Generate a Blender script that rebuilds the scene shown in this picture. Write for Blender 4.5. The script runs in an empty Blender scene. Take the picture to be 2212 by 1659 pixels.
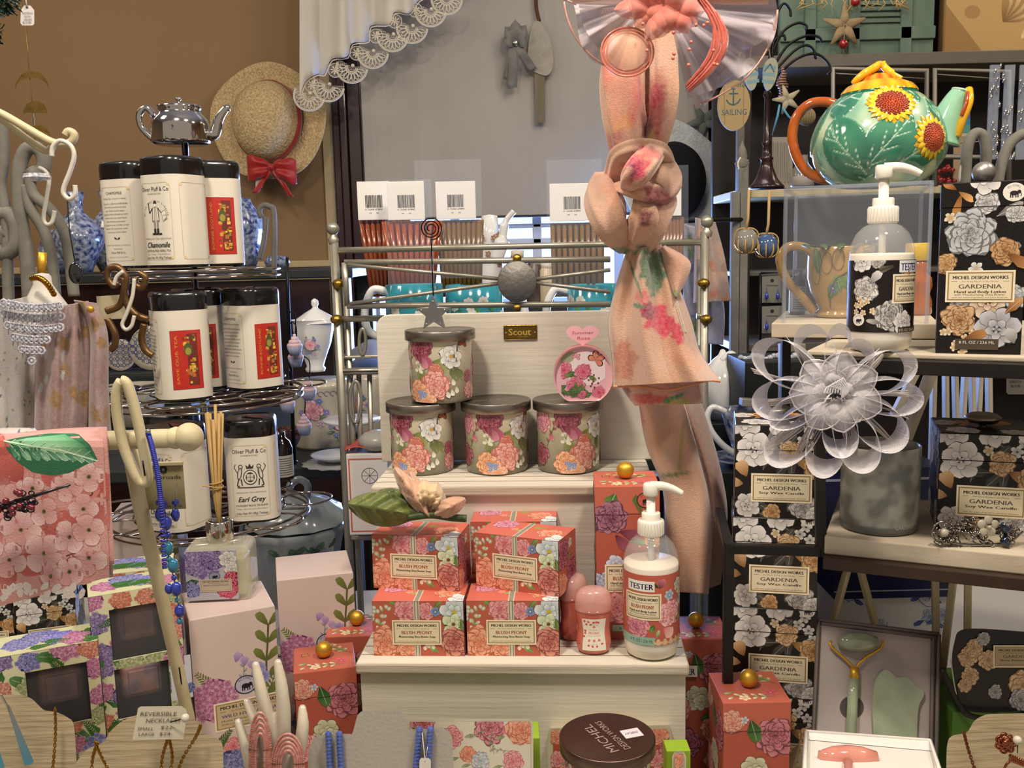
import bpy,bmesh,math,random
from mathutils import Vector,Matrix,noise as NZ
PI=math.pi
sin,cos=math.sin,math.cos
scene=bpy.context.scene
COL=scene.collection
# camera, world, lights, exposure
FPX,PITCH,ROLL=2000.0,math.radians(8.0),0.024
CAMP=Vector((0,0,1.5))
_f=Vector((0,cos(PITCH),-sin(PITCH)));_u=Vector((0,sin(PITCH),cos(PITCH)));_r=Vector((1,0,0))
CR=_r*cos(ROLL)-_u*sin(ROLL);CU=_u*cos(ROLL)+_r*sin(ROLL)
cam=bpy.data.cameras.new('camera');camo=bpy.data.objects.new('camera',cam);COL.objects.link(camo)
cam.sensor_width=36.0;cam.lens=36.0*FPX/2212.0;cam.clip_start=0.01;cam.clip_end=50
camo.matrix_world=Matrix(((CR.x,CU.x,-_f.x,0),(CR.y,CU.y,-_f.y,0),(CR.z,CU.z,-_f.z,1.5),(0,0,0,1)))
scene.camera=camo
w=bpy.data.worlds.new('world');scene.world=w;w.use_nodes=True
w.node_tree.nodes['Background'].inputs[0].default_value=(1.0,0.88,0.77,1)
w.node_tree.nodes['Background'].inputs[1].default_value=0.29
def area(name,loc,tgt,size,power,col,sy=None):
 l=bpy.data.lights.new(name,'AREA');l.energy=power;l.color=col;l.size=size
 if sy:l.shape='RECTANGLE';l.size_y=sy
 o=bpy.data.objects.new(name,l);COL.objects.link(o);o.location=loc
 o.rotation_euler=(Vector(tgt)-Vector(loc)).to_track_quat('-Z','Y').to_euler()
WARM=(1.0,0.88,0.74)
area('ceiling_spot',(-0.35,0.25,2.55),(0.0,1.0,1.1),0.16,11.5,WARM)
area('ceiling_spot',(0.4,0.4,2.55),(0.1,1.0,1.1),0.14,10.0,WARM)
area('ceiling_spot',(-1.2,0.9,2.55),(-0.7,1.3,1.2),0.3,5.0,WARM)
area('ceiling_spot',(1.3,0.7,2.55),(0.9,1.0,1.2),0.2,6.5,WARM)
area('ceiling_spot',(-1.6,2.0,2.6),(-1.2,3.2,1.7),0.5,6.5,(1.0,0.84,0.66))
area('ceiling_spot',(0.4,1.9,2.6),(0.3,3.2,1.8),0.5,5.0,(1.0,0.86,0.72))
area('ceiling_spot',(1.6,2.0,2.6),(1.5,3.0,1.7),0.4,4.0,(1.0,0.85,0.68))
area('window_daylight',(0.08,3.19,1.25),(-0.2,1.4,1.1),1.2,65.0,(0.26,0.44,1.0),0.7)
scene.view_settings.view_transform='Standard';scene.view_settings.look='None'
scene.view_settings.gamma=1.0;scene.view_settings.exposure=0.45;scene.view_settings.use_curve_mapping=False
scene.cycles.max_bounces=6;scene.cycles.transparent_max_bounces=20;scene.cycles.transmission_bounces=4
scene.cycles.diffuse_bounces=3;scene.cycles.glossy_bounces=3
scene.cycles.sample_clamp_indirect=4.0;scene.cycles.caustics_reflective=False;scene.cycles.caustics_refractive=False
# pixels to places
def ray(px,py):return _f+CR*((px-1106.0)/FPX)-CU*((py-829.5)/FPX)
def P(px,py,Y):
 r=ray(px,py);return CAMP+r*(Y/r.y)
def G(px,py,z):
 r=ray(px,py);return CAMP+r*((z-1.5)/r.z)
def S(p,n=1.0):return n*(Vector(p)-CAMP).dot(_f)/FPX
# colours and materials
def C(h):
 if not isinstance(h,str):return tuple(h)
 v=[int(h[i:i+2],16)/255 for i in(0,2,4)]
 return tuple(x/12.92 if x<=.04045 else((x+.055)/1.055)**2.4 for x in v)
def mx(a,b,t):
 a,b=C(a),C(b);return tuple(a[i]*(1-t)+b[i]*t for i in range(3))
MATS={}
def mat(name,col='ffffff',rough=.5,metal=0.,noise=None,bump=None,trans=0.,ior=1.45,coat=0.,alpha=1.,sheen=0.,emit=0.,attr=False,wave=None,vor=None,sss=0.,weave=None,stretch=None,spec=None):
 """noise=(scale, amount, hex2); bump=(scale, strength); wave=(scale, strength, axis); vor=(scale, strength)"""
 if name in MATS:return MATS[name]
 m=bpy.data.materials.new(name);m.use_nodes=True;nt=m.node_tree;N,L=nt.nodes,nt.links
 b=N['Principled BSDF'];c=C(col)+(1,)
 b.inputs['Base Color'].default_value=c;b.inputs['Roughness'].default_value=rough;b.inputs['Metallic'].default_value=metal
 b.inputs['Transmission Weight'].default_value=trans;b.inputs['IOR'].default_value=ior
 b.inputs['Coat Weight'].default_value=coat;b.inputs['Coat Roughness'].default_value=.08
 b.inputs['Alpha'].default_value=alpha;b.inputs['Sheen Weight'].default_value=sheen
 if spec is not None:b.inputs['Specular IOR Level'].default_value=spec
 if sss:b.inputs['Subsurface Weight'].default_value=sss;b.inputs['Subsurface Radius'].default_value=(.01,.006,.004);b.inputs['Subsurface Scale'].default_value=.5
 tc=N.new('ShaderNodeTexCoord');src=tc.outputs['Object']
 if stretch:
  mp=N.new('ShaderNodeMapping');mp.inputs['Scale'].default_value=stretch;L.new(src,mp.inputs[0]);src=mp.outputs[0]
 cout=None
 if attr:
  a=N.new('ShaderNodeAttribute');a.attribute_name='Col';cout=a.outputs['Color']
 if noise:
  n=N.new('ShaderNodeTexNoise');n.inputs['Scale'].default_value=noise[0];n.inputs['Detail'].default_value=5;L.new(src,n.inputs['Vector'])
  r=N.new('ShaderNodeMapRange');r.inputs[1].default_value=.35;r.inputs[2].default_value=.65;r.inputs[4].default_value=noise[1];L.new(n.outputs[0],r.inputs[0])
  k=N.new('ShaderNodeMix');k.data_type='RGBA';L.new(r.outputs[0],k.inputs['Factor'])
  if cout:L.new(cout,k.inputs[6])
  else:k.inputs[6].default_value=c
  k.inputs[7].default_value=C(noise[2])+(1,);cout=k.outputs[2]
 hs=[]
 if bump:
  n=N.new('ShaderNodeTexNoise');n.inputs['Scale'].default_value=bump[0];n.inputs['Detail'].default_value=4;L.new(src,n.inputs['Vector']);hs.append((n.outputs[0],bump[1]))
 if wave:
  n=N.new('ShaderNodeTexWave');n.bands_direction=wave[2];n.inputs['Scale'].default_value=wave[0];n.inputs['Distortion'].default_value=.6;L.new(src,n.inputs['Vector']);hs.append((n.outputs[0],wave[1]))
  if len(wave)>3:
   k=N.new('ShaderNodeMix');k.data_type='RGBA';L.new(n.outputs[0],k.inputs['Factor'])
   if cout:L.new(cout,k.inputs[6])
   else:k.inputs[6].default_value=c
   k.inputs[7].default_value=C(wave[3])+(1,);cout=k.outputs[2]
 if vor:
  n=N.new('ShaderNodeTexVoronoi');n.inputs['Scale'].default_value=vor[0];L.new(src,n.inputs['Vector']);hs.append((n.outputs[0],vor[1]))
 if weave:  # (scale, open share): holes of an open net
  n1=N.new('ShaderNodeTexWave');n1.bands_direction='X';n1.inputs['Scale'].default_value=weave[0];L.new(src,n1.inputs['Vector'])
  n2=N.new('ShaderNodeTexWave');n2.bands_direction='Z';n2.inputs['Scale'].default_value=weave[0];L.new(src,n2.inputs['Vector'])
  mm=N.new('ShaderNodeMath');mm.operation='MAXIMUM';L.new(n1.outputs[0],mm.inputs[0]);L.new(n2.outputs[0],mm.inputs[1])
  r=N.new('ShaderNodeMapRange');r.inputs[1].default_value=.6;r.inputs[2].default_value=.95;r.inputs[3].default_value=weave[1];r.inputs[4].default_value=weave[2];L.new(mm.outputs[0],r.inputs[0]);L.new(r.outputs[0],b.inputs['Alpha'])
 prev=None
 for o,s in hs:
  bp=N.new('ShaderNodeBump');bp.inputs['Strength'].default_value=s;bp.inputs['Distance'].default_value=.002;L.new(o,bp.inputs['Height'])
  if prev:L.new(prev,bp.inputs['Normal'])
  prev=bp.outputs[0]
 if prev:L.new(prev,b.inputs['Normal'])
 if cout:L.new(cout,b.inputs['Base Color'])
 if emit:
  b.inputs['Emission Color'].default_value=c;b.inputs['Emission Strength'].default_value=emit
  if cout:L.new(cout,b.inputs['Emission Color'])
 MATS[name]=m;return m
PRINT=mat('glossy print',attr=True,rough=.38,noise=(900,.03,'8a6a55'),coat=.08,spec=.35)
MATTE=mat('matte print',attr=True,rough=.8)
CLOTH=mat('printed cloth',attr=True,rough=.9,sheen=.3,noise=(220,.18,'e8c0a8'),bump=(900,.25))
GLAZE=mat('painted glaze',attr=True,rough=.09,coat=.8,noise=(90,.05,'1c3a2c'))
GLAZE2=mat('clean glaze',attr=True,rough=.12,coat=.6)
BLACKINK=C('16120f')
# mesh builder
class B:
 def __init__(s):s.v=[];s.f=[];s.m=[];s.s=[];s.c=[]
 def add(s,vs,fs,m=0,sm=True,col=None):
  o=len(s.v);s.v+=[tuple(v)for v in vs]
  if col is None:s.c+=[(1,1,1)]*len(vs)
  elif len(col)and isinstance(col[0],(tuple,list)):s.c+=[tuple(c)for c in col]
  else:s.c+=[tuple(col)]*len(vs)
  for f in fs:s.f.append(tuple(i+o for i in f));s.m.append(m);s.s.append(sm)
  return s
 def box(s,c,d,bev=.0012,m=0,rz=0,col=None,seg=2,M=None):
  bm=bmesh.new();bmesh.ops.create_cube(bm,size=1)
  for v in bm.verts:v.co=Vector((v.co.x*d[0],v.co.y*d[1],v.co.z*d[2]))
  bev=min(bev,min(d)*.45)
  if bev>0:bmesh.ops.bevel(bm,geom=bm.edges[:],offset=bev,segments=seg,affect='EDGES',profile=.5)
  T=Matrix.Translation(c)@Matrix.Rotation(rz,4,'Z')
  if M:T=M@T
  bm.verts.index_update();s.add([T@v.co for v in bm.verts],[[v.index for v in f.verts]for f in bm.faces],m,False,col);bm.free();return s
 def lathe(s,prof,c=(0,0,0),seg=36,m=0,sx=1,sy=1,col=None,M=None,sm=True,a0=0,a1=2*PI,colf=None,shape=None):
  full=abs(a1-a0-2*PI)<1e-6;n=seg if full else seg+1;vs=[];cs=[]
  for(r,z)in prof:
   for i in range(n):
    a=a0+(a1-a0)*i/seg;k=shape(a,z)if shape else 1
    p=Vector((c[0]+sx*r*k*cos(a),c[1]+sy*r*k*sin(a),c[2]+z));vs.append(M@p if M else p)
    if colf:cs.append(colf(a,z))
  fs=[]
  for j in range(len(prof)-1):
   for i in range(seg):
    i2=(i+1)%n if full else i+1
    fs.append((j*n+i,j*n+i2,(j+1)*n+i2,(j+1)*n+i))
  s.add(vs,fs,m,sm,cs if colf else col);return s
 def ball(s,c,r,m=0,seg=18,sx=1,sy=1,sz=1,col=None,M=None,colf=None):
  n=max(6,seg//2);return s.lathe([(max(r*sin(PI*i/n),1e-6),-r*sz*cos(PI*i/n))for i in range(n+1)],c,seg,m,sx,sy,col,M,colf=colf)
 def tube(s,pts,r,seg=8,m=0,closed=False,col=None,flat=1.0,up=None,cap=True):
  pts=[Vector(p)for p in pts];n=len(pts);vs=[]
  rr=r if isinstance(r,(list,tuple))else[r]*n
  prev=None
  for i,p in enumerate(pts):
   if closed:t=pts[(i+1)%n]-pts[i-1]
   else:t=pts[min(i+1,n-1)]-pts[max(i-1,0)]
   t=t.normalized()if t.length>1e-9 else Vector((0,0,1))
   if prev is None:
    ref=Vector(up)if up else(Vector((0,0,1))if abs(t.z)<.9 else Vector((0,1,0)))
    a=ref-t*ref.dot(t);a.normalize()
   else:
    a=prev-t*prev.dot(t)
    a=a.normalized()if a.length>1e-6 else prev
   prev=a;b=t.cross(a)
   for k in range(seg):
    an=2*PI*k/seg;vs.append(p+(a*cos(an)*flat+b*sin(an))*rr[i])
  fs=[]
  for i in range(n if closed else n-1):
   j=(i+1)%n
   for k in range(seg):fs.append((i*seg+k,i*seg+(k+1)%seg,j*seg+(k+1)%seg,j*seg+k))
  if not closed and cap:fs+=[tuple(range(seg))[::-1],tuple((n-1)*seg+k for k in range(seg))]
  s.add(vs,fs,m,True,col);return s
 def grid(s,fn,nu,nv,m=0,col=None,cu=False,sm=True,thick=0):
  vs=[];cs=[]
  for j in range(nv+1):
   for i in range(nu if cu else nu+1):
    u,v=i/nu,j/nv;vs.append(Vector(fn(u,v)))
    if col:cs.append(col(u,v)if callable(col)else col)
  n=nu if cu else nu+1;fs=[]
  for j in range(nv):
   for i in range(nu):i2=(i+1)%n if cu else i+1;fs.append((j*n+i,j*n+i2,(j+1)*n+i2,(j+1)*n+i))
  s.add(vs,fs,m,sm,cs if col else None)
  return s
 def prism(s,out,mp,t,m=0,col=None,bev=0):
  """2D outline, mp(x, y, depth) -> 3D, thickness t; bevelled rim when bev"""
  n=len(out);vs=[];fs=[]
  if bev:
   cx=sum(p[0]for p in out)/n;cy=sum(p[1]for p in out)/n
   def shr(k):
    r=[]
    for i in range(n):
     a,b_,c_=out[i-1],out[i],out[(i+1)%n];dx,dy=c_[0]-a[0],c_[1]-a[1];l=math.hypot(dx,dy)or 1
     r.append((b_[0]-dy/l*k*sg,b_[1]+dx/l*k*sg))
    return r
   ar=sum(out[i-1][0]*out[i][1]-out[i][0]*out[i-1][1]for i in range(n));sg=1 if ar>0 else-1
   rings=[(shr(bev),0),(shr(bev*.3),bev*.3),(out,bev),(out,t-bev),(shr(bev*.3),t-bev*.3),(shr(bev),t)]
  else:rings=[(out,0),(out,t)]
  for o,d in rings:vs+=[mp(x,y,d)for x,y in o]
  k=len(rings)
  fs=[tuple(range(n)),tuple((k-1)*n+i for i in range(n))[::-1]]
  for j in range(k-1):
   for i in range(n):i2=(i+1)%n;fs.append((j*n+i,(j+1)*n+i,(j+1)*n+i2,j*n+i2))
  s.add(vs,fs,m,False,col);return s
 def build(s,name,mats,parent=None,world=False,solid=0,sub=0):
  off=Vector((0,0,0))
  if world:
   if parent:off=parent.location.copy()
   else:
    xs=[v[0]for v in s.v];ys=[v[1]for v in s.v];zs=[v[2]for v in s.v]
    off=Vector(((min(xs)+max(xs))/2,(min(ys)+max(ys))/2,min(zs)))
  me=bpy.data.meshes.new(name);me.from_pydata([(v[0]-off.x,v[1]-off.y,v[2]-off.z)for v in s.v],[],s.f)
  if not isinstance(mats,(list,tuple)):mats=[mats]
  for x in mats:me.materials.append(x)
  me.polygons.foreach_set('material_index',s.m);me.polygons.foreach_set('use_smooth',s.s)
  a=me.color_attributes.new('Col','FLOAT_COLOR','POINT');fl=[]
  for c in s.c:fl+=(c[0],c[1],c[2],1.0)
  a.data.foreach_set('color',fl);me.update()
  o=bpy.data.objects.new(name,me);COL.objects.link(o)
  if parent:o.parent=parent
  elif world:o.location=off
  if solid:q=o.modifiers.new('thickness','SOLIDIFY');q.thickness=solid;q.offset=0
  if sub:q=o.modifiers.new('smooth','SUBSURF');q.levels=sub;q.render_levels=sub
  return o
def tag(o,label,cat,group=None,kind=None):
 o['label']=label;o['category']=cat
 if group:o['group']=group
 if kind:o['kind']=kind
 return o
def thing(name,label,cat,loc=(0,0,0),rz=0.,rx=0.,ry=0.,group=None):
 o=bpy.data.objects.new(name,None);COL.objects.link(o);o.empty_display_size=.02
 o.location=loc;o.rotation_euler=(rx,ry,rz);return tag(o,label,cat,group)
def struct(o):o['kind']='structure';return o
def dup(root,loc,rz=0.,label=None,rx=0.,ry=0.,group=None,scale=None):
 r=root.copy();COL.objects.link(r);r.location=loc;r.rotation_euler=(rx,ry,rz)
 if label:r['label']=label
 if group:r['group']=group
 if scale:r.scale=scale
 for ch in list(root.children):
  c=ch.copy();COL.objects.link(c);c.parent=r
  for g in ch.children:
   d=g.copy();COL.objects.link(d);d.parent=c
 return r
def spl(pts,n=8,closed=False):
 """smooth path through points (any dimension)"""
 P_=[Vector(p)for p in pts];out=[];N_=len(P_)
 rng_=range(N_ if closed else N_-1)
 for i in rng_:
  if closed:a,b,c,d=P_[i-1],P_[i],P_[(i+1)%N_],P_[(i+2)%N_]
  else:a,b,c,d=P_[max(i-1,0)],P_[i],P_[i+1],P_[min(i+2,N_-1)]
  for k in range(n):
   t=k/n;out.append(.5*((2*b)+(c-a)*t+(2*a-5*b+4*c-d)*t*t+(3*b-a-3*c+d)*t**3))
 if not closed:out.append(P_[-1])
 return out
def PP(pts,Y,n=6,closed=False):
 """pixel polyline at depth Y (or per point third value) -> smooth world path"""
 return spl([P(p[0],p[1],p[2]if len(p)>2 else Y)for p in pts],n,closed)
 # printed art: flat coloured shapes laid on a surface
def clipax(pts,cols,ax,val,keep_less):
 if not pts:return pts,cols
 op,oc=[],[]
 n=len(pts)
 for i in range(n):
  p,q=pts[i-1],pts[i];cp,cq=cols[i-1],cols[i]
  ip=(p[ax]<=val)if keep_less else(p[ax]>=val);iq=(q[ax]<=val)if keep_less else(q[ax]>=val)
  if ip!=iq:
   t=(val-p[ax])/(q[ax]-p[ax]);op.append((p[0]+(q[0]-p[0])*t,p[1]+(q[1]-p[1])*t));oc.append(tuple(cp[k]+(cq[k]-cp[k])*t for k in range(3)))
  if iq:op.append(q);oc.append(cq)
 return op,oc
_TXT={}
def glyphs(s,res=2):
 if(s,res)in _TXT:return _TXT[(s,res)]
 cu=bpy.data.curves.new('t','FONT');cu.body=s;cu.resolution_u=res;cu.align_x='LEFT'
 o=bpy.data.objects.new('t',cu);COL.objects.link(o)
 dg=bpy.context.evaluated_depsgraph_get();me=bpy.data.meshes.new_from_object(o.evaluated_get(dg))
 vs=[(v.co.x,v.co.y)for v in me.vertices];fs=[tuple(p.vertices)for p in me.polygons]
 bpy.data.objects.remove(o);bpy.data.curves.remove(cu);bpy.data.meshes.remove(me)
 _TXT[(s,res)]=(vs,fs);return vs,fs
class Art:
 def __init__(s):s.p=[];s.l=0
 def poly(s,pts,col,same=False):
  if not same:s.l+=1
  cols=[tuple(C(c))for c in col]if isinstance(col,list)else[tuple(C(col))]*len(pts)
  s.p.append((s.l,list(pts),cols))
 def rect(s,x0,y0,x1,y1,col):s.poly([(x0,y0),(x1,y0),(x1,y1),(x0,y1)],col)
 def ell(s,cx,cy,rx,ry,col,ang=0,n=12,jit=0,rng=None,col2=None):
  pts=[];c,d=cos(ang),sin(ang)
  for i in range(n):
   a=2*PI*i/n;k=1+(rng.uniform(-jit,jit)if rng else 0);x,y=rx*cos(a)*k,ry*sin(a)*k
   pts.append((cx+x*c-y*d,cy+x*d+y*c))
  if col2:
   s.l+=1;c0,c1=tuple(C(col)),tuple(C(col2))
   for i in range(n):s.p.append((s.l,[(cx,cy),pts[i-1],pts[i]],[c0,c1,c1]))
  else:s.poly(pts,col)
 def petal(s,cx,cy,ang,L,W,c0,c1,rng=None,jit=.08,tip=.62):
  prof=[(0,.10),(.28,.62),(tip,1.0),(.88,.72),(1.0,.22)];a=[];b=[]
  for t,w_ in prof:
   j=1+(rng.uniform(-jit,jit)if rng else 0);a.append((t*L*j,w_*W/2));j=1+(rng.uniform(-jit,jit)if rng else 0);b.append((t*L*j,-w_*W/2))
  pts=a+b[::-1];c,d=cos(ang),sin(ang);c0,c1=C(c0),C(c1)
  cols=[mx(c0,c1,min(1,max(0,p[0]/L)))for p in pts]
  s.poly([(cx+x*c-y*d,cy+x*d+y*c)for x,y in pts],cols)
 def line(s,pts,w_,col):
  s.l+=1;c=tuple(C(col))
  for i in range(len(pts)-1):
   (x0,y0),(x1,y1)=pts[i][:2],pts[i+1][:2];dx,dy=x1-x0,y1-y0;l=math.hypot(dx,dy)or 1;nx,ny=-dy/l*w_/2,dx/l*w_/2
   s.p.append((s.l,[(x0+nx,y0+ny),(x0-nx,y0-ny),(x1-nx,y1-ny),(x1+nx,y1+ny)],[c]*4))
 def leaf(s,x,y,ang,L,W,c0='3e5a2e',c1='8a9a50',rng=None):
  s.petal(x,y,ang,L,W,c0,c1,rng,.05,.45);s.line([(x,y),(x+L*.9*cos(ang),y+L*.9*sin(ang))],W*.05,mx(c1,'ffffff',.25))
 def peony(s,cx,cy,r,pal,rng,sq=1.0,rings=6):
  dk,md,lt=[C(x)for x in pal];r*=1.1
  a0=rng.uniform(0,6)
  for k in range(rings):
   t=k/(rings-1);R=r*(1-.145*k);n=10-k
   for i in range(n):
    a=a0+k*.5+2*PI*i/n+rng.uniform(-.18,.18);L=R*rng.uniform(.88,1.08);W=L*rng.uniform(.62,.85)
    sh=rng.uniform(-.22,.22);li=mx(mx(lt,md,t*.55),dk if sh>0 else lt,abs(sh));x,y=cx-.05*r*cos(a),cy-.05*r*sin(a)
    s.petal(x,y*1,a,L,W,mx(dk,'000000',.25),mx(li,dk,.75),rng,.05)
    s.petal(x,y,a,L*.95,W*.88,mx(dk,md,.1+.3*t),mx(li,lt,.45),rng,.07)
    s.petal(x+.25*L*cos(a),y+.25*L*sin(a),a,L*.56,W*.52,mx(dk,md,.3),mx(li,md,.2),rng,.12)
  for i in range(9):
   a=rng.uniform(0,6.28);q=rng.uniform(0,.2)*r;s.petal(cx+q*cos(a),cy+q*sin(a),a+rng.uniform(-.6,.6),.2*r,.1*r,dk,mx(lt,md,rng.random()),rng)
 def gardenia(s,cx,cy,r,rng,lt='e8e4de',md='9a9694',dk='3a3836',n=7,ctr=None):
  a0=rng.uniform(0,6)
  for i in range(n):
   a=a0+2*PI*i/n+rng.uniform(-.1,.1);L=r*rng.uniform(.9,1.08);W=r*rng.uniform(.72,.9)
   s.petal(cx,cy,a,L*1.03,W*1.05,dk,dk,rng,.03);s.petal(cx,cy,a,L,W,md,lt,rng,.04)
   for q in(-.16,0,.16):s.line([(cx+.25*L*cos(a+q),cy+.25*L*sin(a+q)),(cx+.75*L*cos(a+q*.8),cy+.75*L*sin(a+q*.8))],r*.018,mx(md,lt,.35))
  for i in range(5):
   a=a0+.4+2*PI*i/5;L=r*.5;s.petal(cx,cy,a,L*1.06,r*.44,dk,mx(dk,md,.5),rng,.03);s.petal(cx,cy,a,L,r*.4,md,lt,rng,.05)
  if ctr:s.ell(cx,cy,r*.16,r*.15,ctr,0,10,.1,rng)
  else:
   s.ell(cx,cy,r*.2,r*.18,dk,0,10)
   for i in range(4):a=a0+i*1.6;s.petal(cx,cy,a,r*.19,r*.14,md,lt,rng)
 def small(s,cx,cy,r,rng,col='e9e6e0',c2='a09c94',ctr='c9a95e',n=5):
  a0=rng.uniform(0,6)
  for i in range(n):s.petal(cx,cy,a0+2*PI*i/n,r,r*.75,c2,col,rng)
  s.ell(cx,cy,r*.18,r*.18,ctr,0,6)
 def hydrangea(s,cx,cy,r,pal,rng,n=34,fr=.2):
  s.ell(cx,cy,r*.93,r*.85,mx(pal[0],'000000',.25),0,14,.08,rng)
  for i in range(n):
   q=math.sqrt((i+.5)/n)*r*.92;a=i*2.39996;x,y=cx+q*cos(a),cy+q*sin(a)*.9;c1=mx(pal[1],pal[2],rng.random());a0=rng.uniform(0,6);f=r*fr*rng.uniform(.85,1.15)
   for k in range(4):s.petal(x,y,a0+k*PI/2,f,f*.95,pal[0],c1,rng)
   s.ell(x,y,f*.12,f*.12,mx(pal[0],'ffffff',.5),0,5)
 def fern(s,x,y,ang,L,col,rng,n=9,W=.32):
  ex,ey=x+L*cos(ang),y+L*sin(ang);s.line([(x,y),(ex,ey)],L*.02,mx(col,'000000',.3))
  for i in range(n):
   t=(i+1)/(n+1);l=L*W*(1-t*.7)
   for q in(-.8,.8):s.petal(x+L*t*cos(ang),y+L*t*sin(ang),ang+q,l,l*.32,mx(col,'1a2a10',.3),col,rng)
 def sprig(s,x,y,ang,L,stem,bud,rng,n=6):
  pts=[(x,y)];a=ang
  for i in range(5):a+=rng.uniform(-.15,.15);pts.append((pts[-1][0]+L/5*cos(a),pts[-1][1]+L/5*sin(a)))
  s.line(pts,L*.022,stem)
  for i in range(n):
   p=pts[1+i%5];q=(-1)**i*.7
   s.petal(p[0],p[1],a+q,L*.2,L*.09,stem,bud,rng)
 def bfly(s,x,y,r,ang,c1='d88a5a',c2='3a2018'):
  for q,l in((.5,1),(-.5,1),(1.5,.75),(-1.5,.75)):
   s.petal(x,y,ang+q,r*l*1.05,r*.62,c2,c2);s.petal(x,y,ang+q,r*l*.92,r*.48,mx(c1,c2,.3),c1)
 def text(s,t,cx,cy,h,col='201a16',w=None,al='c',it=0,ang=0,bold=0,res=2):
  vs,fs=glyphs(t,res)
  if not vs:return
  x0=min(v[0]for v in vs);x1=max(v[0]for v in vs);k=h/.73;kx=k
  if w:kx=w/(x1-x0)
  o=-(x0+x1)/2 if al=='c' else(-x0 if al=='l' else-x1);c,d=cos(ang),sin(ang)
  q=[]
  for v in vs:
   x,y=(v[0]+o)*kx+it*v[1]*k,(v[1]-.365)*k;q.append((cx+x*c-y*d,cy+x*d+y*c))
  cc=tuple(C(col))
  for r in([0]if not bold else[0,bold]):
   s.l+=1
   for f in fs:s.p.append((s.l,[(q[i][0]+r,q[i][1])for i in f],[cc]*len(f)))
 def arctext(s,t,cx,cy,R,h,col,a0,a1):
  n=len(t)
  for i,ch in enumerate(t):
   if ch==' ':continue
   a=a0+(a1-a0)*(i+.5)/n;s.text(ch,cx+R*cos(a),cy+R*sin(a),h,col,ang=a-PI/2)
 def emblem(s,cx,cy,r,ring='2c3550',field='b9b4c4',ink='1c1c24'):
  s.ell(cx,cy,r*1.12,r,ring,0,22);s.ell(cx,cy,r*1.0,r*.88,field,0,22);s.arctext('MICHEL',cx,cy-r*.1,r*.82,r*.24,ink,PI*.78,PI*.22)
  y=cy-r*.12
  s.ell(cx,y,r*.44,r*.27,ink,0,12);s.ell(cx+r*.46,y+r*.12,r*.2,r*.22,ink,0,10);s.line([(cx+r*.6,y+r*.05),(cx+r*.68,y-r*.2),(cx+r*.62,y-r*.38)],r*.09,ink)
  for q in(-.34,-.14,.16,.36):s.rect(cx+(q-.06)*r,y-r*.5,cx+(q+.06)*r,y,ink)
 def label(s,cx,cy,w_,h_,lines,bg='e2d5b4',bd='9a8050',tc='7a3a2c',edge='efe2c6'):
  n=12;out=[]
  out=[(cx-w_/2,cy-h_/2),(cx+w_/2,cy-h_/2),(cx+w_/2,cy+h_/2),(cx-w_/2,cy+h_/2)]
  s.poly(out,edge);m_=h_*.055
  s.rect(cx-w_/2+m_,cy-h_/2+m_,cx+w_/2-m_,cy+h_/2-m_,bd);m_*=1.75
  s.rect(cx-w_/2+m_,cy-h_/2+m_,cx+w_/2-m_,cy+h_/2-m_,bg)
  for(t,fy,fh,fw,col)in lines:s.text(t,cx,cy+h_*(.5-fy),h_*fh,col or '241c18',w=w_*fw,bold=h_*.012 if fh>.08 else 0)
  ly=cy+h_*(.5-lines[1][1])
  for q in(-1,1):s.line([(cx+q*w_*.42,ly),(cx+q*w_*.33,ly)],h_*.012,'3a3028')
 def restack(s):
  import numpy as np
  if getattr(s,'done',None)==len(s.p):return
  n=s.l;bb=np.full((n+1,4),1e9);bb[:,2:]=-1e9
  for l,pts,c in s.p:
   r=bb[l]
   for x,y in pts:
    if x<r[0]:r[0]=x
    if y<r[1]:r[1]=y
    if x>r[2]:r[2]=x
    if y>r[3]:r[3]=y
  lv=np.zeros(n+1,int)
  for i in range(1,n+1):
   q=bb[i];h=(bb[:i,0]<q[2])&(bb[:i,2]>q[0])&(bb[:i,1]<q[3])&(bb[:i,3]>q[1]);lv[i]=1+(lv[:i][h].max()if h.any()else 0)
  s.p=[(int(lv[l]),p,c)for l,p,c in s.p];s.l=int(lv.max());s.done=len(s.p)
 def put(s,b,mp,m=0,clip=None,strip=None,off=.00018,eps=4e-6,yst=None):
  s.restack()
  for l,pts,cols in s.p:
   if clip:
    if max(p[0]for p in pts)<clip[0]or min(p[0]for p in pts)>clip[2]or max(p[1]for p in pts)<clip[1]or min(p[1]for p in pts)>clip[3]:continue
    for ax,val,kl in((0,clip[0],False),(0,clip[2],True),(1,clip[1],False),(1,clip[3],True)):
     pts,cols=clipax(pts,cols,ax,val,kl)
   if len(pts)<3:continue
   pieces=[(pts,cols)]
   if strip:
    pieces=[];x0=min(p[0]for p in pts);x1=max(p[0]for p in pts);k0,k1=math.floor(x0/strip),math.floor(x1/strip)
    for k in range(k0,k1+1):
     a,c=(pts,cols)
     if k>k0:a,c=clipax(a,c,0,k*strip,False)
     if k<k1:a,c=clipax(a,c,0,(k+1)*strip,True)
     if len(a)>=3:pieces.append((a,c))
   if yst:
    pz=[]
    for pts,cols in pieces:
     y0=min(p[1]for p in pts);y1=max(p[1]for p in pts)
     for k in range(math.floor(y0/yst),math.floor(y1/yst)+1):
      a,c=clipax(pts,cols,1,k*yst,False);a,c=clipax(a,c,1,(k+1)*yst,True)
      if len(a)>=3:pz.append((a,c))
    pieces=pz
   d=off+l*eps
   for a,c in pieces:b.add([mp(x,y,d)for x,y in a],[tuple(range(len(a)))],m,False,c)
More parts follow.
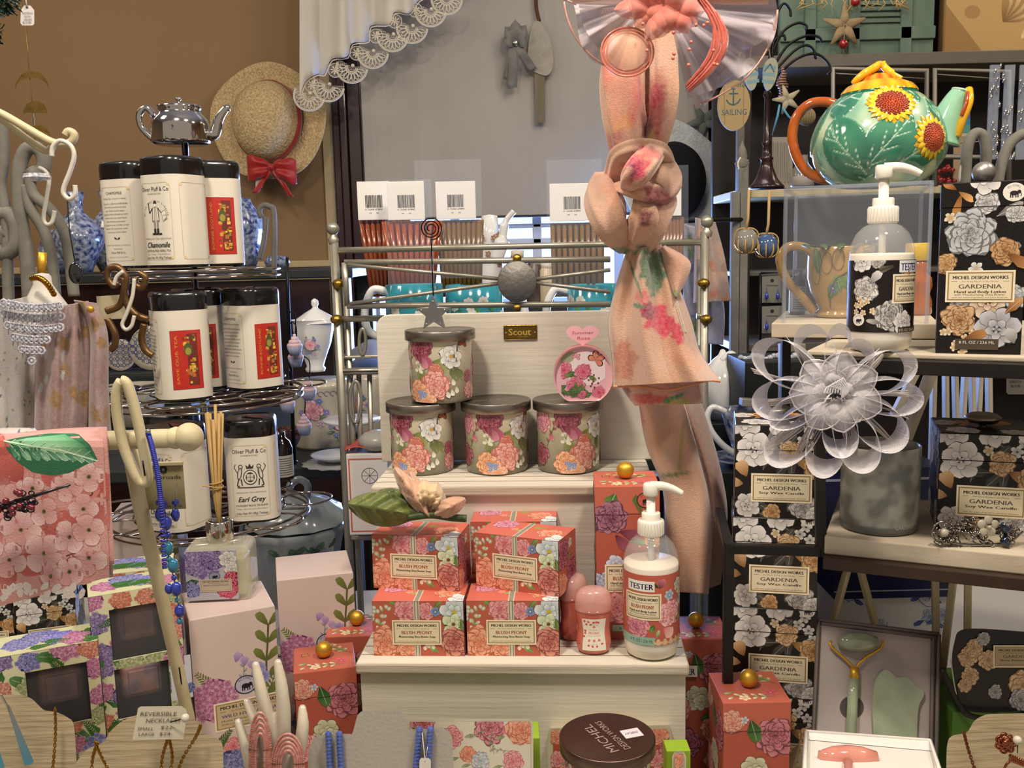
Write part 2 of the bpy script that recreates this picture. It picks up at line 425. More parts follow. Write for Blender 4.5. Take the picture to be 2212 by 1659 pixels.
def face_map(o,ux,uy):
 o,ux,uy=Vector(o),Vector(ux),Vector(uy);n=ux.cross(uy).normalized()
 return lambda x,y,d:o+ux*x+uy*y+n*d
def front_map(y,z0=0.,x0=0.):return face_map((x0,y,z0),(1,0,0),(0,0,1))
def top_map(z):return face_map((0,0,z),(1,0,0),(0,1,0))
def right_map(x,z0=0.):return face_map((x,0,z0),(0,1,0),(0,0,1))
def left_map(x,z0=0.):return face_map((x,0,z0),(0,-1,0),(0,0,1))
def cyl_map(R,z0=0.,ph=0.,taper=0.):
 def f(x,y,d):
  r=R+taper*y+d;a=x/R+ph;return Vector((r*sin(a),-r*cos(a),z0+y))
 return f
def path_map(out,z0=0.):
 """footprint outline (closed, starting at the front centre, going +x) -> wraps art around it"""
 o=[Vector((p[0],p[1],0))for p in out];n=len(o);cum=[0]
 for i in range(n):cum.append(cum[-1]+(o[(i+1)%n]-o[i]).length)
 T=cum[-1]
 def f(x,y,d):
  t=x%T;i=0
  lo,hi=0,n-1
  while lo<hi:
   mid=(lo+hi+1)//2
   if cum[mid]<=t:lo=mid
   else:hi=mid-1
  i=lo;a,b_=o[i],o[(i+1)%n];k=(t-cum[i])/max(1e-9,cum[i+1]-cum[i]);p=a+(b_-a)*k;e=(b_-a).normalized()
  return Vector((p.x+e.y*d,p.y-e.x*d,z0+y))
 return f
def rrect(w_,d_,r,seg=6):
 """rounded rectangle footprint from the front centre going right (counter-clockwise from above)"""
 pts=[(0,-d_/2)]
 for cx,cy,a0 in((w_/2-r,-d_/2+r,-PI/2),(w_/2-r,d_/2-r,0),(-w_/2+r,d_/2-r,PI/2),(-w_/2+r,-d_/2+r,PI)):
  for i in range(seg+1):a=a0+PI/2*i/seg;pts.append((cx+r*cos(a),cy+r*sin(a)))
 return pts
 # heights of the surfaces
TABLE=0.90;Z1=1.098;Z2=1.245;F_=1e-5
WOODW=mat('whitewashed wood','d4cdbd',.75,noise=(60,.3,'bdb4a2'),bump=(120,.25),stretch=(.08,1,1.6))
WOODE=mat('worn board edge','c6bba8',.8,noise=(55,.6,'a0917e'),bump=(90,.6),stretch=(.1,1,1.5))
GROOVE=mat('board groove','6d5c46',.9)
BRASS=mat('brass','b08d3c',.35,1,noise=(300,.5,'5c4210'),bump=(400,.3))
GOLD=mat('gold ball paint','d2a23a',.42,.7,noise=(500,.15,'b08424'))
LIDM=mat('brushed lid metal','8f8a80',.34,1,bump=(500,.06))
SILVER=mat('chrome','c9c4bb',.09,1)
WHITEP=mat('white plastic','e8e2d4',.35,noise=(30,.06,'cfc6b2'))
CLEAR=mat('clear plastic','f4f6f8',.04,trans=.0,alpha=.16,coat=.6)
LOTION=mat('white lotion','e9dfcb',.45,noise=(40,.06,'d2c4aa'))
PEA=('6b1f2e','c24a58','e79aa2');COR=('b8431f','e0866a','f2b99a');MAG=('4a0f20','8f2c42','c8788a');PNK=('b23a4c','dd7b86','f0b8b4')
CORAL='b95f4b'
def michel_lines(name,l3,l4,l5,tc):
 return[('MICHEL DESIGN WORKS',.22,.105,.80,None),('For Every Room in the House',.345,.05,.52,'4a4038'),(name,.50,.14,.62,tc)]+([(l3,.67,.085,.74,None)]if l3 else[])+([(l4,.76,.07,.74,None)]if l4 else[])+[(l5,.85,.05,.80,'4a4038')]
BLUSH=michel_lines('BLUSH PEONY','Moisturizing Shea Butter Soap',None,'with the scent of aromatic peony and mandarin','9a4630')
BLUSHL=michel_lines('BLUSH PEONY','Hand and Body Lotion','with Moisturizing Shea Butter','with the scent of aromatic peony and mandarin','9a4630')
GARD=michel_lines('GARDENIA','Soy Wax Candle',None,'with the scent of gardenia and plum blossom','5c5048')
GARDL=michel_lines('GARDENIA','Hand and Body Lotion','with Moisturizing Shea Butter','with the scent of gardenia and plum blossom','5c5048')
GARDS=michel_lines('GARDENIA','Shea Butter Soap',None,'with the scent of gardenia and plum blossom','5c5048')
# whitewashed three-step riser
A0=G(767,1433,Z1);A1=G(1490,1437,Z1);RW=(A1-A0).length;RANG=math.atan2(A1.y-A0.y,A1.x-A0.x)
RO=(A0+A1)/2;RO.z=TABLE
riser=thing('display_riser','whitewashed wooden stepped display riser with brass name plate on its tall back panel','display stand',RO,RANG)
def rl(p):  # world -> riser frame
 q=Vector(p)-RO;c,s=cos(-RANG),sin(-RANG);return Vector((q.x*c-q.y*s,q.x*s+q.y*c,q.z))
def rw(x,y,z=0):
 c,s=cos(RANG),sin(RANG);return Vector((RO.x+x*c-y*s,RO.y+x*s+y*c,z))
h1,h2=Z1-TABLE,Z2-TABLE
m0=rl(G(800,1052,Z2));bp=rl(P(825,994,1.14))
MX0=m0.x;MX1=-MX0+.0;MX1=rl(P(1418,1045,.98)).x;YM=m0.y;YB=bp.y
def board(name,x0,x1,y0,y1,z,t,n):
 b=B();b.box(((x0+x1)/2,(y0+y1)/2,z-t/2),(x1-x0,y1-y0,t),.0025,1)
 for i in range(1,n):y=y0+(y1-y0)*i/n;b.box(((x0+x1)/2,y,z+.0001),(x1-x0-.004,.0009,.0006),0,2)
 b.box(((x0+x1)/2,(y0+y1)/2,z-.0012),(x1-x0-.003,y1-y0-.003,.0026),.0006,0)
 return b.build(name,[WOODW,WOODE,GROOVE],riser)
board('tread',-RW/2,RW/2,0,YM+.01,h1,.012,7)
board('tread',MX0,MX1,YM,YB+.002,h2,.012,6)
b=B();b.box((0,.012,(h1-.012)/2),(RW-.006,.01,h1-.012),.001);b.build('front_panel',WOODW,riser)
b=B();b.box(((MX0+MX1)/2,YM+.012,(h2-.012)/2),(MX1-MX0-.006,.01,h2-.012),.001);b.build('front_panel',WOODW,riser)
for sx in(-1,1):
 b=B();b.box((sx*(RW/2-.008),(YM+.02)/2+.01,(h1-.012)/2),(.01,YM-.01,h1-.012),.001);b.build('side_panel',WOODW,riser)
 b=B();b.box(((MX0+.008)if sx<0 else(MX1-.008),(YM+YB)/2+.01,(h2-.012)/2),(.01,YB-YM-.02,h2-.012),.001);b.build('side_panel',WOODW,riser)
px1=rl(P(1410,900,1.11)).x;ptop=rl(P(1100,675,1.13)).z;rr=.016
out=[(bp.x,h2)];out+=[(bp.x+rr-rr*cos(a),ptop-rr+rr*sin(a))for a in[PI/2*i/6 for i in range(7)]];out+=[(px1-rr+rr*sin(a),ptop-rr+rr*cos(a))for a in[PI/2*i/6 for i in range(7)]]+[(px1,h2)]
b=B();b.prism(out,lambda x,y,d:(x,YB+d,y),.012,0,bev=.001);b.build('back_panel',WOODW,riser)
pc=rl(P(1124,718,1.125));b=B();b.box((pc.x,YB-.0012,pc.z),(.041,.0026,.018),.0008)
a=Art();a.rect(-.0195,-.0078,.0195,.0078,'4a3814');a.rect(-.0186,-.0069,.0186,.0069,'6e5524')
a.text('Scout',-.001,.0008,.0085,'d9b658',w=.027,bold=.0005);a.text('curated wears',.003,-.0052,.0016,'c9a648',w=.012)
for sx in(-1,1):a.ell(sx*.0178,0,.0009,.0009,'e0c070')
a.put(b,face_map((pc.x,YB-.0025,pc.z),(1,0,0),(0,0,1)),1);b.build('name_plate',[BRASS,mat('etched brass',attr=True,rough=.3,metal=.7)],riser)
# soap boxes
def soap_art(rng):
 a=Art();w_,h_=.0925,.058
 a.rect(-.06,-.01,.06,.08,CORAL)
 a.sprig(-.040,.012,1.7,.035,'7a8a3a','e6e8da',rng,8);a.fern(-.046,.022,.5,.02,'8a9a45',rng)
 for i in range(9):a.ell(-.040+rng.uniform(-.008,.012),.045+rng.uniform(-.008,.008),.0021,.0026,'ece6d0',rng.uniform(0,3),8,col2='9aa68a')
 a.leaf(-.018,.052,2.6,.012,.006);a.leaf(.016,.05,.8,.012,.005)
 a.peony(-.012,.05,.0125,PNK,rng);a.peony(.008,.048,.009,PNK,rng)
 a.small(.018,.047,.005,rng,'8fa4cc','4a5a94','e8e0a0',7)
 a.gardenia(.037,.047,.0155,rng,'e9ece8','8ea6b4','506068',6,'c8b040');a.gardenia(.036,.034,.012,rng,'e6ecc6','9fb08a','566040',5,'7a4a20')
 a.leaf(.043,.04,-1.2,.016,.008)
 a.peony(-.034,.014,.0175,COR,rng,rings=7);a.peony(-.012,.011,.0115,COR,rng)
 a.peony(.037,.015,.0165,('6a1a28','b8524e','e09a88'),rng,rings=7);a.leaf(.02,.004,2.5,.012,.006,'3f7a3c','9cc06a')
 for i in range(7):a.ell(.012+rng.uniform(-.006,.006),.012+rng.uniform(-.004,.006),.0019,.0024,'ecdcc0',0,8)
 a.rect(-.0042,-.01,.0018,.08,'d8cdb4');a.rect(-.0034,-.01,.001,.08,'8a8a7c');a.rect(-.0022,-.01,-.0003,.08,'cfc6ac')
 a.label(-.0015,.0255,.05,.0262,BLUSH)
 return a
def soap_box(label):
 t=thing('soap_box',label,'soap box',group='coral soap boxes on the riser');rng=random.Random(4);W_,D_,H_=.0925,.05,.058
 b=B();b.box((0,0,H_/2),(W_,D_,H_),.0008,0,col=C(CORAL),seg=1)
 soap_art(rng).put(b,front_map(-D_/2),0,(-W_/2,0,W_/2,H_))
 a=Art();a.rect(-.06,-.04,.06,.04,'c8695a');a.peony(-.028,.014,.014,('8a2a48','c25a86','eab0c8'),rng);a.peony(.028,-.002,.013,COR,rng);a.gardenia(.043,-.02,.014,rng,'eef0ec','a8bcc4','60707a',6)
 a.fern(.004,.01,.2,.016,'9ab04a',rng);a.leaf(-.01,-.006,.5,.014,.006,'6a8a3a','c0cc80');a.small(-.012,.0,.004,rng,'f0b0a0','d86a50');a.rect(-.0042,-.04,.0018,.04,'d8cdb4');a.rect(-.0034,-.04,.001,.04,'8a8a7c')
 a.put(b,top_map(H_),0,(-W_/2,-D_/2,W_/2,D_/2))
 for sd in(1,-1):
  a=Art();a.rect(-.04,0,.04,.08,CORAL);a.peony(-.012,.042,.016,MAG,rng);a.peony(.012,.016,.017,MAG,rng);a.small(.008,.048,.005,rng);a.peony(-.016,.01,.013,COR,rng);a.fern(.0,.03,.8,.016,'8a9a45',rng)
  a.put(b,(right_map if sd>0 else left_map)(sd*W_/2),0,(-D_/2,0,D_/2,H_))
 b.build('carton',PRINT,t);return t
s0=soap_box('coral peony soap box at bottom left of the soap stack, front row');SH=.058
def on(px,py,z,d,ang,zz=None):  # base centre of a box whose front foot shows at px, py
 g=G(px,py,z);return Vector((g.x-sin(ang)*d/2,g.y+cos(ang)*d/2,z))
s0.location=on(906,1417,Z1,.05,RANG);s0.rotation_euler.z=RANG
dup(s0,on(1109,1417,Z1,.05,RANG),RANG,'coral peony soap box at bottom right of the front row, nearest the hand sanitizers')
dup(s0,on(899,1274,Z1+SH+F_,.05,-.2),-.2,'coral peony soap box in the upper layer, under the faux rose')
dup(s0,on(1117,1278,Z1+SH+F_,.05,-.42),-.42,'turned coral peony soap box, upper layer, its right side showing')
q=on(1109,1417,Z1,.05,RANG)+Vector((-.001,.066,0));dup(s0,q,RANG,'coral peony soap box in the back row under the others, only a corner showing')
dup(s0,q+Vector((.004,.014,SH+F_)),RANG,'coral peony soap box behind the turned one, upper back row')
# printed jar candles with metal lids
def jar_art(rng):
 a=Art()
 a.fern(-.022,.022,1.6,.03,'8a9455',rng,10);a.fern(.0,.03,1.2,.03,'9aa468',rng,9);a.sprig(-.026,.03,1.4,.03,'9a9a6a','dcdcc4',rng,8)
 for i in range(12):a.ell(-.026+rng.uniform(-.006,.008),.043+rng.uniform(-.01,.008),.0019,.0021,'e6e2cc',0,8)
 a.leaf(-.012,.046,-.1,.026,.013,'4e5c28','a0a860',rng);a.leaf(.014,.045,-1.2,.022,.012,'3e4a2a','7c8450',rng);a.leaf(.02,.04,-.9,.02,.009,'4a5232','8c9462',rng)
 a.peony(-.023,.066,.0165,('3f0d1e','842a3e','bc6474'),rng,rings=7);a.petal(-.03,.056,-.5,.026,.014,'5c1628','b8607a',rng);a.petal(-.026,.056,-.9,.02,.01,'7c2a3c','d08a98',rng)
 a.gardenia(.015,.053,.0145,rng,'e8e6de','a8a8a4','54524c',7,'c09030')
 a.peony(-.004,.036,.009,('9a3020','d06a54','e8a08c'),rng);a.peony(-.005,.02,.0175,('b04440','e08a80','f0c0b0'),rng,rings=7)
 a.peony(-.026,.013,.0135,('c05a1c','e89a64','f6ccaa'),rng);a.peony(-.014,.003,.010,('c86a30','eda878','f4d0b4'),rng)
 for i in range(6):a.small(-.021+rng.uniform(-.004,.006),.010+rng.uniform(-.005,.005),.0027,rng,'a6b6dc','5a70b0','f0f0e0')
 for x,y in((.016,.022),(.009,.008),(.014,.010),(.02,.013)):a.petal(x,y+.005,-1.4,.008,.0055,'b8b8a0','f0ede0',rng)
 a.peony(.040,.028,.008,MAG,rng);a.peony(.042,.012,.011,('9c3a48','d48a88','e8bcae'),rng);a.bfly(.031,.066,.009,1.3,'a86030','38140e')
 a.peony(-.058,.060,.014,('b04468','d8849c','f0bcc4'),rng);a.peony(-.060,.02,.013,MAG,rng);a.sprig(-.05,.03,1.2,.028,'5a6a30','c05068',rng,5);a.petal(-.046,.046,-.9,.010,.007,'a83a50','e09aa8',rng)
 a.peony(.065,.04,.016,PNK,rng);a.peony(.085,.06,.014,COR,rng);a.gardenia(-.085,.04,.014,rng);a.peony(-.1,.06,.015,MAG,rng);a.peony(.1,.02,.015,COR,rng);a.leaf(.055,.055,.6,.02,.01);a.leaf(-.07,.035,2.5,.02,.01)
 return a
def jar_candle(label,ph=0.):
 t=thing('jar_candle',label,'candle',group='lidded jar candles on the riser');R,H=.0372,.083
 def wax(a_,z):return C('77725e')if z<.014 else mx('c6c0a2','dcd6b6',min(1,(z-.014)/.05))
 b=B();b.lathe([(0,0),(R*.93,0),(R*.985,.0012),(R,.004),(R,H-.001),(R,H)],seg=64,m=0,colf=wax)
 jar_art(random.Random(8)).put(b,cyl_map(R,.002,ph),0,(-PI*R*.999,0,PI*R*.999,H-.004),.004)
 b.build('glass_jar',mat('printed glass jar',attr=True,rough=.12,coat=.5,noise=(300,.08,'8a8266')),t)
 b=B();R2=.0418;b.lathe([(R2-.001,H-.0105),(R2,H-.010),(R2,H+.0006),(R2-.0006,H+.0012),(R2-.0016,H+.0014),(R2-.003,H+.0008),(0,H+.0008)],seg=72)
 a=Art();a.text('michel design works',0,.003,.0045,'efe9da',w=.054);a.text('scented soy wax',0,-.008,.003,'e6ddc8',w=.03)
 a.put(b,face_map((0,0,H+.0008),(1,0,0),(0,1,0)),1);b.build('lid',[LIDM,mat('embossed shine',attr=True,rough=.2,metal=.6)],t)
 return t
JH=.0845
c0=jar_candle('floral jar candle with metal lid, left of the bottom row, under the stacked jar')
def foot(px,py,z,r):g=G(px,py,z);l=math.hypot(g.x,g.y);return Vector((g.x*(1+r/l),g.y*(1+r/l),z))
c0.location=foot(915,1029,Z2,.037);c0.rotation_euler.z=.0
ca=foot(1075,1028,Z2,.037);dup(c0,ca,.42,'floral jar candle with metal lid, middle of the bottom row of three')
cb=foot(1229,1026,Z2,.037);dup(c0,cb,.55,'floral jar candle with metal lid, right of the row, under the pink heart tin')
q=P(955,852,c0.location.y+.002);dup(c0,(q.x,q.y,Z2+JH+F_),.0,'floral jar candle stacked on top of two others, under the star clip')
# star note clip on the top jar
st=P(937,668,c0.location.y);st.z=Z2+JH*2+F_
t=thing('note_clip','silver star shaped note clip with spiral wire, standing on the top jar candle','note holder',st,-.1)
sp=S(st);out=[]
for i in range(10):r_=(.0215 if i%2==0 else .0095);a_=PI/2+i*PI/5;out.append((r_*cos(a_),r_*sin(a_)))
b=B();b.prism(out,lambda x,y,d:(x,-.005+d,y+.0185),.010,0,bev=.0008)
so_=b.build('star',mat('satin silver','8e8c8a',.38,.9,noise=(200,.2,'6c6a68')),t)
b=B()
for i in range(5):a_=PI/2+i*2*PI/5;b.ball((.0145*cos(a_),-.0052,.0185+.0145*sin(a_)),.0012,seg=10)
b.build('rhinestones',SILVER,so_)
b=B();pts=[(0,0,.038),(0,0,.1)];zc=.1175
for i in range(48):a_=-PI/2+i*2*PI/16;r_=.0135*(1-i/62);pts.append((r_*cos(a_),0,zc+r_*sin(a_)))
b.tube(spl(pts,3),.0008,6);b.build('spiral_wire',mat('black wire','1a1614',.35,.8),t)
# pink heart soap tin
g=P(1260,848,cb.y-.012);g.z=Z2+JH+F_
t=thing('soap_tin','round pink rose soap carton with heart tab, standing on the right jar candle','soap tin',g,-.06);R=.0345;D_=.03;zc=.0295
import functools
circ=[(R*cos(a_),max(R*sin(a_),-.0295)+zc)for a_ in[2*PI*i/64 for i in range(64)]]
b=B();n_=len(circ)
for i in range(n_):
 (x0,y0),(x1,y1)=circ[i],circ[(i+1)%n_];b.add([(x0,-D_/2,y0),(x1,-D_/2,y1),(x1,D_/2,y1),(x0,D_/2,y0)],[(0,1,2,3)],0,True,C('d98a92'))
ci=[(x*.95,(y-zc)*.95+zc)for x,y in circ]
for i in range(n_):
 j=(i+1)%n_;b.add([(circ[i][0],-D_/2,circ[i][1]),(circ[j][0],-D_/2,circ[j][1]),(ci[j][0],-D_/2+.001,ci[j][1]),(ci[i][0],-D_/2+.001,ci[i][1]),(ci[j][0],-D_/2+.006,ci[j][1]),(ci[i][0],-D_/2+.006,ci[i][1])],[(0,1,2,3),(3,2,4,5)],0,False,C('e6b4b4'))
b.add([(x,D_/2,y)for x,y in circ],[tuple(range(n_))],0,False,C('d98a92'));b.build('carton_ring',PRINT,t)
b=B();b.add([(x,-D_/2+.005,y)for x,y in ci],[tuple(range(n_))[::-1]],0,False,C('eec0cc'));a=Art();rng=random.Random(3)
a.ell(.004,zc+.008,.026,.02,'f7e9ea',0,20);a.ell(-.02,zc+.02,.012,.007,'a8b090',.5)
for x,y,r in((-.022,.036,.0095),(.0,.034,.0095),(-.009,.018,.0105),(.018,.009,.008),(-.002,.008,.006)):a.leaf(x-r,y,3.6,r*1.3,r*.7,'2e4a24','7a9a50',rng);a.leaf(x+r*.6,y-r*.5,-.6,r*1.2,r*.6,'35502a','8aa458',rng);a.peony(x,y,r,('a81c44','e0547c','f4a0b4'),rng,rings=5)
for i in range(10):a.ell(.012+rng.uniform(-.006,.006),.02+rng.uniform(-.006,.01),.0011,.0013,'7a3040')
for i in range(12):a.leaf(rng.uniform(-.026,.01),rng.uniform(.004,.014),rng.uniform(0,3),.01,.004,'2a4424','6a9048',rng)
a.bfly(.014,.046,.0125,1.0,'f09a80','3c2420');a.bfly(-.008,.05,.006,1.2,'f0b0b8','a85a6a')
a.put(b,front_map(-D_/2+.005),0,(-.0255,.0032,.0255,.058));a2=Art();b.build('face_panel',PRINT,t)
hp=[(16*sin(a_)**3,13*cos(a_)-5*cos(2*a_)-2*cos(3*a_)-cos(4*a_))for a_ in[2*PI*i/40 for i in range(40)]]
b=B();b.prism([(x*.00118,y*.00085+.076)for x,y in hp],lambda x,y,d:(x,-.004+d,y),.001,0,C('f0b6c0'));a=Art()
a.text('Summer',0,.0785,.0036,'b4586a',w=.025,it=.2);a.text('Rose',.001,.0722,.0038,'b4586a',w=.015,it=.2);a.put(b,front_map(-.004));b.build('heart_tab',MATTE,t)
# tall coral lotion cartons with a gold ball on the lid
def tall_art(rng,w_,top,bot,fl):
 a=Art();a.rect(-.06,bot,.06,top,'b65c48');return a
def coral_carton(label,W_=.066,D_=.066,H_=.166,kind=0):
 t=thing('lotion_carton',label,'gift box',group='tall coral cartons with gold balls');rng=random.Random(20+kind);LH=.03
 b=B();b.box((0,0,(H_-LH)/2),(W_*.985,D_*.985,H_-LH),.0008,0,col=C('b05644'),seg=1)
 def art(k):
  a=Art()
  if k==0:
   a.leaf(-.012,.158,-2,.018,.016,'2f5a28','78a050',rng);a.fern(.008,.158,-1.3,.022,'4a7a3a',rng);a.leaf(.016,.15,-1.0,.018,.006,'2e5428','7ca060',rng)
   a.peony(-.017,.132,.018,('3c1028','7a3450','b0788c'),rng,rings=7);a.petal(-.008,.118,-.3,.024,.013,'5a1a30','a85a6e',rng);a.petal(-.012,.114,-.9,.02,.012,'5a1a30','a85a6e',rng)
   a.leaf(.0,.108,-.1,.024,.006,'3c6a34','8ab070',rng);a.peony(.028,.112,.012,('d8702c','f0a060','f6cc98'),rng)
   a.gardenia(-.012,.083,.010,rng,'dfe2ee','8e98b8','5a6284',7,'b0a060');a.gardenia(.006,.086,.009,rng,'dfe2ee','9aa4c2','5a6284',6,'b0a060');a.hydrangea(-.027,.062,.013,('6a74a0','b4bcd8','dfe2ee'),rng,18,.3)
   a.label(-.001,.0675,.045,.03,BLUSHL);a.emblem(.019,.151,.0085,'1c1c24','c2604c')
   a.peony(-.012,.036,.018,PNK,rng,rings=6);a.peony(.01,.03,.013,('8a2a18','d0603c','eeae88'),rng);a.peony(.024,.05,.014,PNK,rng);a.petal(.0,.022,-1,.02,.014,'c05a50','f0b4a4',rng);a.rect(-.016,.010,.033,.017,'9ab8a0');a.text('8 FL OZ / 236 ML',.008,.0135,.003,'243430',w=.034)
  else:
   a.peony(.018,.13,.02,('4a1224','a03c52','d88a94'),rng,rings=7);a.leaf(-.006,.148,-1.3,.024,.014,'22401e','4e7a3c',rng);a.peony(-.024,.146,.012,('b04a40','dd8a78','f0c0a8'),rng);a.small(-.012,.148,.004,rng,'dfe2ee','9098b4')
   a.gardenia(-.002,.095,.015,rng,'dcd8bc','9a9a78','5a5a40',8);a.gardenia(.002,.09,.010,rng,'e4e0c8','a8a888','6a6a4c',6);a.peony(-.026,.08,.016,PNK,rng);a.peony(.02,.06,.018,COR,rng);a.peony(-.015,.04,.018,MAG,rng);a.leaf(.0,.07,.4,.03,.01,'2e5428','6c9050',rng);a.peony(.022,.02,.016,PNK,rng)
  return a
 faces=((front_map(-D_/2*.985),W_),(right_map(W_/2*.985),D_),(left_map(-W_/2*.985),D_))
 arts=[art(kind),art(1),art(1)]
 for(mp,w_),a in zip(faces,arts):a.put(b,mp,0,(-w_/2*.985,0,w_/2*.985,H_-LH-.0006))
 b.build('carton_body',PRINT,t)
 b=B();b.box((0,0,H_-LH/2),(W_,D_,LH),.001,0,col=C('c06552'),seg=2)
 faces=((front_map(-D_/2),W_),(right_map(W_/2),D_),(left_map(-W_/2),D_))
 for(mp,w_),a in zip(faces,arts):a.put(b,mp,0,(-w_/2+.001,H_-LH,w_/2-.001,H_-.0012))
 a=Art();a.sprig(.03,.004,2.6,.045,'6a7a40','e8d8a0',rng,9);a.sprig(.02,-.022,2.9,.04,'7a8a50','eee4c8',rng,8);a.small(.018,-.014,.007,rng,'e06a7a','b03a50');a.small(-.01,-.024,.006,rng,'f2e6c8','d8a870');a.leaf(.012,.012,.4,.012,.005);a.bfly(-.02,.008,.006,1.8,'c88a50','2a1a14');a.leaf(-.018,-.012,3.4,.01,.005,'5a7a3a','b8c080')
 a.put(b,top_map(H_),0,(-W_/2+.001,-D_/2+.001,W_/2-.001,D_/2-.001));lo=b.build('lid',PRINT,t)
 b=B();b.ball((0,0,H_+.0088),.0092,seg=28);b.build('gold_knob',GOLD,lo)
 return t
g=on(1357,1383,Z1,.066,RANG);c=coral_carton('tall coral peony lotion carton with gold ball, standing on the riser behind the lotion pump');c.location=g;c.rotation_euler.z=RANG
zt=P(1357,1050,g.y-.033).z;c.scale=(1,1,(zt-Z1)/.166)
HB=.166
def bytop(px,py,ang,d=.066,top=TABLE+HB):
 g=G(px,py,top);return Vector((g.x-sin(ang)*d/2,g.y+cos(ang)*d/2,TABLE))
k=coral_carton('coral peony carton with gold ball, in front of the mauve cartons, left of the riser',kind=1);k.location=bytop(702,1447,.22);k.rotation_euler.z=.22
dup(k,bytop(763,1374,.02),.02,'coral peony carton with gold ball, furthest back on the left, half behind the riser')
kt=dup(k,bytop(1512,1380,-.06),-.06,'shaded coral peony carton with gold ball, behind the riser under the scarf tail')
kf=dup(k,bytop(1636,1517,.0),.0,'large coral peony carton with gold ball, front right beside the stacked black boxes')
tg=B();tg.box((-.018,-.0345,.128),(.03,.0006,.013),0,col=C('ece8de'));a=Art();a.text('TESTER',-.018,.128,.0075,'1c2450',w=.024,bold=.0004);a.put(tg,front_map(-.0348));tg.build('tester_sticker',MATTE,kt)
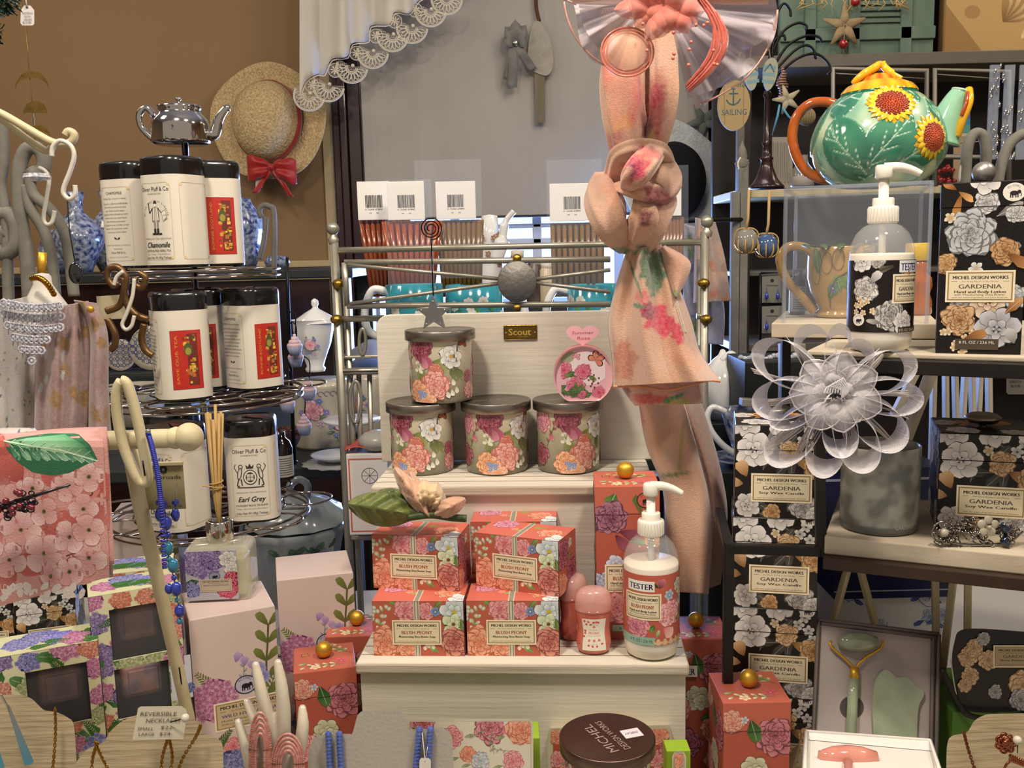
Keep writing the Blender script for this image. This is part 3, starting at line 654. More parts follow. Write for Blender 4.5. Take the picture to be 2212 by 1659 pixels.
# pump bottles
def pump_bottle(label,kind,loc,R=.0278,rz=0.,nz=0.,H=1.0):
 t=thing('lotion_bottle',label,'lotion bottle',loc,rz,group=None);h=.093*H
 prof=[(0,0),(R*.8,0),(R*.93,.003),(R,.012),(R,h),(R*.985,h+.006),(R*.93,h+.013),(R*.8,h+.021),(R*.6,h+.027),(R*.42,h+.0295),(R*.40,h+.034)]
 b=B();b.lathe(prof[3:],seg=48);b.build('clear_bottle',CLEAR,t)
 b=B();q=R-.0006;b.lathe([(0,.0008),(q*.8,.001),(q*.93,.0035),(q,.0125),(q,h+.001),(q*.98,h+.003),(0,h+.0035)],seg=48);b.build('lotion_fill',LOTION,t)
 b=B();b.tube([(0,0,h),(0,0,h+.03)],.0032,14);b.build('dip_tube',mat('frosted tube','d8d8d2',.3,alpha=.75),t)
 rng=random.Random(5);a=Art();y0,y1=.019,h-.003
 if kind=='peony':
  a.rect(-PI*R,y0,PI*R,y1,'b95d4a');a.bud=None
  a.petal(.007,.077,1.0,.010,.009,'4a2028','d0788a',rng);a.leaf(.006,.077,2.2,.006,.003,'1e2a18','3a4a28');a.small(.018,.069,.0055,rng,'c4d0e0','5a7aa0','e8e8d8',6);a.gardenia(.032,.076,.008,rng,'d8d4c0','8a8a78');a.gardenia(.036,.062,.007,rng,'d8d4c0','8a8a78');a.leaf(.034,.056,-1.4,.016,.006,'2a3a24','68784c',rng)
  a.peony(-.016,.037,.014,('8a2a5a','d06a8a','f0a8a8'),rng,rings=7);a.leaf(.002,.04,-2,.008,.006,'2a4a20','6a9a40',rng);a.peony(.019,.05,.0135,('c0485a','e696a0','f6ccc8'),rng,rings=7);a.petal(.012,.036,-.7,.014,.013,'d87a80','f6ccc4',rng);a.leaf(.026,.042,.2,.010,.004,'4a5a2a','9aa860',rng)
  a.leaf(.004,.027,1.2,.008,.004,'5a7a4a','b8c898');a.peony(-.05,.06,.016,COR,rng);a.peony(.06,.05,.016,MAG,rng)
  a.rect(-PI*R,y0,-.001+.004,y0+.008,'8fb3a0');a.text('8 FL OZ / 236 ML',-.011,y0+.004,.0032,'22302c',w=.024)
  for i in range(9):
   x=.006+i*.007;a.rect(x-.0035,y0,x+.0035,y0+.006,'d8bc98' if i%1 else 'b95d4a');a.petal(x,y0,PI/2,.0065,.004,'d8b890','d8b890');a.petal(x,y0,PI/2+.9,.006,.0025,'d8b890','d8b890');a.petal(x,y0,PI/2-.9,.006,.0025,'d8b890','d8b890')
  a.label(-.010,.058,.038,.027,BLUSHL);a.rect(-.026,.0735,.0025,.084,'e8e4da');a.text('TESTER',-.0115,.0785,.0058,'1c2450',w=.025,bold=.0005)
 else:
  a.rect(-PI*R,y0-.002,PI*R,y1,'14110f')
  a.gardenia(-.02,.083,.011,rng,'f0eee8','aaa6a0');a.peony(-.017,.058,.0115,('4a4846','a8a4a0','e6e2dc'),rng);a.petal(-.012,.063,.9,.014,.008,'6a6866','e0ddd8',rng);a.peony(-.006,.082,.006,('3a3836','9a9894','d8d4cc'),rng);a.fern(-.006,.074,.3,.014,'6a6050',rng)
  for i in range(9):a.small(-.019+rng.uniform(-.007,.013),.043+rng.uniform(-.007,.006),.003,rng,'f0e2c4','b08a5a')
  a.peony(.006,.034,.014,('2c2a28','8a8682','cfccc6'),rng,rings=7);a.leaf(-.002,.028,3.0,.012,.005,'5a5850','b8b4a8',rng);a.gardenia(.018,.028,.010,rng);a.peony(.024,.072,.01,('6a3c18','b07a48','e0bc90'),rng);a.emblem(-.0225,.030,.0055,'e6e2d8','e6e2d8','2a2624')
  a.rect(.013,y0-.001,.04,y0+.005,'3a3228');a.text('8 FL OZ / 236 ML',.024,y0+.002,.0025,'c8c0b0',w=.02)
  a.label(.022,.058,.03,.026,GARDL);a.rect(.0125,.0725,.04,.083,'e6e6ea');a.text('TESTER',.024,.0775,.0068,'26305c',w=.02,bold=.0004)
  a.peony(-.055,.06,.016,('4a4846','a8a4a0','e6e2dc'),rng);a.peony(.06,.05,.016,('6a3c18','b07a48','e0bc90'),rng)
 b=B();n=64;vs=[];R3=R+.0003
 b.lathe([(R3-.0002,y0),(R3,y0+.0002),(R3,y1)],seg=64,m=0,col=C('b95d4a' if kind=='peony' else '14110f'))
 a.put(b,cyl_map(R3),0,(-PI*R3*.998,y0,PI*R3*.998,y1),.003,off=.0001);b.build('paper_label',PRINT,t)
 b=B();z=h+.030;r=R*.46
 b.lathe([(0,z),(r*.95,z),(r,z+.001),(r,z+.0145),(r*.95,z+.0152),(r*.74,z+.0152),(r*.72,z+.016),(r*.72,z+.022),(r*.66,z+.0228),(r*.34,z+.0228),(r*.34,z+.042),(0,z+.042)],seg=40)
 for i in range(28):a_=2*PI*i/28;b.box((r*1.0*cos(a_),r*1.0*sin(a_),z+.0075),(.0008,.0008,.0125),.0002)
 pc_=b.build('pump_collar',WHITEP,t)
 b=B();zt=z+.040
 b.lathe([(0,zt),(r*.56,zt),(r*.6,zt+.001),(r*.6,zt+.0105),(r*.5,zt+.0122),(0,zt+.0125)],seg=28)
 pts=spl([(0,0,zt+.009),(.012,0,zt+.0095),(.022,0,zt+.007),(.031,0,zt+.0025)],5)
 M_=[(.0052-.0024*i/(len(pts)-1))for i in range(len(pts))];c,s_=cos(nz),sin(nz)
 b.tube([(p.x*c,p.x*s_,p.z)for p in pts],M_,12);b.build('pump_nozzle',WHITEP,pc_)
 return t
pump_bottle('coral peony lotion pump bottle with handwritten tester sticker, right end of the riser','peony',foot(1407,1434,Z1,.0278)+Vector((0,0,F_)),.0278,-.12,-.12)
# hand sanitizers
PINKG=mat('pink gel','cc6656',.12,trans=.0,alpha=.92,coat=.5,noise=(30,.4,'ee9a86'),sss=.0)
CAPC=mat('milky cap','e6b2a6',.25,alpha=.55,coat=.3)
t=thing('hand_sanitizer','small pink peony hand sanitizer with printed label, nearest the lotion pump','hand sanitizer',foot(1283,1419,Z1,.014)+Vector((0,0,F_)),-.05)
def hour(z):return 1-.10*math.exp(-((z-.026)/.011)**2)
b=B();prof=[(0,0),(.0135,0),(.0162,.003),(.0172,.008)]+[(.0182*hour(z),z)for z in[.008+.036*i/14 for i in range(1,15)]]+[(.0182,.046),(0,.046)]
b.lathe(prof,seg=40,sy=.72);b.build('gel_bottle',PINKG,t)
b=B();b.lathe([(0,.0445),(.0186,.0445),(.019,.046),(.0188,.056),(.0165,.0625),(.0125,.0665),(.007,.068),(0,.0682)],seg=40,sy=.74);b.build('flip_cap',CAPC,t)
a=Art();rng=random.Random(9);n_=30
lp=[(.0120*sx*(1-.12*math.exp(-((y-.024)/.01)**2)),y)for sx,ys in((1,[.006+.033*i/12 for i in range(13)]),(-1,[.039-.033*i/12 for i in range(13)]))for y in ys];a.poly(lp,'e8e0d0')
for i in range(26):
 x,y=rng.uniform(-.0105,.0105),rng.uniform(.008,.037)
 if abs(x)<.0078 and .012<y<.033:continue
 a.ell(x,y,.0011,.0014,'d0503c',rng.uniform(0,3),7,.2,rng)
a.text('SWEET',0,.0275,.0026,'d08a74',w=.011);a.text('PEONY',0,.0242,.0026,'c0402c',w=.0105,bold=.0001);a.text('HAND SANITIZER',0,.0213,.0011,'b87a68',w=.0135);a.text('1.0 FL OZ',0,.0125,.001,'b87a68',w=.007);a.text('mini & me',0,.033,.0014,'c07a68',w=.0085)
for x,y in((-.005,.0165),(0,.0163),(.005,.0168),(0,.0305)):a.small(x,y,.0015,rng,'d0503c','c0402c','e8e0d0',4)
b=B()
def smap(x,y,d):
 R_=.0182*hour(y)+d+.0004;s_=max(-1,min(1,x/R_));return Vector((R_*s_,-.72*R_*math.sqrt(1-s_*s_),y))
a.put(b,smap,0,None,.0015,eps=1.2e-5,yst=.003);b.build('front_label',MATTE,t)
d2=dup(t,foot(1240,1386,Z1,.014)+Vector((0,0,F_)),1.0,'pink hand sanitizer turned sideways, behind the other one, beside the soap boxes')
# the room
WY=3.2
TAN=mat('tan wall paint','8c7150',.85,noise=(6,.15,'806747'),bump=(260,.12))
CREAMT=mat('cream trim paint','b9a57c',.55,bump=(80,.05))
DARKW=mat('dark red stained wood','33130d',.35,noise=(14,.6,'1c0906'),coat=.3,stretch=(1,1,.12))
SHADE=mat('grained grey panel','aaa59c',.7,noise=(9,.35,'9c988f'),wave=(16,.12,'X'),stretch=(1,1,.22))
xl=P(722,300,WY).x;xr=P(1590,300,WY).x;zb=.72
def sb(name,lo,hi,m,bev=0):b=B();b.box([(lo[i]+hi[i])/2 for i in range(3)],[hi[i]-lo[i]for i in range(3)],bev);return struct(b.build(name,m,world=True))
zr=P(660,596,WY).z
sb('wall_back',(-2.4,WY,zr),(xl,WY+.1,2.72),TAN)
sb('wall_back_lower',(-2.4,WY,0),(xl,WY+.1,zr),DARKW)
sb('wall_back_right',(xr,WY,0),(2.4,WY+.1,2.72),TAN)
sb('wall_back_under_window',(xl,WY,0),(xr,WY+.1,zb),DARKW)
sb('wall_left',(-2.5,-.3,0),(-2.4,WY+.1,2.72),TAN);sb('wall_right',(2.4,-.3,0),(2.5,WY+.1,2.72),TAN)
sb('floor',(-2.5,-.6,-.05),(2.5,4.2,0),mat('dark carpet','2a2522',.95,bump=(300,.4)))
sb('ceiling',(-2.5,-.3,2.72),(2.5,WY+.1,2.78),mat('ceiling paint','c9c0ae',.9,bump=(60,.2)))
b=B()
for z0,z1,d in((zr-.012,zr+.012,.022),(zr+.012,zr+.03,.014),(zr+.03,zr+.052,.03)):b.box(((-2.4+xl)/2,WY-d/2,(z0+z1)/2),(xl+2.4,d,z1-z0),.003)
struct(b.build('trim_1',CREAMT,world=True))
b=B()
for x0,x1,d in((xl-.038,xl-.004,.012),):b.box(((x0+x1)/2,WY-d/2,1.72),(x1-x0,d,1.9),.002)
struct(b.build('trim_2',CREAMT,world=True))
b=B()
for sx,x0 in((1,xl),(-1,xr)):
 for a0,a1,d in((0,.026,.03),(.026,.05,.045),(.05,.095,.022),(.095,.118,.04)):b.box((x0+sx*(a0+a1)/2,WY-d/2,1.7),(a1-a0,d,2.0),.004)
b.box(((xl+xr)/2,WY-.05,zb),(xr-xl,.14,.04),.006)
struct(b.build('trim_window_casing',DARKW,world=True))
# window behind the panel
zs=P(1000,470,WY-.06).z
b=B();b.box(((xl+xr)/2,WY-.05,(zs+2.6)/2),(xr-xl-.21,.014,2.6-zs),.002);b.box(((xl+xr)/2,WY-.055,zs),(xr-xl-.21,.022,.008),.002,1)
struct(b.build('window_1',[SHADE,mat('black rail','15161a',.5)],world=True))
WF=mat('white window frame','c8d4e6',.5)
b=B();wx0,wx1=xl+.115,xr-.115
for z in(zb+.03,zb+.36,zs-.03,zs-.09):b.box(((wx0+wx1)/2,WY+.02,z),(wx1-wx0,.03,.035 if z<zs-.05 else .014),.003)
for i in range(5):b.box((wx0+(wx1-wx0)*i/4,WY+.02,(zb+zs)/2),(.03,.03,zs-zb),.003)
struct(b.build('window_2',WF,world=True))
b=B();b.box(((wx0+wx1)/2,WY+.04,(zb+zs)/2+.2),(wx1-wx0,.004,zs-zb+.4),0);struct(b.build('window_3',mat('window glass','ffffff',.02,alpha=.08),world=True))
b=B();b.add([(-2.5,4.1,0),(2.5,4.1,0),(2.5,4.1,2.8),(-2.5,4.1,2.8)],[(0,1,2,3)]);struct(b.build('sky',mat('daylight','8fb4ff',1,emit=1.8,noise=(1.2,.5,'e8f0ff')),world=True))
# tables
TCL=mat('pale table top','b9b2a0',.8,bump=(200,.2));DKP=mat('dark painted wood','1d211f',.5,noise=(20,.5,'2c3330'),bump=(60,.2))
def table(name,label,lo,hi,m,leg=True):
 t=thing(name,label,'table',((lo[0]+hi[0])/2,(lo[1]+hi[1])/2,0));w_,d_=hi[0]-lo[0],hi[1]-lo[1]
 b=B();b.box((0,0,hi[2]-.0125),(w_,d_,.025),.004);b.build('table_top',m,t)
 for sx in(-1,1):
  for sy in(-1,1):b=B();b.box((sx*(w_/2-.04),sy*(d_/2-.04),(hi[2]-.025)/2),(.05,.05,hi[2]-.025),.004);b.build('leg',m,t)
 return t
table('display_table','long pale table under the peony and tea displays',(-1.1,.50,0),(1.0,1.62,TABLE),TCL)
tz=1.11
BT=table('back_table','dark painted table under the blue lit china by the window',(-1.35,1.72,0),(.52,2.45,tz),DKP)
BT2=table('wall_shelf_table','dark table against the tan wall under the blue and white vases',(-1.75,2.5,0),(-.42,3.0,P(300,590,2.5).z),DKP)
# helpers for turned things placed by their foot
def turned(name,label,cat,px,py,Y,prof,m,part=None,parent=None,seg=36,sx=1,sy=1,group=None,colf=None,shape=None,z=None):
 """prof: (radius, height) in photo pixels at that distance"""
 p=P(px,py,Y)
 if z is not None:p.z=z
 k=S(p);b=B();b.lathe([(r*k,h*k)for r,h in prof],(0,0,0),seg,0,sx,sy,colf=colf,shape=shape)
 t=thing(name,label,cat,p,group=group)if parent is None else parent
 if parent is not None:
  q=p-t.location;b.v=[(v[0]+q.x,v[1]+q.y,v[2]+q.z)for v in b.v]
 b.build(part or 'body',m,t);return t,k
def wt(t,part,pts,r,m,seg=8,flat=1.,closed=False):  # world-space tube as part of t
 b=B();b.tube(pts,r,seg,0,closed,flat=flat);return b.build(part,m,t,world=True)
def arts(t,part,art,mp,m=PRINT,**kw):b=B();art.put(b,mp,0,**kw);return b.build(part,m,t)
def grow(s,p0,ax,px_):  # local frame from pixels
 return None
 # straw hat with red ribbon
STRAW=mat('pale straw','c9b287',.8,noise=(170,.75,'8f7648'),vor=(150,1.0),bump=(150,.9))
RED=mat('red satin ribbon','a3160f',.4,sheen=.3,noise=(30,.4,'6e0a08'),bump=(60,.3))
hp_=P(583,265,WY-.11);k=S(hp_)
hat=thing('straw_hat','wide brimmed straw hat with red ribbon bow, hung on the tan wall','hat',hp_,0,0,0)
R=Vector((-.22,-.95,.12)).normalized().to_track_quat('Z','Y').to_matrix().to_4x4()
def wav(a,z):return 1+.035*sin(3*a+.6)+.02*sin(5*a)
b=B();b.lathe([(130*k,.018),(118*k,.006),(95*k,.0),(78*k,.004)],seg=72,M=R,shape=lambda a,z:1+.05*sin(2*a+2.2)+.02*sin(5*a));b.build('brim',STRAW,hat,solid=.003)
b=B();b.lathe([(76*k,.0),(74*k,.03),(67*k,.065),(52*k,.09),(28*k,.104),(0,.108)],seg=56,M=R,sy=1.15);b.build('crown',STRAW,hat)
b=B();b.lathe([(76.5*k,.004),(77*k,.012),(75.5*k,.028),(75*k,.03)],seg=56,M=R,sy=1.15);b.build('ribbon_band',RED,hat,solid=.001)
b=B()
def bow(b,c,w_,h_,ux=(1,0,0),uz=(0,0,1),m=0,fold=.3,dep=.018,tails=True):
 c,ux,uz=Vector(c),Vector(ux),Vector(uz);n=ux.cross(uz)
 for s_ in(-1,1):
  def lobe(u,v,s_=s_):
   x=u;hh=h_*(.18+.82*sin(min(1,x*1.15)*PI*.62))*.5;y=(v-.5)*2*hh*(1+.1*sin(9*u));z=dep*sin(u*PI)*(1-fold*cos(v*2*PI*2))*.8
   return c+ux*s_*x*w_+uz*(y-.1*h_*x)+n*z
  b.grid(lobe,14,12,m)
  if tails:
   def tl(u,v,s_=s_):return c+ux*s_*(u*w_*.75+(v-.5)*h_*.22)-uz*(u*h_*1.1+.02*h_*sin(9*u))+n*(.004+.004*sin(6*u+3*v))
   b.grid(tl,10,4,m)
 b.ball(c+n*dep*.5,h_*.14,m,12)
bow(b,P(587,362,WY-.19),52*k,52*k,(1,0,-.1));b.build('bow',RED,hat,world=True,solid=.0008)
pt=P(559,396,WY-.18);b=B();b.box(pt,(14*k,.001,18*k),.0008);b.tube([pt+Vector((0,0,9*k)),P(556,376,WY-.18)],.0006,5);b.build('price_tag',mat('white card','dcd8d0',.7,bump=(90,.05)),hat,world=True)
# lace curtain
LACE=mat('ivory lace cloth','cfc8b8',.85,sheen=.3,bump=(300,.3),noise=(5,.25,'b9b4ac'));LACED=mat('lace thread','d6cebb',.85,bump=(500,.3));NET=mat('lace net','b8b2a8',.9,weave=(55,.05,.6))
cu=thing('lace_curtain','ivory cloth valance with scalloped lace edge, hanging over the window corner','curtain',P(700,0,2.98))
edge=[(647,214),(658,178),(684,160),(700,160),(716,128),(750,122),(760,94),(795,88),(800,56),(842,52),(852,26),(885,28),(905,0),(950,-20),(1000,-50)]
ed=spl([(x,y,0)for x,y in edge],6)
def cl(u,v):
 i=u*(len(ed)-1);j=int(i);f=i-j;e=ed[j]*(1-f)+ed[min(j+1,len(ed)-1)]*f
 x=e.x;y=e.y*(1-v)+(-90)*v;fo=.03*sin(x*.052+.5)+.012*sin(x*.13)
 if x<690:fo+=.05*sin((x-645)/45*PI)
 return P(x,y,2.98-fo)
b=B();b.grid(cl,110,14);b.build('cloth',LACE,cu,world=True,solid=.001)
b=B();nb=B();LY=2.97;s_=S(P(800,100,LY))
def lp2(cx,cy):return lambda x,y,d=0:P(cx+x,cy+y,LY-.004-d)
for cx,cy,rot in((668,212,.35),(710,192,.3),(760,152,.25),(805,120,.2),(848,84,.2),(890,66,.2),(930,30,.2),(965,4,.2)):
 for i in range(9):
  a_=PI/2+rot+(i-4)*.36;L_=25
  pts=[]
  for j in range(10):t_=2*PI*j/10;x,y=21+8*cos(t_),3.4*sin(t_);pts.append(P(cx+x*cos(a_)-y*sin(a_),cy-6+x*sin(a_)+y*cos(a_),LY-.004))
  b.tube(pts,.0016,4,closed=True)
 for R_ in(12,9,31.5,34):
  b.tube([P(cx+R_*cos(PI/2+rot+q),cy-6+R_*sin(PI/2+rot+q),LY-.003)for q in[(-1.7+3.4*i/20)for i in range(21)]],.0018,4)
 b.ball(P(cx+2,cy-10,LY-.004),.006,seg=8)
 nb.add([P(cx,cy-8,LY)]+[P(cx+34*cos(PI/2+rot+q),cy-6+34*sin(PI/2+rot+q),LY)for q in[(-1.9+3.8*i/16)for i in range(17)]],[(0,i,i+1)for i in range(1,17)])
for cx,cy in((673,184),(724,152),(770,115),(812,78),(853,46),(897,22)):
 for i in range(8):a_=i*PI/4+.2;b.tube([P(cx,cy,LY-.004),P(cx+7*cos(a_),cy+7*sin(a_),LY-.004),P(cx+11*cos(a_),cy+11*sin(a_),LY-.004)],[.0008,.0028,.001],4)
 b.tube([P(cx+15*cos(q),cy+15*sin(q),LY-.003)for q in[2*PI*i/16 for i in range(16)]],.0014,4,closed=True)
 nb.add([P(cx+16*cos(q),cy+16*sin(q),LY)for q in[2*PI*i/16 for i in range(16)]],[tuple(range(16))])
b.tube([P(e.x+2,e.y+3,LY-.004)for e in ed[::2]],.002,4)
b.build('lace_trim',LACED,cu,world=True);nb.build('net',NET,cu,world=True)
# driftwood paddle with ribbon bow on the panel
t=thing('wooden_paddle','whitewashed wooden paddle ornament hung on the grey window panel','wall ornament',P(1165,200,WY-.09));k=S(t.location)
WW=mat('chalky wood','a9a394',.85,noise=(50,.5,'8a8272'),bump=(120,.4));ROPE=mat('brown rope','5a3a20',.9,bump=(300,.6))
b=B();o_=[(1140,130),(1142,90),(1150,55),(1158,45),(1168,50),(1185,80),(1194,115),(1194,145),(1182,163),(1160,158),(1146,148)]
q=spl([(x,y,0)for x,y in o_],5,True);b.prism([(e.x,e.y)for e in q],lambda x,y,d:P(x,y,WY-.1+d),.022,0);b.build('paddle_blade',WW,t,world=True)
b=B();b.prism([(1155,150),(1177,152),(1178,264),(1157,265)],lambda x,y,d:P(x,y,WY-.095+d),.014,0);b.build('shaft',mat('weathered stick','7d735f',.9,noise=(60,.5,'5f5645'),bump=(90,.5),stretch=(1,1,.1)),t,world=True)
wt(t,'rope',PP([(1158,-30),(1158,10),(1161,30),(1165,46)],WY-.09),.006,ROPE)
GRIB=mat('grey ribbon','77746c',.6,sheen=.3,noise=(40,.5,'5c5a54'),bump=(80,.4))
t=thing('ribbon_bow','grey ribbon bow with silver button tied on the wooden paddle','bow',P(1115,100,WY-.12))
b=B();k=S(t.location)
for a_,L_ in((2.2,45),(1.6,52),(1.0,46),(2.9,34),(.2,30)):
 def lf(u,v):r_=L_*k*u;return P(1115,92,WY-.125)+Vector((cos(a_)*r_-sin(a_)*(v-.5)*30*k*sin(PI*min(1,u+.12)),-.02*sin(u*PI),sin(a_)*r_+cos(a_)*(v-.5)*30*k*sin(PI*min(1,u+.12))))
 b.grid(lf,8,4)
for x1,y1 in((1106,190),(1150,150),(1098,170)):
 def lf(u,v):return P(1112+(x1-1112)*u+(v-.5)*22,92+(y1-92)*u+3*sin(v*6),WY-.125-.01*sin(u*5))
 b.grid(lf,8,3)
b.build('ribbon',GRIB,t,world=True,solid=.001)
b=B();b.ball(P(1114,92,WY-.14),7*k,sy=.5,seg=14);b.build('button',SILVER,t,world=True)
# metal baker's rack behind the riser
RM=mat('aged nickel tube','a8a496',.36,.7,noise=(60,.4,'93866a'))
rk=thing('bakers_rack','aged nickel tube rack with ball finials and hammered disc, behind the riser','rack',P(1120,1200,1.3));rk.location.z=TABLE
RY=1.25
def bar(name,p,q,r=.0042,Y=None,Y2=None):return wt(rk,name,[P(p[0],p[1],Y or RY),P(q[0],q[1],Y2 or Y or RY)],r,RM,10)
def post(name,px,y0,Y,r=.0045):
 a_=P(px,y0,Y);return wt(rk,name,[(a_.x,a_.y,TABLE),a_],r,RM,12)
post('post',721,520,RY,.006);post('post',1522,500,RY,.006);post('post',744,575,1.262,.0045);post('post',1512,560,1.29)
for px,py in((716,503),(1523,488)):
 b=B();a_=P(px+4,py+14,RY);b.ball(a_+Vector((0,0,.014)),.0085,seg=20);b.lathe([(.006,-.006),(.0075,0),(.004,.004),(.0035,.008)],a_,16);b.build('finial',RM,rk,world=True)
for p,q in(((724,541),(1522,523)),((724,690),(830,687)),((1505,683),(1528,683)),((737,804),(830,802)),((748,1162),(808,1160)),((735,662+140),(830,800))):bar('rail',p,q)
for p,q in(((744,567),(1318,560)),((750,661),(1318,657)),((744,567),(750,661))):bar('basket_rail',p,q,.004,1.235)
for p,q in(((752,572),(1085,603)),((757,656),(1085,611)),((1150,604),(1318,583)),((1150,610),(1318,631))):bar('cross_wire',p,q,.0026,1.232)
b=B();c_=P(1117,608,1.23);kk=S(c_);b.lathe([(0,-.004),(40*kk,-.004),(42*kk,-.002),(42*kk,.002),(40*kk,.004),(0,.004)],(0,0,0),40,M=Matrix.Translation(c_)@Matrix.Rotation(PI/2,4,'X')@Matrix.Diagonal((1,1.06,1,1)));b.build('hammered_disc',mat('hammered metal','77746e',.5,.6,bump=(160,.5)),rk,world=True)
for y in(563,660):b=B();b.ball(P(1117,y-5 if y<600 else y+5,1.232),.006,seg=12);b.build('rivet',BRASS,rk,world=True)
for x,y in((731,613),(727,690),(1520,612),(1525,690)):b=B();b.ball(P(x,y,1.245),.0085,seg=14,sz=.8);b.build('joint',BRASS,rk,world=True)
for x in(775,798):wt(rk,'rod',[P(x,802,1.26),P(x+8,1160,1.26)],.0034,RM)
for cx,cy,rx,ry in((768,868,12,45),(783,738,7,28)):wt(rk,'scroll_ring',[P(cx+rx*cos(q),cy+ry*sin(q),1.255)for q in[2*PI*i/24 for i in range(24)]],.0024,RM,closed=True)
zsh=P(1000,800,RY).z-.15
b=B();x0,x1=P(735,800,RY).x,P(1528,800,RY).x;zz=P(735,760,RY+.1).z;b.box(((x0+x1)/2,RY+.13,P(760,800,RY).z),(x1-x0,.25,.004),.001);b.build('shelf_plate',RM,rk,world=True)
zmug=P(900,752,1.33).z;b=B();b.box(((x0+x1)/2,RY+.13,zmug-.003),(x1-x0,.25,.004),.001);b.build('shelf_plate',RM,rk,world=True)
# teal mugs
TEAL=mat('teal glaze','2f8a9c',.12,coat=.6,noise=(30,.2,'4aa0aa'));WGL=mat('white glaze','dcdcd8',.12,coat=.6,noise=(12,.08,'c8ccd4'))
def mug(label,px,Y,hs=-1,R=.040):
 a_=P(px,690,Y);t=thing('mug',label,'mug',(a_.x,Y,zmug),group='teal mugs in the rack');H=P(px,615,Y).z-zmug
 b=B();b.lathe([(0,0),(R*.9,0),(R,.004),(R,H),(R-.002,H+.001),(R-.004,H),(R-.004,.01),(0,.008)],seg=44);b.build('cup',TEAL,t)
 a=Art();rng=random.Random(px);
 for i in range(12):x,y=rng.uniform(-.07,.07),rng.uniform(.01,H-.02);a.small(x,y,.008,rng,'e8e6dc','c4c8c4','d8b040',8);a.leaf(x+.006,y-.004,-.8,.014,.005,'2a6a3a','5a9a50',rng)
 arts(t,'daisy_print',a,cyl_map(R+.0003),strip=.004)
 b=B();b.tube(spl([(hs*R*.95,0,H*.9),(hs*(R+.018),0,H*.93),(hs*(R+.03),0,H*.62),(hs*(R+.026),0,H*.3),(hs*R*.93,0,H*.14)],8),.0058,12);b.build('handle',WGL,t)
mug('teal mug with white handle on the left, below the first stick bags',897,1.32,-1,.041);mug('teal mug in the middle, behind the star note clip',1026,1.36,1,.042);mug('teal mug on the right, beside the coral scarf',1281,1.34,-1,.037)
# honey stick bags
CARD=mat('white header card','dedad2',.7,bump=(60,.05));BAG=mat('cellophane','dfe8ff',.06,alpha=.08,coat=.8,bump=(35,.9))
def stickbag(label,cx,ytop,ybot,wt_,wb,col,Y,bag=None,card=None,ang=0,bar_=True):
 p=P((cx),ybot,Y);k=S(p);t=thing('honey_stick_bag',label,'honey stick bag',p,ang,group='bags of honey sticks');H=(ybot-ytop)*k
 b=B();m_=mat('honey straws '+col,col,.2,coat=.3,noise=(160,.5,mx(col,'000000',.4)),stretch=(1,1,.04));n=9
 for i in range(n):
  for j in range(2):u=(i+.5*j)/(n-1)-.5;b.tube([(u*wb*k,(j-.5)*.010,0),(u*wt_*k,(j-.5)*.009,H)],.0038*k/.00065*.9,7)
 b.build('straws',m_,t)
 if card:
  x0,y0,x1,y1=card;w_,h_=(x1-x0)*k,(y1-y0)*k;xc=((x0+x1)/2-cx)*k;zc=(ybot-(y0+y1)/2)*k
  b=B();b.box((xc,-.013,zc),(w_,.0015,h_),.0006);a=Art();rng=random.Random(cx)
  if bar_:
   x=-.012
   while x<.012:q=rng.uniform(.0004,.0013);a.rect(x,-.008,x+q,.010,'141414');x+=q+rng.uniform(.0004,.0010)
   a.text('0 12345 67890',0,-.0105,.0022,'141414',w=.025);a.text('oz      oz',.0,-.0155,.0022,'3a3a3a',w=.014)
  a.put(b,face_map((xc,-.0139,zc-.002),(1,0,0),(0,0,1)),1);b.build('header_card',[CARD,MATTE],t)
 if bag:
  x0,y0,x1,y1=bag
  def bg(u,v):x=(x0+(x1-x0)*u-cx)*k;z=(ybot-y1+(y1-y0)*v)*k;return(x,-.019+.004*sin(u*7+v*5)*(1-v),z)
  b=B();b.grid(bg,10,12);b.build('cellophane_bag',BAG,t)
 return t
stickbag('bag of amber honey sticks, leftmost, with a tilted white card',835,470,640,95,60,'8a4524',1.405,None,(783,398,850,478),.12)
stickbag('bag of orange honey sticks with barcode card behind the spiral clip',893,480,640,112,70,'9c4a22',1.37,(843,395,942,640),(848,398,926,478))
stickbag('tall clear bag of brown honey sticks with barcode card, second from the spiral',996,478,640,86,70,'7a5a26',1.40,(908,354,1047,600),(950,398,1034,476))
stickbag('bag of brown honey sticks with barcode card, left of the scarf knot',1246,484,640,100,96,'7c5c28',1.38,(1184,354,1300,640),(1190,402,1284,480))
stickbag('honey stick bag seen right of the scarf knot',1440,472,640,60,55,'7c5228',1.38,(1425,366,1481,600),(1432,390,1468,470),0,False)
# small china behind the bags
def crate(label,px0,px1,Y0,Y1,zt):
 x0,x1=P(px0,700,Y0).x,P(px1,700,Y0).x;b=B();z0=tz+F_;w_,d_,h_=x1-x0,Y1-Y0,zt-z0
 t=thing('wooden_crate',label,'crate',((x0+x1)/2,(Y0+Y1)/2,z0));b.box((0,0,h_/2),(w_,d_,h_),.003)
 for i in range(3):b.box((0,0,h_*(i+.5)/3),(w_+.006,d_+.006,h_*.24),.002)
 b.build('slats',DKP,t);return zt
CZ=crate('tall dark slatted crate behind the rack, holding a china pot and jars',1010,1250,1.75,2.05,1.402)
CZ2=crate('low dark crate on the left of the back table, holding patterned plates',200,400,2.31,2.44,1.226)
t,k=turned('coffee_pot','white china pot with long curved spout, in the window light','coffee pot',1062,640,1.9,[(0,0),(24,0),(28,20),(26,80),(20,140),(17,185),(0,188)],WGL,z=CZ+F_)
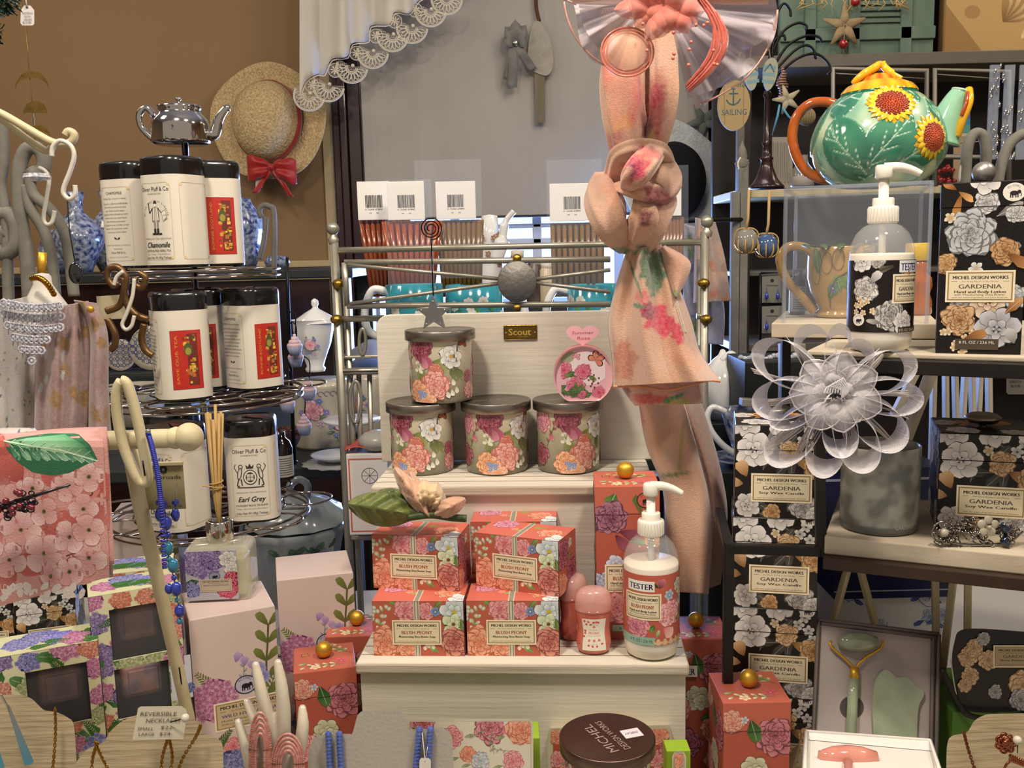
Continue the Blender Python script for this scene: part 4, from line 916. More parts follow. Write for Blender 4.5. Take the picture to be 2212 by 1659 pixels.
wt(t,'spout',PP([(1072,560),(1084,520),(1092,480),(1110,456)],1.88),[.016]*7+[.009]*5+[.006]*7,WGL)
a=Art();rng=random.Random(2)
for i in range(7):a.small(rng.uniform(-.02,.02),rng.uniform(.06,.14),.007,rng,'b06a6a','6a7a4a','e0c060')
arts(t,'flower_print',a,cyl_map(28*k,0),strip=.006)
for i,(px,c_,h_,lb)in enumerate(((1118,'8a3f2a',95,'small brown spice jar on the window table, behind the hammered disc'),(1155,'3a2a20',80,'small dark jar with pale cap near the hammered disc'),(1180,'b9a888',70,'little beige tin next to the honey sticks'))):
 t,k=turned('spice_jar',lb,'jar',px,660,1.85,[(0,0),(16,0),(17,5),(17,h_),(12,h_+6),(12,h_+8),(0,h_+8)],mat('jar glaze %d'%i,c_,.3,noise=(40,.3,mx(c_,'ffffff',.2))),z=CZ+F_)
 turned('','','',px,660-h_-6,1.85,[(0,0),(14,0),(14,18),(0,19)],mat('pale cap','c8beac',.4,bump=(50,.1)),'cap',t)
 # blue lit china left of the rack
DELFT=mat('blue and white glaze','aab4c0',.15,coat=.5,noise=(85,1,'27366a'));CRM=mat('cream china','b8b09c',.25,coat=.4,noise=(24,.5,'a39a84'))
def posy(t,cx,cz,R,s_,z0=0,seed=1,dark=False):
 a=Art();rng=random.Random(seed);
 for i in range(9):a.leaf(cx+rng.uniform(-.4,.4)*s_,cz+rng.uniform(-.4,.4)*s_,rng.uniform(0,6.2),s_*.5,s_*.2,'2e4a3a','6a8a6a',rng)
 a.peony(cx,cz+.1*s_,s_*.42,('a04a60','d88a98','f0c4c8'),rng,rings=4)
 for q in range(6):a.small(cx+s_*.6*cos(q*1.05),cz+s_*.6*sin(q*1.05),s_*.16,rng,('9a8ac0','7088c0','e0b0b8')[q%3],'4a5a8a','e8d890')
 arts(t,'flower_print',a,cyl_map(R+.0004),strip=.006)
ty=1.95
t,k=turned('china_urn','tall white lidded urn with floral spray, blue in the window light','urn',682,806,1.9,[(0,0),(20,0),(22,6),(18,12),(24,30),(36,60),(43,90),(44,110),(46,112)],WGL,z=tz+.1595)
turned('','','',682,697,1.9,[(45,0),(40,10),(22,22),(8,30),(5,34),(8,40),(7,48),(2,52),(0,52)],WGL,'lid',t);posy(t,.0,.055,40*k,.026,seed=5)
t,k=turned('canister','large cream canister with scroll band and roses, under the urn','canister',700,950,1.92,[(0,0),(62,0),(66,8),(68,60),(70,130),(72,134),(68,142),(0,144)],CRM,z=tz+F_);posy(t,-.005,.08,69*k,.045,seed=7);posy(t,.05,.05,69*k,.035,seed=8)
a=Art();rng=random.Random(4)
for i in range(16):a.line([(-.1+i*.0125+.006*cos(q),.118+.005*sin(q))for q in[i_*.7 for i_ in range(8)]],.0013,'6a6470')
arts(t,'scroll_band',a,cyl_map(70.5*k),strip=.006)
t,k=turned('cake_stand','small white cake stand catching blue light beside the rack post','cake stand',762,955,1.75,[(0,0),(22,0),(22,4),(6,14),(5,60),(12,78),(58,88),(62,94),(60,95),(0,90)],WGL,z=tz+F_)
t,k=turned('canister','cream canister with roses behind the small cake stand','canister',800,960,2.05,[(0,0),(44,0),(48,10),(48,120),(44,128),(20,138),(6,146),(8,156),(0,160)],CRM,z=tz+F_);posy(t,-.015,.07,48*k,.035,seed=12)
t,k=turned('saucer','white fluted saucer lying on a lace doily, on the back table','saucer',724,950,1.74,[(0,0),(22,0),(26,3),(52,14),(54,17),(50,16),(24,6),(0,5)],WGL,z=tz+.004)
b=B();c_=t.location;b.lathe([(0,0),(70*k,0),(72*k,.002),(0,.003)],(0,0,0),60,shape=lambda a,z:1+.05*cos(14*a));o=b.build('doily',mat('white lace doily','b8b8b4',.9,weave=(90,.7,1)))
o.location=(c_.x,c_.y,tz+F_);tag(o,'scalloped white lace doily lying under the fluted saucer','doily')
t,k=turned('goblet','dark red glass goblet holding a frosted cupcake ornament, left of the canister','goblet',628,970,1.76,[(0,0),(14,0),(14,3),(4,8),(4,24),(12,34),(23,52),(27,74),(24,76),(0,60)],mat('dark red glass','3a0e16',.08,coat=.6,noise=(20,.3,'5a1822')),z=tz+F_)
FROST=mat('pink frosting','c9aab0',.6,bump=(120,.8),noise=(60,.4,'d8cfd2'));WRAP=mat('pleated cupcake wrapper','8a90a8',.5,wave=(60,.5,'X'))
def cupcake(label,px,py,Y=1.74,s_=1.0):
 t,k=turned('cupcake_ornament',label,'ornament',px,py,Y,[(0,0),(11*s_,0),(17*s_,20*s_),(0,21*s_)],WRAP,'wrapper',seg=28,group='hanging cupcake ornaments')
 b=B();p_=P(px,py,Y)-t.location
 for i,(r_,z_)in enumerate(((17,22),(13,29),(8,36),(3.5,42))):b.lathe([(0,-4*k),(r_*k*.9*s_,-4*k),(r_*k*s_,0),(r_*k*.85*s_,4.5*k),(0,5*k)],(p_.x,p_.y,p_.z+z_*k*s_),24)
 b.build('frosting',FROST,t);return t
for i,(x,y,lb)in enumerate(((668,864,'upper right'),(622,892,'upper left'),(640,792,'topmost'),(658,940,'lower right'),(638,768,'small'))):cupcake('frosted cupcake ornament on a string, %s one of the cluster by the urn'%lb,x,y,1.72-.01*i)
t,k=turned('syrup_bottle','small dark bottle with printed white label beside the Earl Grey tin','bottle',612,1035,1.34,[(0,0),(22,0),(23,5),(23,70),(18,84),(9,92),(9,104),(0,105)],mat('dark brown glass','1c0f0c',.1,coat=.6,noise=(10,.2,'2c1612')))
a=Art();a.rect(-.028,.006,.028,.038,'c9c4b4')
for i in range(8):a.rect(-.02,.009+i*.0034,.02,.0102+i*.0034,'5a5a58')
arts(t,'paper_label',a,cyl_map(23.4*k),strip=.004)
# tureen under the tea stand
t,k=turned('soup_tureen','big white fluted tureen with painted fruit, under the wire tea stand','tureen',640,1290,1.42,[(0,-96),(62,-96),(60,-88),(34,-60),(36,-20),(70,0),(78,20),(92,70),(104,130),(108,150),(112,158),(108,166)],mat('greyish glaze','9aa09c',.15,coat=.5,noise=(12,.2,'8a928e')),shape=lambda a,z:1+.02*cos(12*a))
turned('','','',640,1124,1.42,[(108,0),(100,22),(70,44),(26,58),(12,60),(0,60)],MATS['greyish glaze'],'lid',t,shape=lambda a,z:1+.03*cos(12*a))
wt(t,'lid_loop',PP([(628,1075),(626,1050),(645,1036),(664,1048),(662,1075)],1.41),.006,MATS['greyish glaze'])
a=Art();rng=random.Random(4)
for x,c_ in((.02,'7a2a2a'),(.045,'26386a'),(-.01,'8a3030')):a.ell(x,.085,.011,.010,c_,0,14,col2=mx(c_,'ffffff',.2));a.leaf(x+.01,.095,.5,.02,.009,'26402e','4a6a4a',rng);a.leaf(x-.01,.092,2.6,.02,.009,'26402e','4a6a4a',rng)
arts(t,'fruit_print',a,cyl_map(103*k,0,.25),strip=.006,off=.003)
t=thing('white_carton','white gift carton with coral border and line emblem, behind the riser edge','box',P(800,1160,1.215));k=S(t.location);t.location.z=P(800,1155,1.215).z
b=B();H_=178*k;b.box((0,.04,H_/2),(88*k,.08,H_),.001);a=Art();w2=44*k
a.rect(-w2+4*k,.004,-w2+7*k,H_-.006,'c8604c');a.rect(-w2+4*k,H_-.008,w2,H_-.006,'c8604c');a.rect(-w2+4*k,.004,w2,.006,'c8604c')
for rr_ in(17,):a.line([(.003+rr_*k*cos(q),H_-.03+rr_*k*sin(q))for q in[i*PI/10 for i in range(21)]],.0007,'202020')
for q in range(4):a.line([(.003+16*k*cos(q*PI/4),H_-.03+16*k*sin(q*PI/4)),(.003-16*k*cos(q*PI/4),H_-.03-16*k*sin(q*PI/4))],.0005,'303030')
a.ell(-.005,H_-.058,.002,.002,'101010');a.rect(-.012,.012,.03,.03,'ead4cc');a.put(b,front_map(0),1);b.build('carton',[CARD,MATTE],t)
b=B();b.ball((.012,.02,H_+.014),.026,0,sz=.55,col=C('b9b6aa'));b.build('domed_lid',mat('greyish dome','a9a79c',.3,bump=(40,.1)),t)
def fold(u,v):return(-.03+u*.075,.0+v*.045,H_+.004+.014*math.exp(-((u-.5)/.35)**2)*(.4+v)+.003*sin(9*u+5*v))
b=B();b.grid(fold,14,8);b.build('ribbon',mat('coral ribbon','b0443c',.6,noise=(30,.4,'d87a6c')),t,solid=.001)
# blue and white vases on the wall table
VZ=P(180,590,2.6).z
def vase(label,px,prof,Y=2.6,m=DELFT,shape=None):return turned('china_vase',label,'vase',px,590,Y,prof,m,z=VZ if Y>2.5 else None,group=None,shape=shape)
vase('blue and white vase with flared neck, leftmost behind the grey scrolls',176,[(0,0),(22,0),(30,20),(50,60),(52,85),(30,115),(14,130),(14,150),(20,172),(17,172),(0,160)])
vase('slim blue and white vase hidden behind the left tea tin',246,[(0,0),(26,0),(40,30),(48,70),(34,110),(15,130),(14,155),(20,172),(0,160)],2.82)
vase('rounded blue patterned jar between the two slim vases',128,[(0,0),(20,0),(34,20),(38,50),(24,84),(12,92),(0,94)],2.86)
vase('blue lattice ginger jar right of the top tea tins',530,[(0,0),(22,0),(36,40),(44,80),(42,110),(24,138),(20,150),(0,152)])
vase('low blue and white pot behind the middle tea tins',600,[(0,0),(22,0),(28,14),(20,26),(0,28)])
GREY=mat('chalky grey paint','77746a',.8,noise=(30,.6,'5e5c54'),bump=(90,.4))
t=thing('scroll_stand','grey metal scroll easel behind the lattice ginger jar','easel',P(585,600,2.45))
wt(t,'scroll',PP([(565,470),(560,455),(568,444),(582,446),(592,465),(592,600)],2.45),.0075,GREY);wt(t,'strut',PP([(575,468),(570,520),(560,560)],2.45),.007,GREY)
q=P(630,900,1.74);t=thing('ornament_tree','black metal ornament tree between the tea stand and the urn','ornament stand',(q.x,q.y,tz));BKM=mat('black metal','0c0c0e',.4,.5,noise=(10,.1,'1a1a1c'))
wt(t,'pole',[Vector((q.x,q.y,tz)),P(622,640,1.74),P(620,556,1.74)],[.004,.0035,.003],BKM)
for x,y in((668,820),(622,848),(640,748),(658,896),(638,724)):wt(t,'hook',PP([(624,y-46),((x+624)/2,y-52),(x,y-40),(x,y)],1.73),.0012,BKM,5)
# wire scroll behind, bowls and plates left of the tins
t,k=turned('serving_bowl','white china bowl with fine print, left of the middle tea tins','bowl',292,890,2.2,[(0,0),(30,0),(34,6),(60,40),(66,78),(68,88),(62,90),(56,60),(0,12)],z=tz+F_,m=mat('printed white china','b5b0a2',.2,coat=.5,noise=(70,.35,'8a8478')))
for i,(px,py,r_)in enumerate(((330,730,48),(262,735,34))):
 p=P(px,py,2.37);k=S(p);p.z=CZ2+r_*k*.99;t=thing('china_plate',('large' if i==0 else 'small')+' blue quatrefoil patterned plate propped behind the tea stand','plate',p,0,0,0)
 b=B();M_=Matrix.Rotation(PI/2-.15,4,'X');b.lathe([(0,0),(r_*.6*k,0),(r_*k,.012),(r_*k,.014),(r_*.6*k,.004),(0,.004)],seg=44,M=M_)
 b.build('dish',CRM,t);a=Art()
 for x in range(-3,4):
  for y in range(-3,4):
   cx,cy=x*.016,y*.016
   if math.hypot(cx,cy)<r_*k*.9:a.line([(cx+.009*cos(q)*(1+.25*cos(4*q)),cy+.009*sin(q)*(1+.25*cos(4*q)))for q in[j*PI/10 for j in range(21)]],.0016,'33447a')
 arts(t,'pattern',a,lambda x,y,d:Vector((x,-.006-d+.0,y)),off=.008)
 # wire tea stand with silver teapot finial
CHR=mat('chrome wire','a29a90',.12,1);q=P(420,600,1.2);SX,SY=q.x,q.y
zt1,zt2,zt3=P(385,578,1.12).z,P(396,868,1.09).z,P(550,1130,1.12).z
ts=thing('tea_stand','three tier chrome wire stand holding tea tins, topped by a silver teapot','display stand',(SX,SY,TABLE))
b=B();b.tube([(0,0,0),(0,0,P(412,312,1.2).z-TABLE)],.0042,12);b.build('pole',CHR,ts)
for z,R_,n in((zt1,.107,3),(zt2,.128,4),(zt3,.128,4)):
 b=B();z=z-TABLE-.0045
 b.tube([(R_*cos(a),R_*sin(a),z)for a in[2*PI*i/64 for i in range(64)]],.0019,8,closed=True);b.tube([(R_*cos(a),R_*sin(a),z-.008)for a in[2*PI*i/64 for i in range(64)]],.0016,8,closed=True)
 for f in(.75,.5,.25):b.tube([(R_*f*cos(a),R_*f*sin(a),z+.0015)for a in[2*PI*i/48 for i in range(48)]],.0014,6,closed=True)
 for i in range(6):a=i*PI/3;b.tube([(0,0,z),(R_*cos(a),R_*sin(a),z)],.0016,6)
 if n==4:
  for i in range(7):a=2*PI*i/7+.3;c_=(R_*.98*cos(a),R_*.98*sin(a));b.tube([(c_[0]+.034*cos(q_),c_[1]+.034*sin(q_),z+.004)for q_ in[2*PI*j/24 for j in range(24)]],.0014,6,closed=True)
 b.build('wire_tier',CHR,ts)
b=B();b.tube([(.13*cos(a),.13*sin(a),.01)for a in[2*PI*i/48 for i in range(48)]],.003,8,closed=True)
for i in range(3):a=i*2*PI/3;b.tube([(0,0,.03),(.13*cos(a),.13*sin(a),.008)],.003,8)
b.build('base_ring',CHR,ts)
p=P(405,312,1.2);k=S(p);pz=p.z-TABLE;pk=lambda x,y,dy=0:((x-412)*k,dy,(312-y)*k+pz)
b=B();b.lathe([(0,0),(54,0),(60,3),(61,8),(61,38),(58,50),(50,60),(44,66),(44,71),(46,73),(46,80),(40,82),(20,84),(4,85),(4,92),(8,95),(6,98),(0,98)]and[(r*k,h*k)for r,h in[(0,0),(54,0),(60,3),(61,8),(61,38),(58,50),(50,60),(44,66),(44,71),(46,73),(46,80),(40,82),(20,84),(4,85),(4,92),(8,95),(6,98),(0,98)]],((405-412)*k,0,pz),48)
b.tube(spl([pk(350,250),pk(335,233),pk(318,248),pk(322,275),pk(345,300)],6),7*k,10)
pts=spl([pk(458,292),pk(478,290),pk(488,262),pk(504,240),pk(514,238)],6);b.tube(pts,[(14-8*i/len(pts))*k for i in range(len(pts))],12);b.build('teapot_finial',SILVER,ts)
# tea tins
PAPER=mat('white tin paper',attr=True,rough=.6,noise=(40,.03,'c8bfae'));BTIN=mat('black tin','12100f',.22,coat=.5,noise=(8,.3,'1e1a18'));SEAL=mat('red brown seal',attr=True,rough=.4)
TW=.0635;TF=rrect(TW,TW,.021,8);TP=sum((Vector(TF[i])-Vector(TF[i-1])).length for i in range(len(TF)))
def tin_art(kind):
 a=Art();w_='4a4440';q=TP/4;bd='c9b48e'
 for cx in(0,-2*q,q):
  x0,x1,y0,y1=cx-.022,cx+.022,.010,.099
  for l in([(x0+.003,y0),(x1-.003,y0)],[(x0+.003,y1),(x1-.003,y1)],[(x0,y0+.003),(x0,y1-.003)],[(x1,y0+.003),(x1,y1-.003)]):a.line(l,.0004,bd)
  for sx_,sy_ in((x0+.002,y0+.002),(x1-.002,y0+.002),(x0+.002,y1-.002),(x1-.002,y1-.002)):a.ell(sx_,sy_,.0018,.0018,'d8c090',0,8)
 a.text('Oliver Pluff & Co',0,.092,.0052,'2a2622',w=.041);a.text('CHARLESTON',0,.0865,.0018,'6a5a50',w=.02)
 if kind==0:
  ink='201c1a';cx,cy=0,.058
  a.arctext('Drink American Liberty',cx,cy+.002,.0185,.0024,'4a4440',PI*.98,.02)
  a.ell(cx,cy+.0155,.0019,.0022,'e8e0d0');a.rect(cx-.0025,cy+.017,cx+.0025,cy+.0185,ink);a.rect(cx-.0016,cy+.0185,cx+.0016,cy+.0205,ink)
  for sg in(-1,1):
   a.poly([(cx+sg*.0005,cy+.013),(cx+sg*.0045,cy+.012),(cx+sg*.0055,cy-.004),(cx+sg*.002,cy-.003)],'5a5450');a.poly([(cx+sg*.001,cy+.0125),(cx+sg*.0035,cy+.0115),(cx+sg*.0045,cy-.003),(cx+sg*.0022,cy-.002)],'ddd6c8')
   a.rect(cx+sg*.0022-.0012,cy-.014,cx+sg*.0022+.0012,cy-.002,'8a847c');a.rect(cx+sg*.0022-.0016,cy-.018,cx+sg*.0022+.0016,cy-.012,ink)
  a.line([(cx-.004,cy+.012),(cx-.009,cy+.006),(cx-.010,cy+.018)],.0011,ink);a.line([(cx+.004,cy+.012),(cx+.009,cy+.006)],.001,ink);a.line([(cx-.0065,cy-.018),(cx+.008,cy-.0182)],.002,ink)
  a.poly([(cx+.009,cy+.007),(cx+.015,cy+.010),(cx+.017,cy-.001),(cx+.011,cy-.004)],'8a8478');a.poly([(cx+.0096,cy+.0063),(cx+.0146,cy+.009),(cx+.0163,cy-.0006),(cx+.0116,cy-.0032)],'e6dfd0');a.text('TEA',cx+.013,cy+.003,.0022,'3a3430',w=.0045,ang=.3)
  a.text("AMERICA'S TEA HERITAGE",0,.0345,.0016,'6a625c',w=.04);a.text('Chamomile',0,.0275,.0066,'14100e',w=.034,it=.28,bold=.0003);a.text('CAFFEINE-FREE HERBAL TEA',0,.0205,.0026,'3a3430',w=.037);a.text('1.6oz in Teabags - Chamomile Blossoms',0,.0165,.0014,'5a524c',w=.036);a.text('1.6oz Net Wt (45g) Teabags',0,.0125,.003,'2a2622',w=.037)
 else:
  ink='2c2826';cx,cy=0,.062
  a.ell(cx,cy-.003,.0085,.0095,ink,0,20);a.ell(cx,cy-.003,.0074,.0084,'ddd6c8',0,20);a.ell(cx,cy-.003,.0055,.0064,ink,0,16);a.rect(cx-.004,cy-.007,cx+.004,cy+.001,'cfc8ba');a.line([(cx,cy-.009),(cx,cy+.003)],.0006,ink);a.line([(cx-.005,cy-.003),(cx+.005,cy-.003)],.0006,ink)
  a.poly([(cx-.004,cy+.008),(cx+.004,cy+.008),(cx+.005,cy+.013),(cx+.002,cy+.010),(cx,cy+.0145),(cx-.002,cy+.010),(cx-.005,cy+.013)],ink)
  for sg in(-1,1):
   a.ell(cx+sg*.0125,cy+.002,.0028,.008,ink,sg*.2,12);a.ell(cx+sg*.0125,cy+.002,.0018,.0066,'cfc8ba',sg*.2,12);a.ell(cx+sg*.011,cy+.0105,.0028,.003,ink,0,10);a.ell(cx+sg*.011,cy+.0105,.0018,.002,'cfc8ba')
   a.line([(cx+sg*.014,cy-.005),(cx+sg*.016,cy-.013),(cx+sg*.013,cy-.014)],.0014,ink);a.line([(cx+sg*.011,cy-.005),(cx+sg*.010,cy-.013)],.0014,ink);a.line([(cx+sg*.015,cy+.003),(cx+sg*.019,cy+.010),(cx+sg*.017,cy+.014)],.0008,ink)
   a.line([(cx,cy-.016),(cx+sg*.016,cy-.0155)],.0012,ink)
  a.text("AMERICA'S TEA HERITAGE",0,.040,.0014,'6a625c',w=.036);a.text('Earl Grey',0,.0315,.0066,'14100e',w=.032,it=.28,bold=.0003);a.text('A PUNGENT BLACK TEA BLEND',0,.0235,.0024,'3a3430',w=.039);a.text('Teabags - Black Tea Leaves, Natural Flavor',0,.0192,.0013,'5a524c',w=.038);a.text('1.6oz Net Wt (45g) Teabags',0,.0135,.003,'2a2622',w=.038)
 nm=('CHAMOMILE','EARL GREY')[kind];cx=-2*q
 a.text(nm,cx,.092,.0034,'3a3430',w=.024);a.text('Brewing Tips: 1-2 cups for 4 minutes',cx,.0855,.0019,'5a524c',w=.034,it=.2)
 ls=['Chamomile is a caffeine-free herb with daisy like','flowers. It has blossoms with an aroma of sweet','apples, Chamomile is enjoyed in the evenings as a','relaxing herb and is often hailed as an aid for','stomachs or stress. It was consumed during the','American Revolution as a patriots alternative','to paying the tea tax to the British, and some','witnessed the party (patriots), became','as more you step on it, the more it will grow.']if kind==0 else['Bright and pungent bergamot oil gives the','Earl Grey its island scent; it became','popular in England in the early nineteenth','century, by an envoy on his return, and','known as tea from production','on the Earl Grey. The British','used this very recipe to','suit the others.','A tea of Great Britain']
 for i,l in enumerate(ls):a.text(l,cx,.0795-i*.0043,.0022,'3a3430',w=.037-.004*(i%3),it=.2,res=1)
 a.text('A CRAFT FROM AMERICA\'S TEA HERITAGE',cx,.029,.0014,'6a625c',w=.036,res=1);a.text('Hand Packed by',cx,.0245,.0016,'4a4440',w=.013,it=.2);a.text('Oliver Pluff & Co',cx,.020,.0026,'2a2622',w=.022);a.text('Charleston, South Carolina 29407',cx,.0145,.0015,'5a524c',w=.028,res=1);a.leaf(cx,.036,.4,.005,.002,'2a2622','2a2622');a.leaf(cx,.036,2.7,.005,.002,'2a2622','2a2622')
 cx=-q;a.rect(cx-.0175,.015,cx+.0175,.085,'8a1a10');a.rect(cx-.0171,.0154,cx+.0171,.0846,'b3210f')
 rg=random.Random(kind)
 a.text(('BONNIE SCOTLAND' if kind==0 else 'SAVE OUR TEA'),cx-.0115,.05,.0032,'c9923a',w=.058,ang=PI/2);a.rect(cx+.001,.019,cx+.013,.081,'6a1a10')
 for i in range(46):a.rect(*(lambda x,y,l,h_:(x,y,x+l,y+h_))(cx+rg.uniform(-.004,.009),rg.uniform(.02,.076),rg.uniform(.0012,.005),rg.uniform(.001,.005)),rg.choice(('c79a34','e0b84a','8a7a2a','4a3a14','b06020')))
 a.ell(cx+.002,.062,.005,.008,'4a5228',0,12);a.ell(cx+.002,.060,.0035,.0045,'9a8c3c',0,10)
 return a
def tea_tin(label,kind,group):
 t=thing('tea_tin',label,'tea tin',group=group);b=B()
 def ring(sc,z,fp=TF):return[(x*sc,y*sc,z)for x,y in fp]
 def loft(b,rings,m,col=None,smooth=True):
  n=len(rings[0]);vs=[v for r_ in rings for v in r_];fs=[(j*n+i,j*n+(i+1)%n,(j+1)*n+(i+1)%n,(j+1)*n+i)for j in range(len(rings)-1)for i in range(n)];b.add(vs,fs,m,smooth,col);b.add(rings[-1],[tuple(range(n))],m,False,col)
 loft(b,[ring(.9,0),ring(.985,.001),ring(.99,.003),ring(.99,.109)],0);b.build('tin_body',BTIN,t)
 b=B();loft(b,[ring(.995,.0035),ring(.998,.1085)],0,C('d9d2c2'));ta=tin_art(kind);m_=path_map(TF)
 ta.put(b,m_,0,None,.004,off=.0003);b.build('paper_wrap',PAPER,t)
 b=B();loft(b,[ring(.995,.1085),ring(1.0,.109),ring(1.005,.1235),ring(.985,.1275),ring(.93,.1298),ring(.85,.1305),ring(.8,.1295)],0);lo=b.build('lid',BTIN,t)
 b=B();xs=.0
 for(y0,z0),(y1,z1)in zip([(-.0322,.104),(-.0325,.1245),(-.0305,.1288),(-.027,.1309),(-.01,.1312)],[(-.0325,.1245),(-.0305,.1288),(-.027,.1309),(-.01,.1312),(.012,.1304)]):
  b.add([(-.005,y0,z0),(.005,y0,z0),(.005,y1,z1),(-.005,y1,z1)],[(0,1,2,3)],0,False,C('5a2a1e'))
 a=Art();a.rect(-.0044,.107,-.0040,.124,'9a6a4a');a.rect(.0040,.107,.0044,.124,'9a6a4a');a.text('OP&Co',0,.114,.0022,'a87a5a',w=.007)
 a.put(b,front_map(-.0327));b.v=[(v[0]*cos(.9)-v[1]*sin(.9),v[0]*sin(.9)+v[1]*cos(.9),v[2])for v in b.v];b.build('seal_strip',SEAL,lo)
 return t
tc=tea_tin('chamomile tea tin facing front, on the top tier under the silver teapot',0,'tea tins on the wire stand')
te=tea_tin('Earl Grey tea tin facing front with lion crest, on the lowest tier',1,'tea tins on the wire stand')
def pt(px,py,Y,z):q=P(px,py,Y);return(q.x,q.y,z)
tc.location=pt(386,560,1.135,zt1);tc.rotation_euler.z=-.42
dup(tc,pt(297,560,1.185,zt1),PI-.35,'chamomile tea tin with its text panel outward, left on the top tier')
dup(tc,pt(470,560,1.20,zt1),2.1,'tea tin with red side panel, behind right on the top tier')
te.location=pt(552,1100,1.15,zt3);te.rotation_euler.z=.16
dup(te,pt(398,850,1.12,zt2),2.1,'Earl Grey tea tin with red side panel, front of the middle tier')
dup(te,pt(440,850,1.215,zt2),2.0,'tea tin tucked behind the front tin of the middle tier')
dup(tc,pt(552,830,1.20,zt2),2.45,'chamomile tea tin with text and red panel, right side of the middle tier')
dup(tc,pt(392,1140,1.11,zt3),-.42,'tea tin behind the earring card on the lowest tier')
dup(tc,pt(384,1080,1.20,zt3),-.2,'tea tin at the back of the lowest tier, only its lid showing')
# wild hydrangea cartons
HBL=('3a3f7c','8a90c8','b8b4dc');HPK=('8a3a6a','c884a8','e0b0c4');HGR=('6a7a4a','b0b88a','d4d4ac');HPU=('4a3a6a','8a78b0','b8a8cc')
HYD=[('MICHEL DESIGN WORKS',.2,.12,.82,None),('by STONEWALL KITCHEN',.34,.07,.5,'4a4038'),('WILD HYDRANGEA',.5,.12,.80,'5c5878'),('Home Fragrance Reed Diffuser',.66,.08,.8,None),('Diffuseur de parfum d\'ambiance',.78,.06,.8,'4a4038'),('Sans Wild Hydrangea',.88,.05,.5,'4a4038')]
def diff_art(rng,w_,h_):
 a=Art();a.rect(-w_,-.01,w_,h_+.01,'d2bfb6')
 a.fern(-w_*.2,h_-.085,2.3,.035,'6a7a34',rng,9);a.sprig(w_*.3,h_-.12,1.45,.10,'5a5a34','7c8440',rng,12);a.fern(w_*.26,h_-.12,1.2,.05,'6a7a44',rng)
 a.hydrangea(-w_*.28,h_-.092,.026,HPK,rng,44,.2);a.sprig(w_*.06,h_-.08,1.5,.03,'6a7a44','b8a8d0',rng,6)
 for i in range(3):a.petal(w_*(.0+.1*i),h_-.055-.006*i,1.5+.3*(i-1),.011,.009,'8a70a8','c0a8cc',rng)
 for i in range(5):a.small(w_*.22+rng.uniform(-.008,.010),h_-.073+rng.uniform(-.01,.01),.008,rng,'a8a4cc','6a68a0','d8d0e0',9)
 a.emblem(w_*.1,h_-.082,.0105);a.label(w_*.12,h_-.113,w_*.82,.032,HYD,bg='c4b08c')
 for i in range(4):a.peony(-w_*.3+i*.018,h_-.148,.010,PNK,rng,rings=3)
 a.hydrangea(-.01,h_-.175,.026,HBL,rng,40);a.hydrangea(.03,h_-.165,.02,HPU,rng,26);a.fern(-.03,h_-.15,.8,.03,'4a6a34',rng)
 a.hydrangea(.01,h_-.21,.028,HBL,rng,40);a.leaf(.02,h_-.14,.4,.022,.01,'2e4a34','5a7a54',rng);return a
def diff_box(label,W_=.088,D_=.088,H_=.232):
 t=thing('diffuser_carton',label,'gift box',group='mauve hydrangea diffuser cartons');rng=random.Random(31);b=B();b.box((0,0,H_/2),(W_,D_,H_),.0012,0,col=C('d0bcb4'))
 diff_art(rng,W_,H_).put(b,front_map(-D_/2),0,(-W_/2,0,W_/2,H_-.001));a=diff_art(random.Random(6),W_,H_);a.put(b,left_map(-W_/2),0,(-D_/2,0,D_/2,H_-.001));a.put(b,right_map(W_/2),0,(-D_/2,0,D_/2,H_-.001))
 b.build('carton',PRINT,t);return t
def btop(o,px,py,ang,W_,D_,H_,z0=TABLE):  # front top-left corner at px, py
 g=G(px,py,z0+H_);v=Vector((W_/2,D_/2));o.location=(g.x+v.x*cos(ang)-v.y*sin(ang),g.y+v.x*sin(ang)+v.y*cos(ang),z0);o.rotation_euler.z=ang
db=diff_box('mauve hydrangea diffuser carton under the reed diffuser bottle');btop(db,407,1340,.42,.088,.088,.232)
d2=dup(db,(0,0,0),0,'mauve hydrangea diffuser carton standing behind, beside the wire tea stand');btop(d2,597,1254,.26,.088,.088,.232)
d3=dup(db,(0,0,0),0,'mauve hydrangea carton half hidden behind the pink towel');btop(d3,232,1122,.2,.088,.088,.232,.925)
b=B();b.box((d3.location.x,d3.location.y,.9125),(.1,.1,.0248),.002);o=b.build('wooden_block',TCL,world=True);tag(o,'pale wooden riser block under the carton behind the pink towel','block')
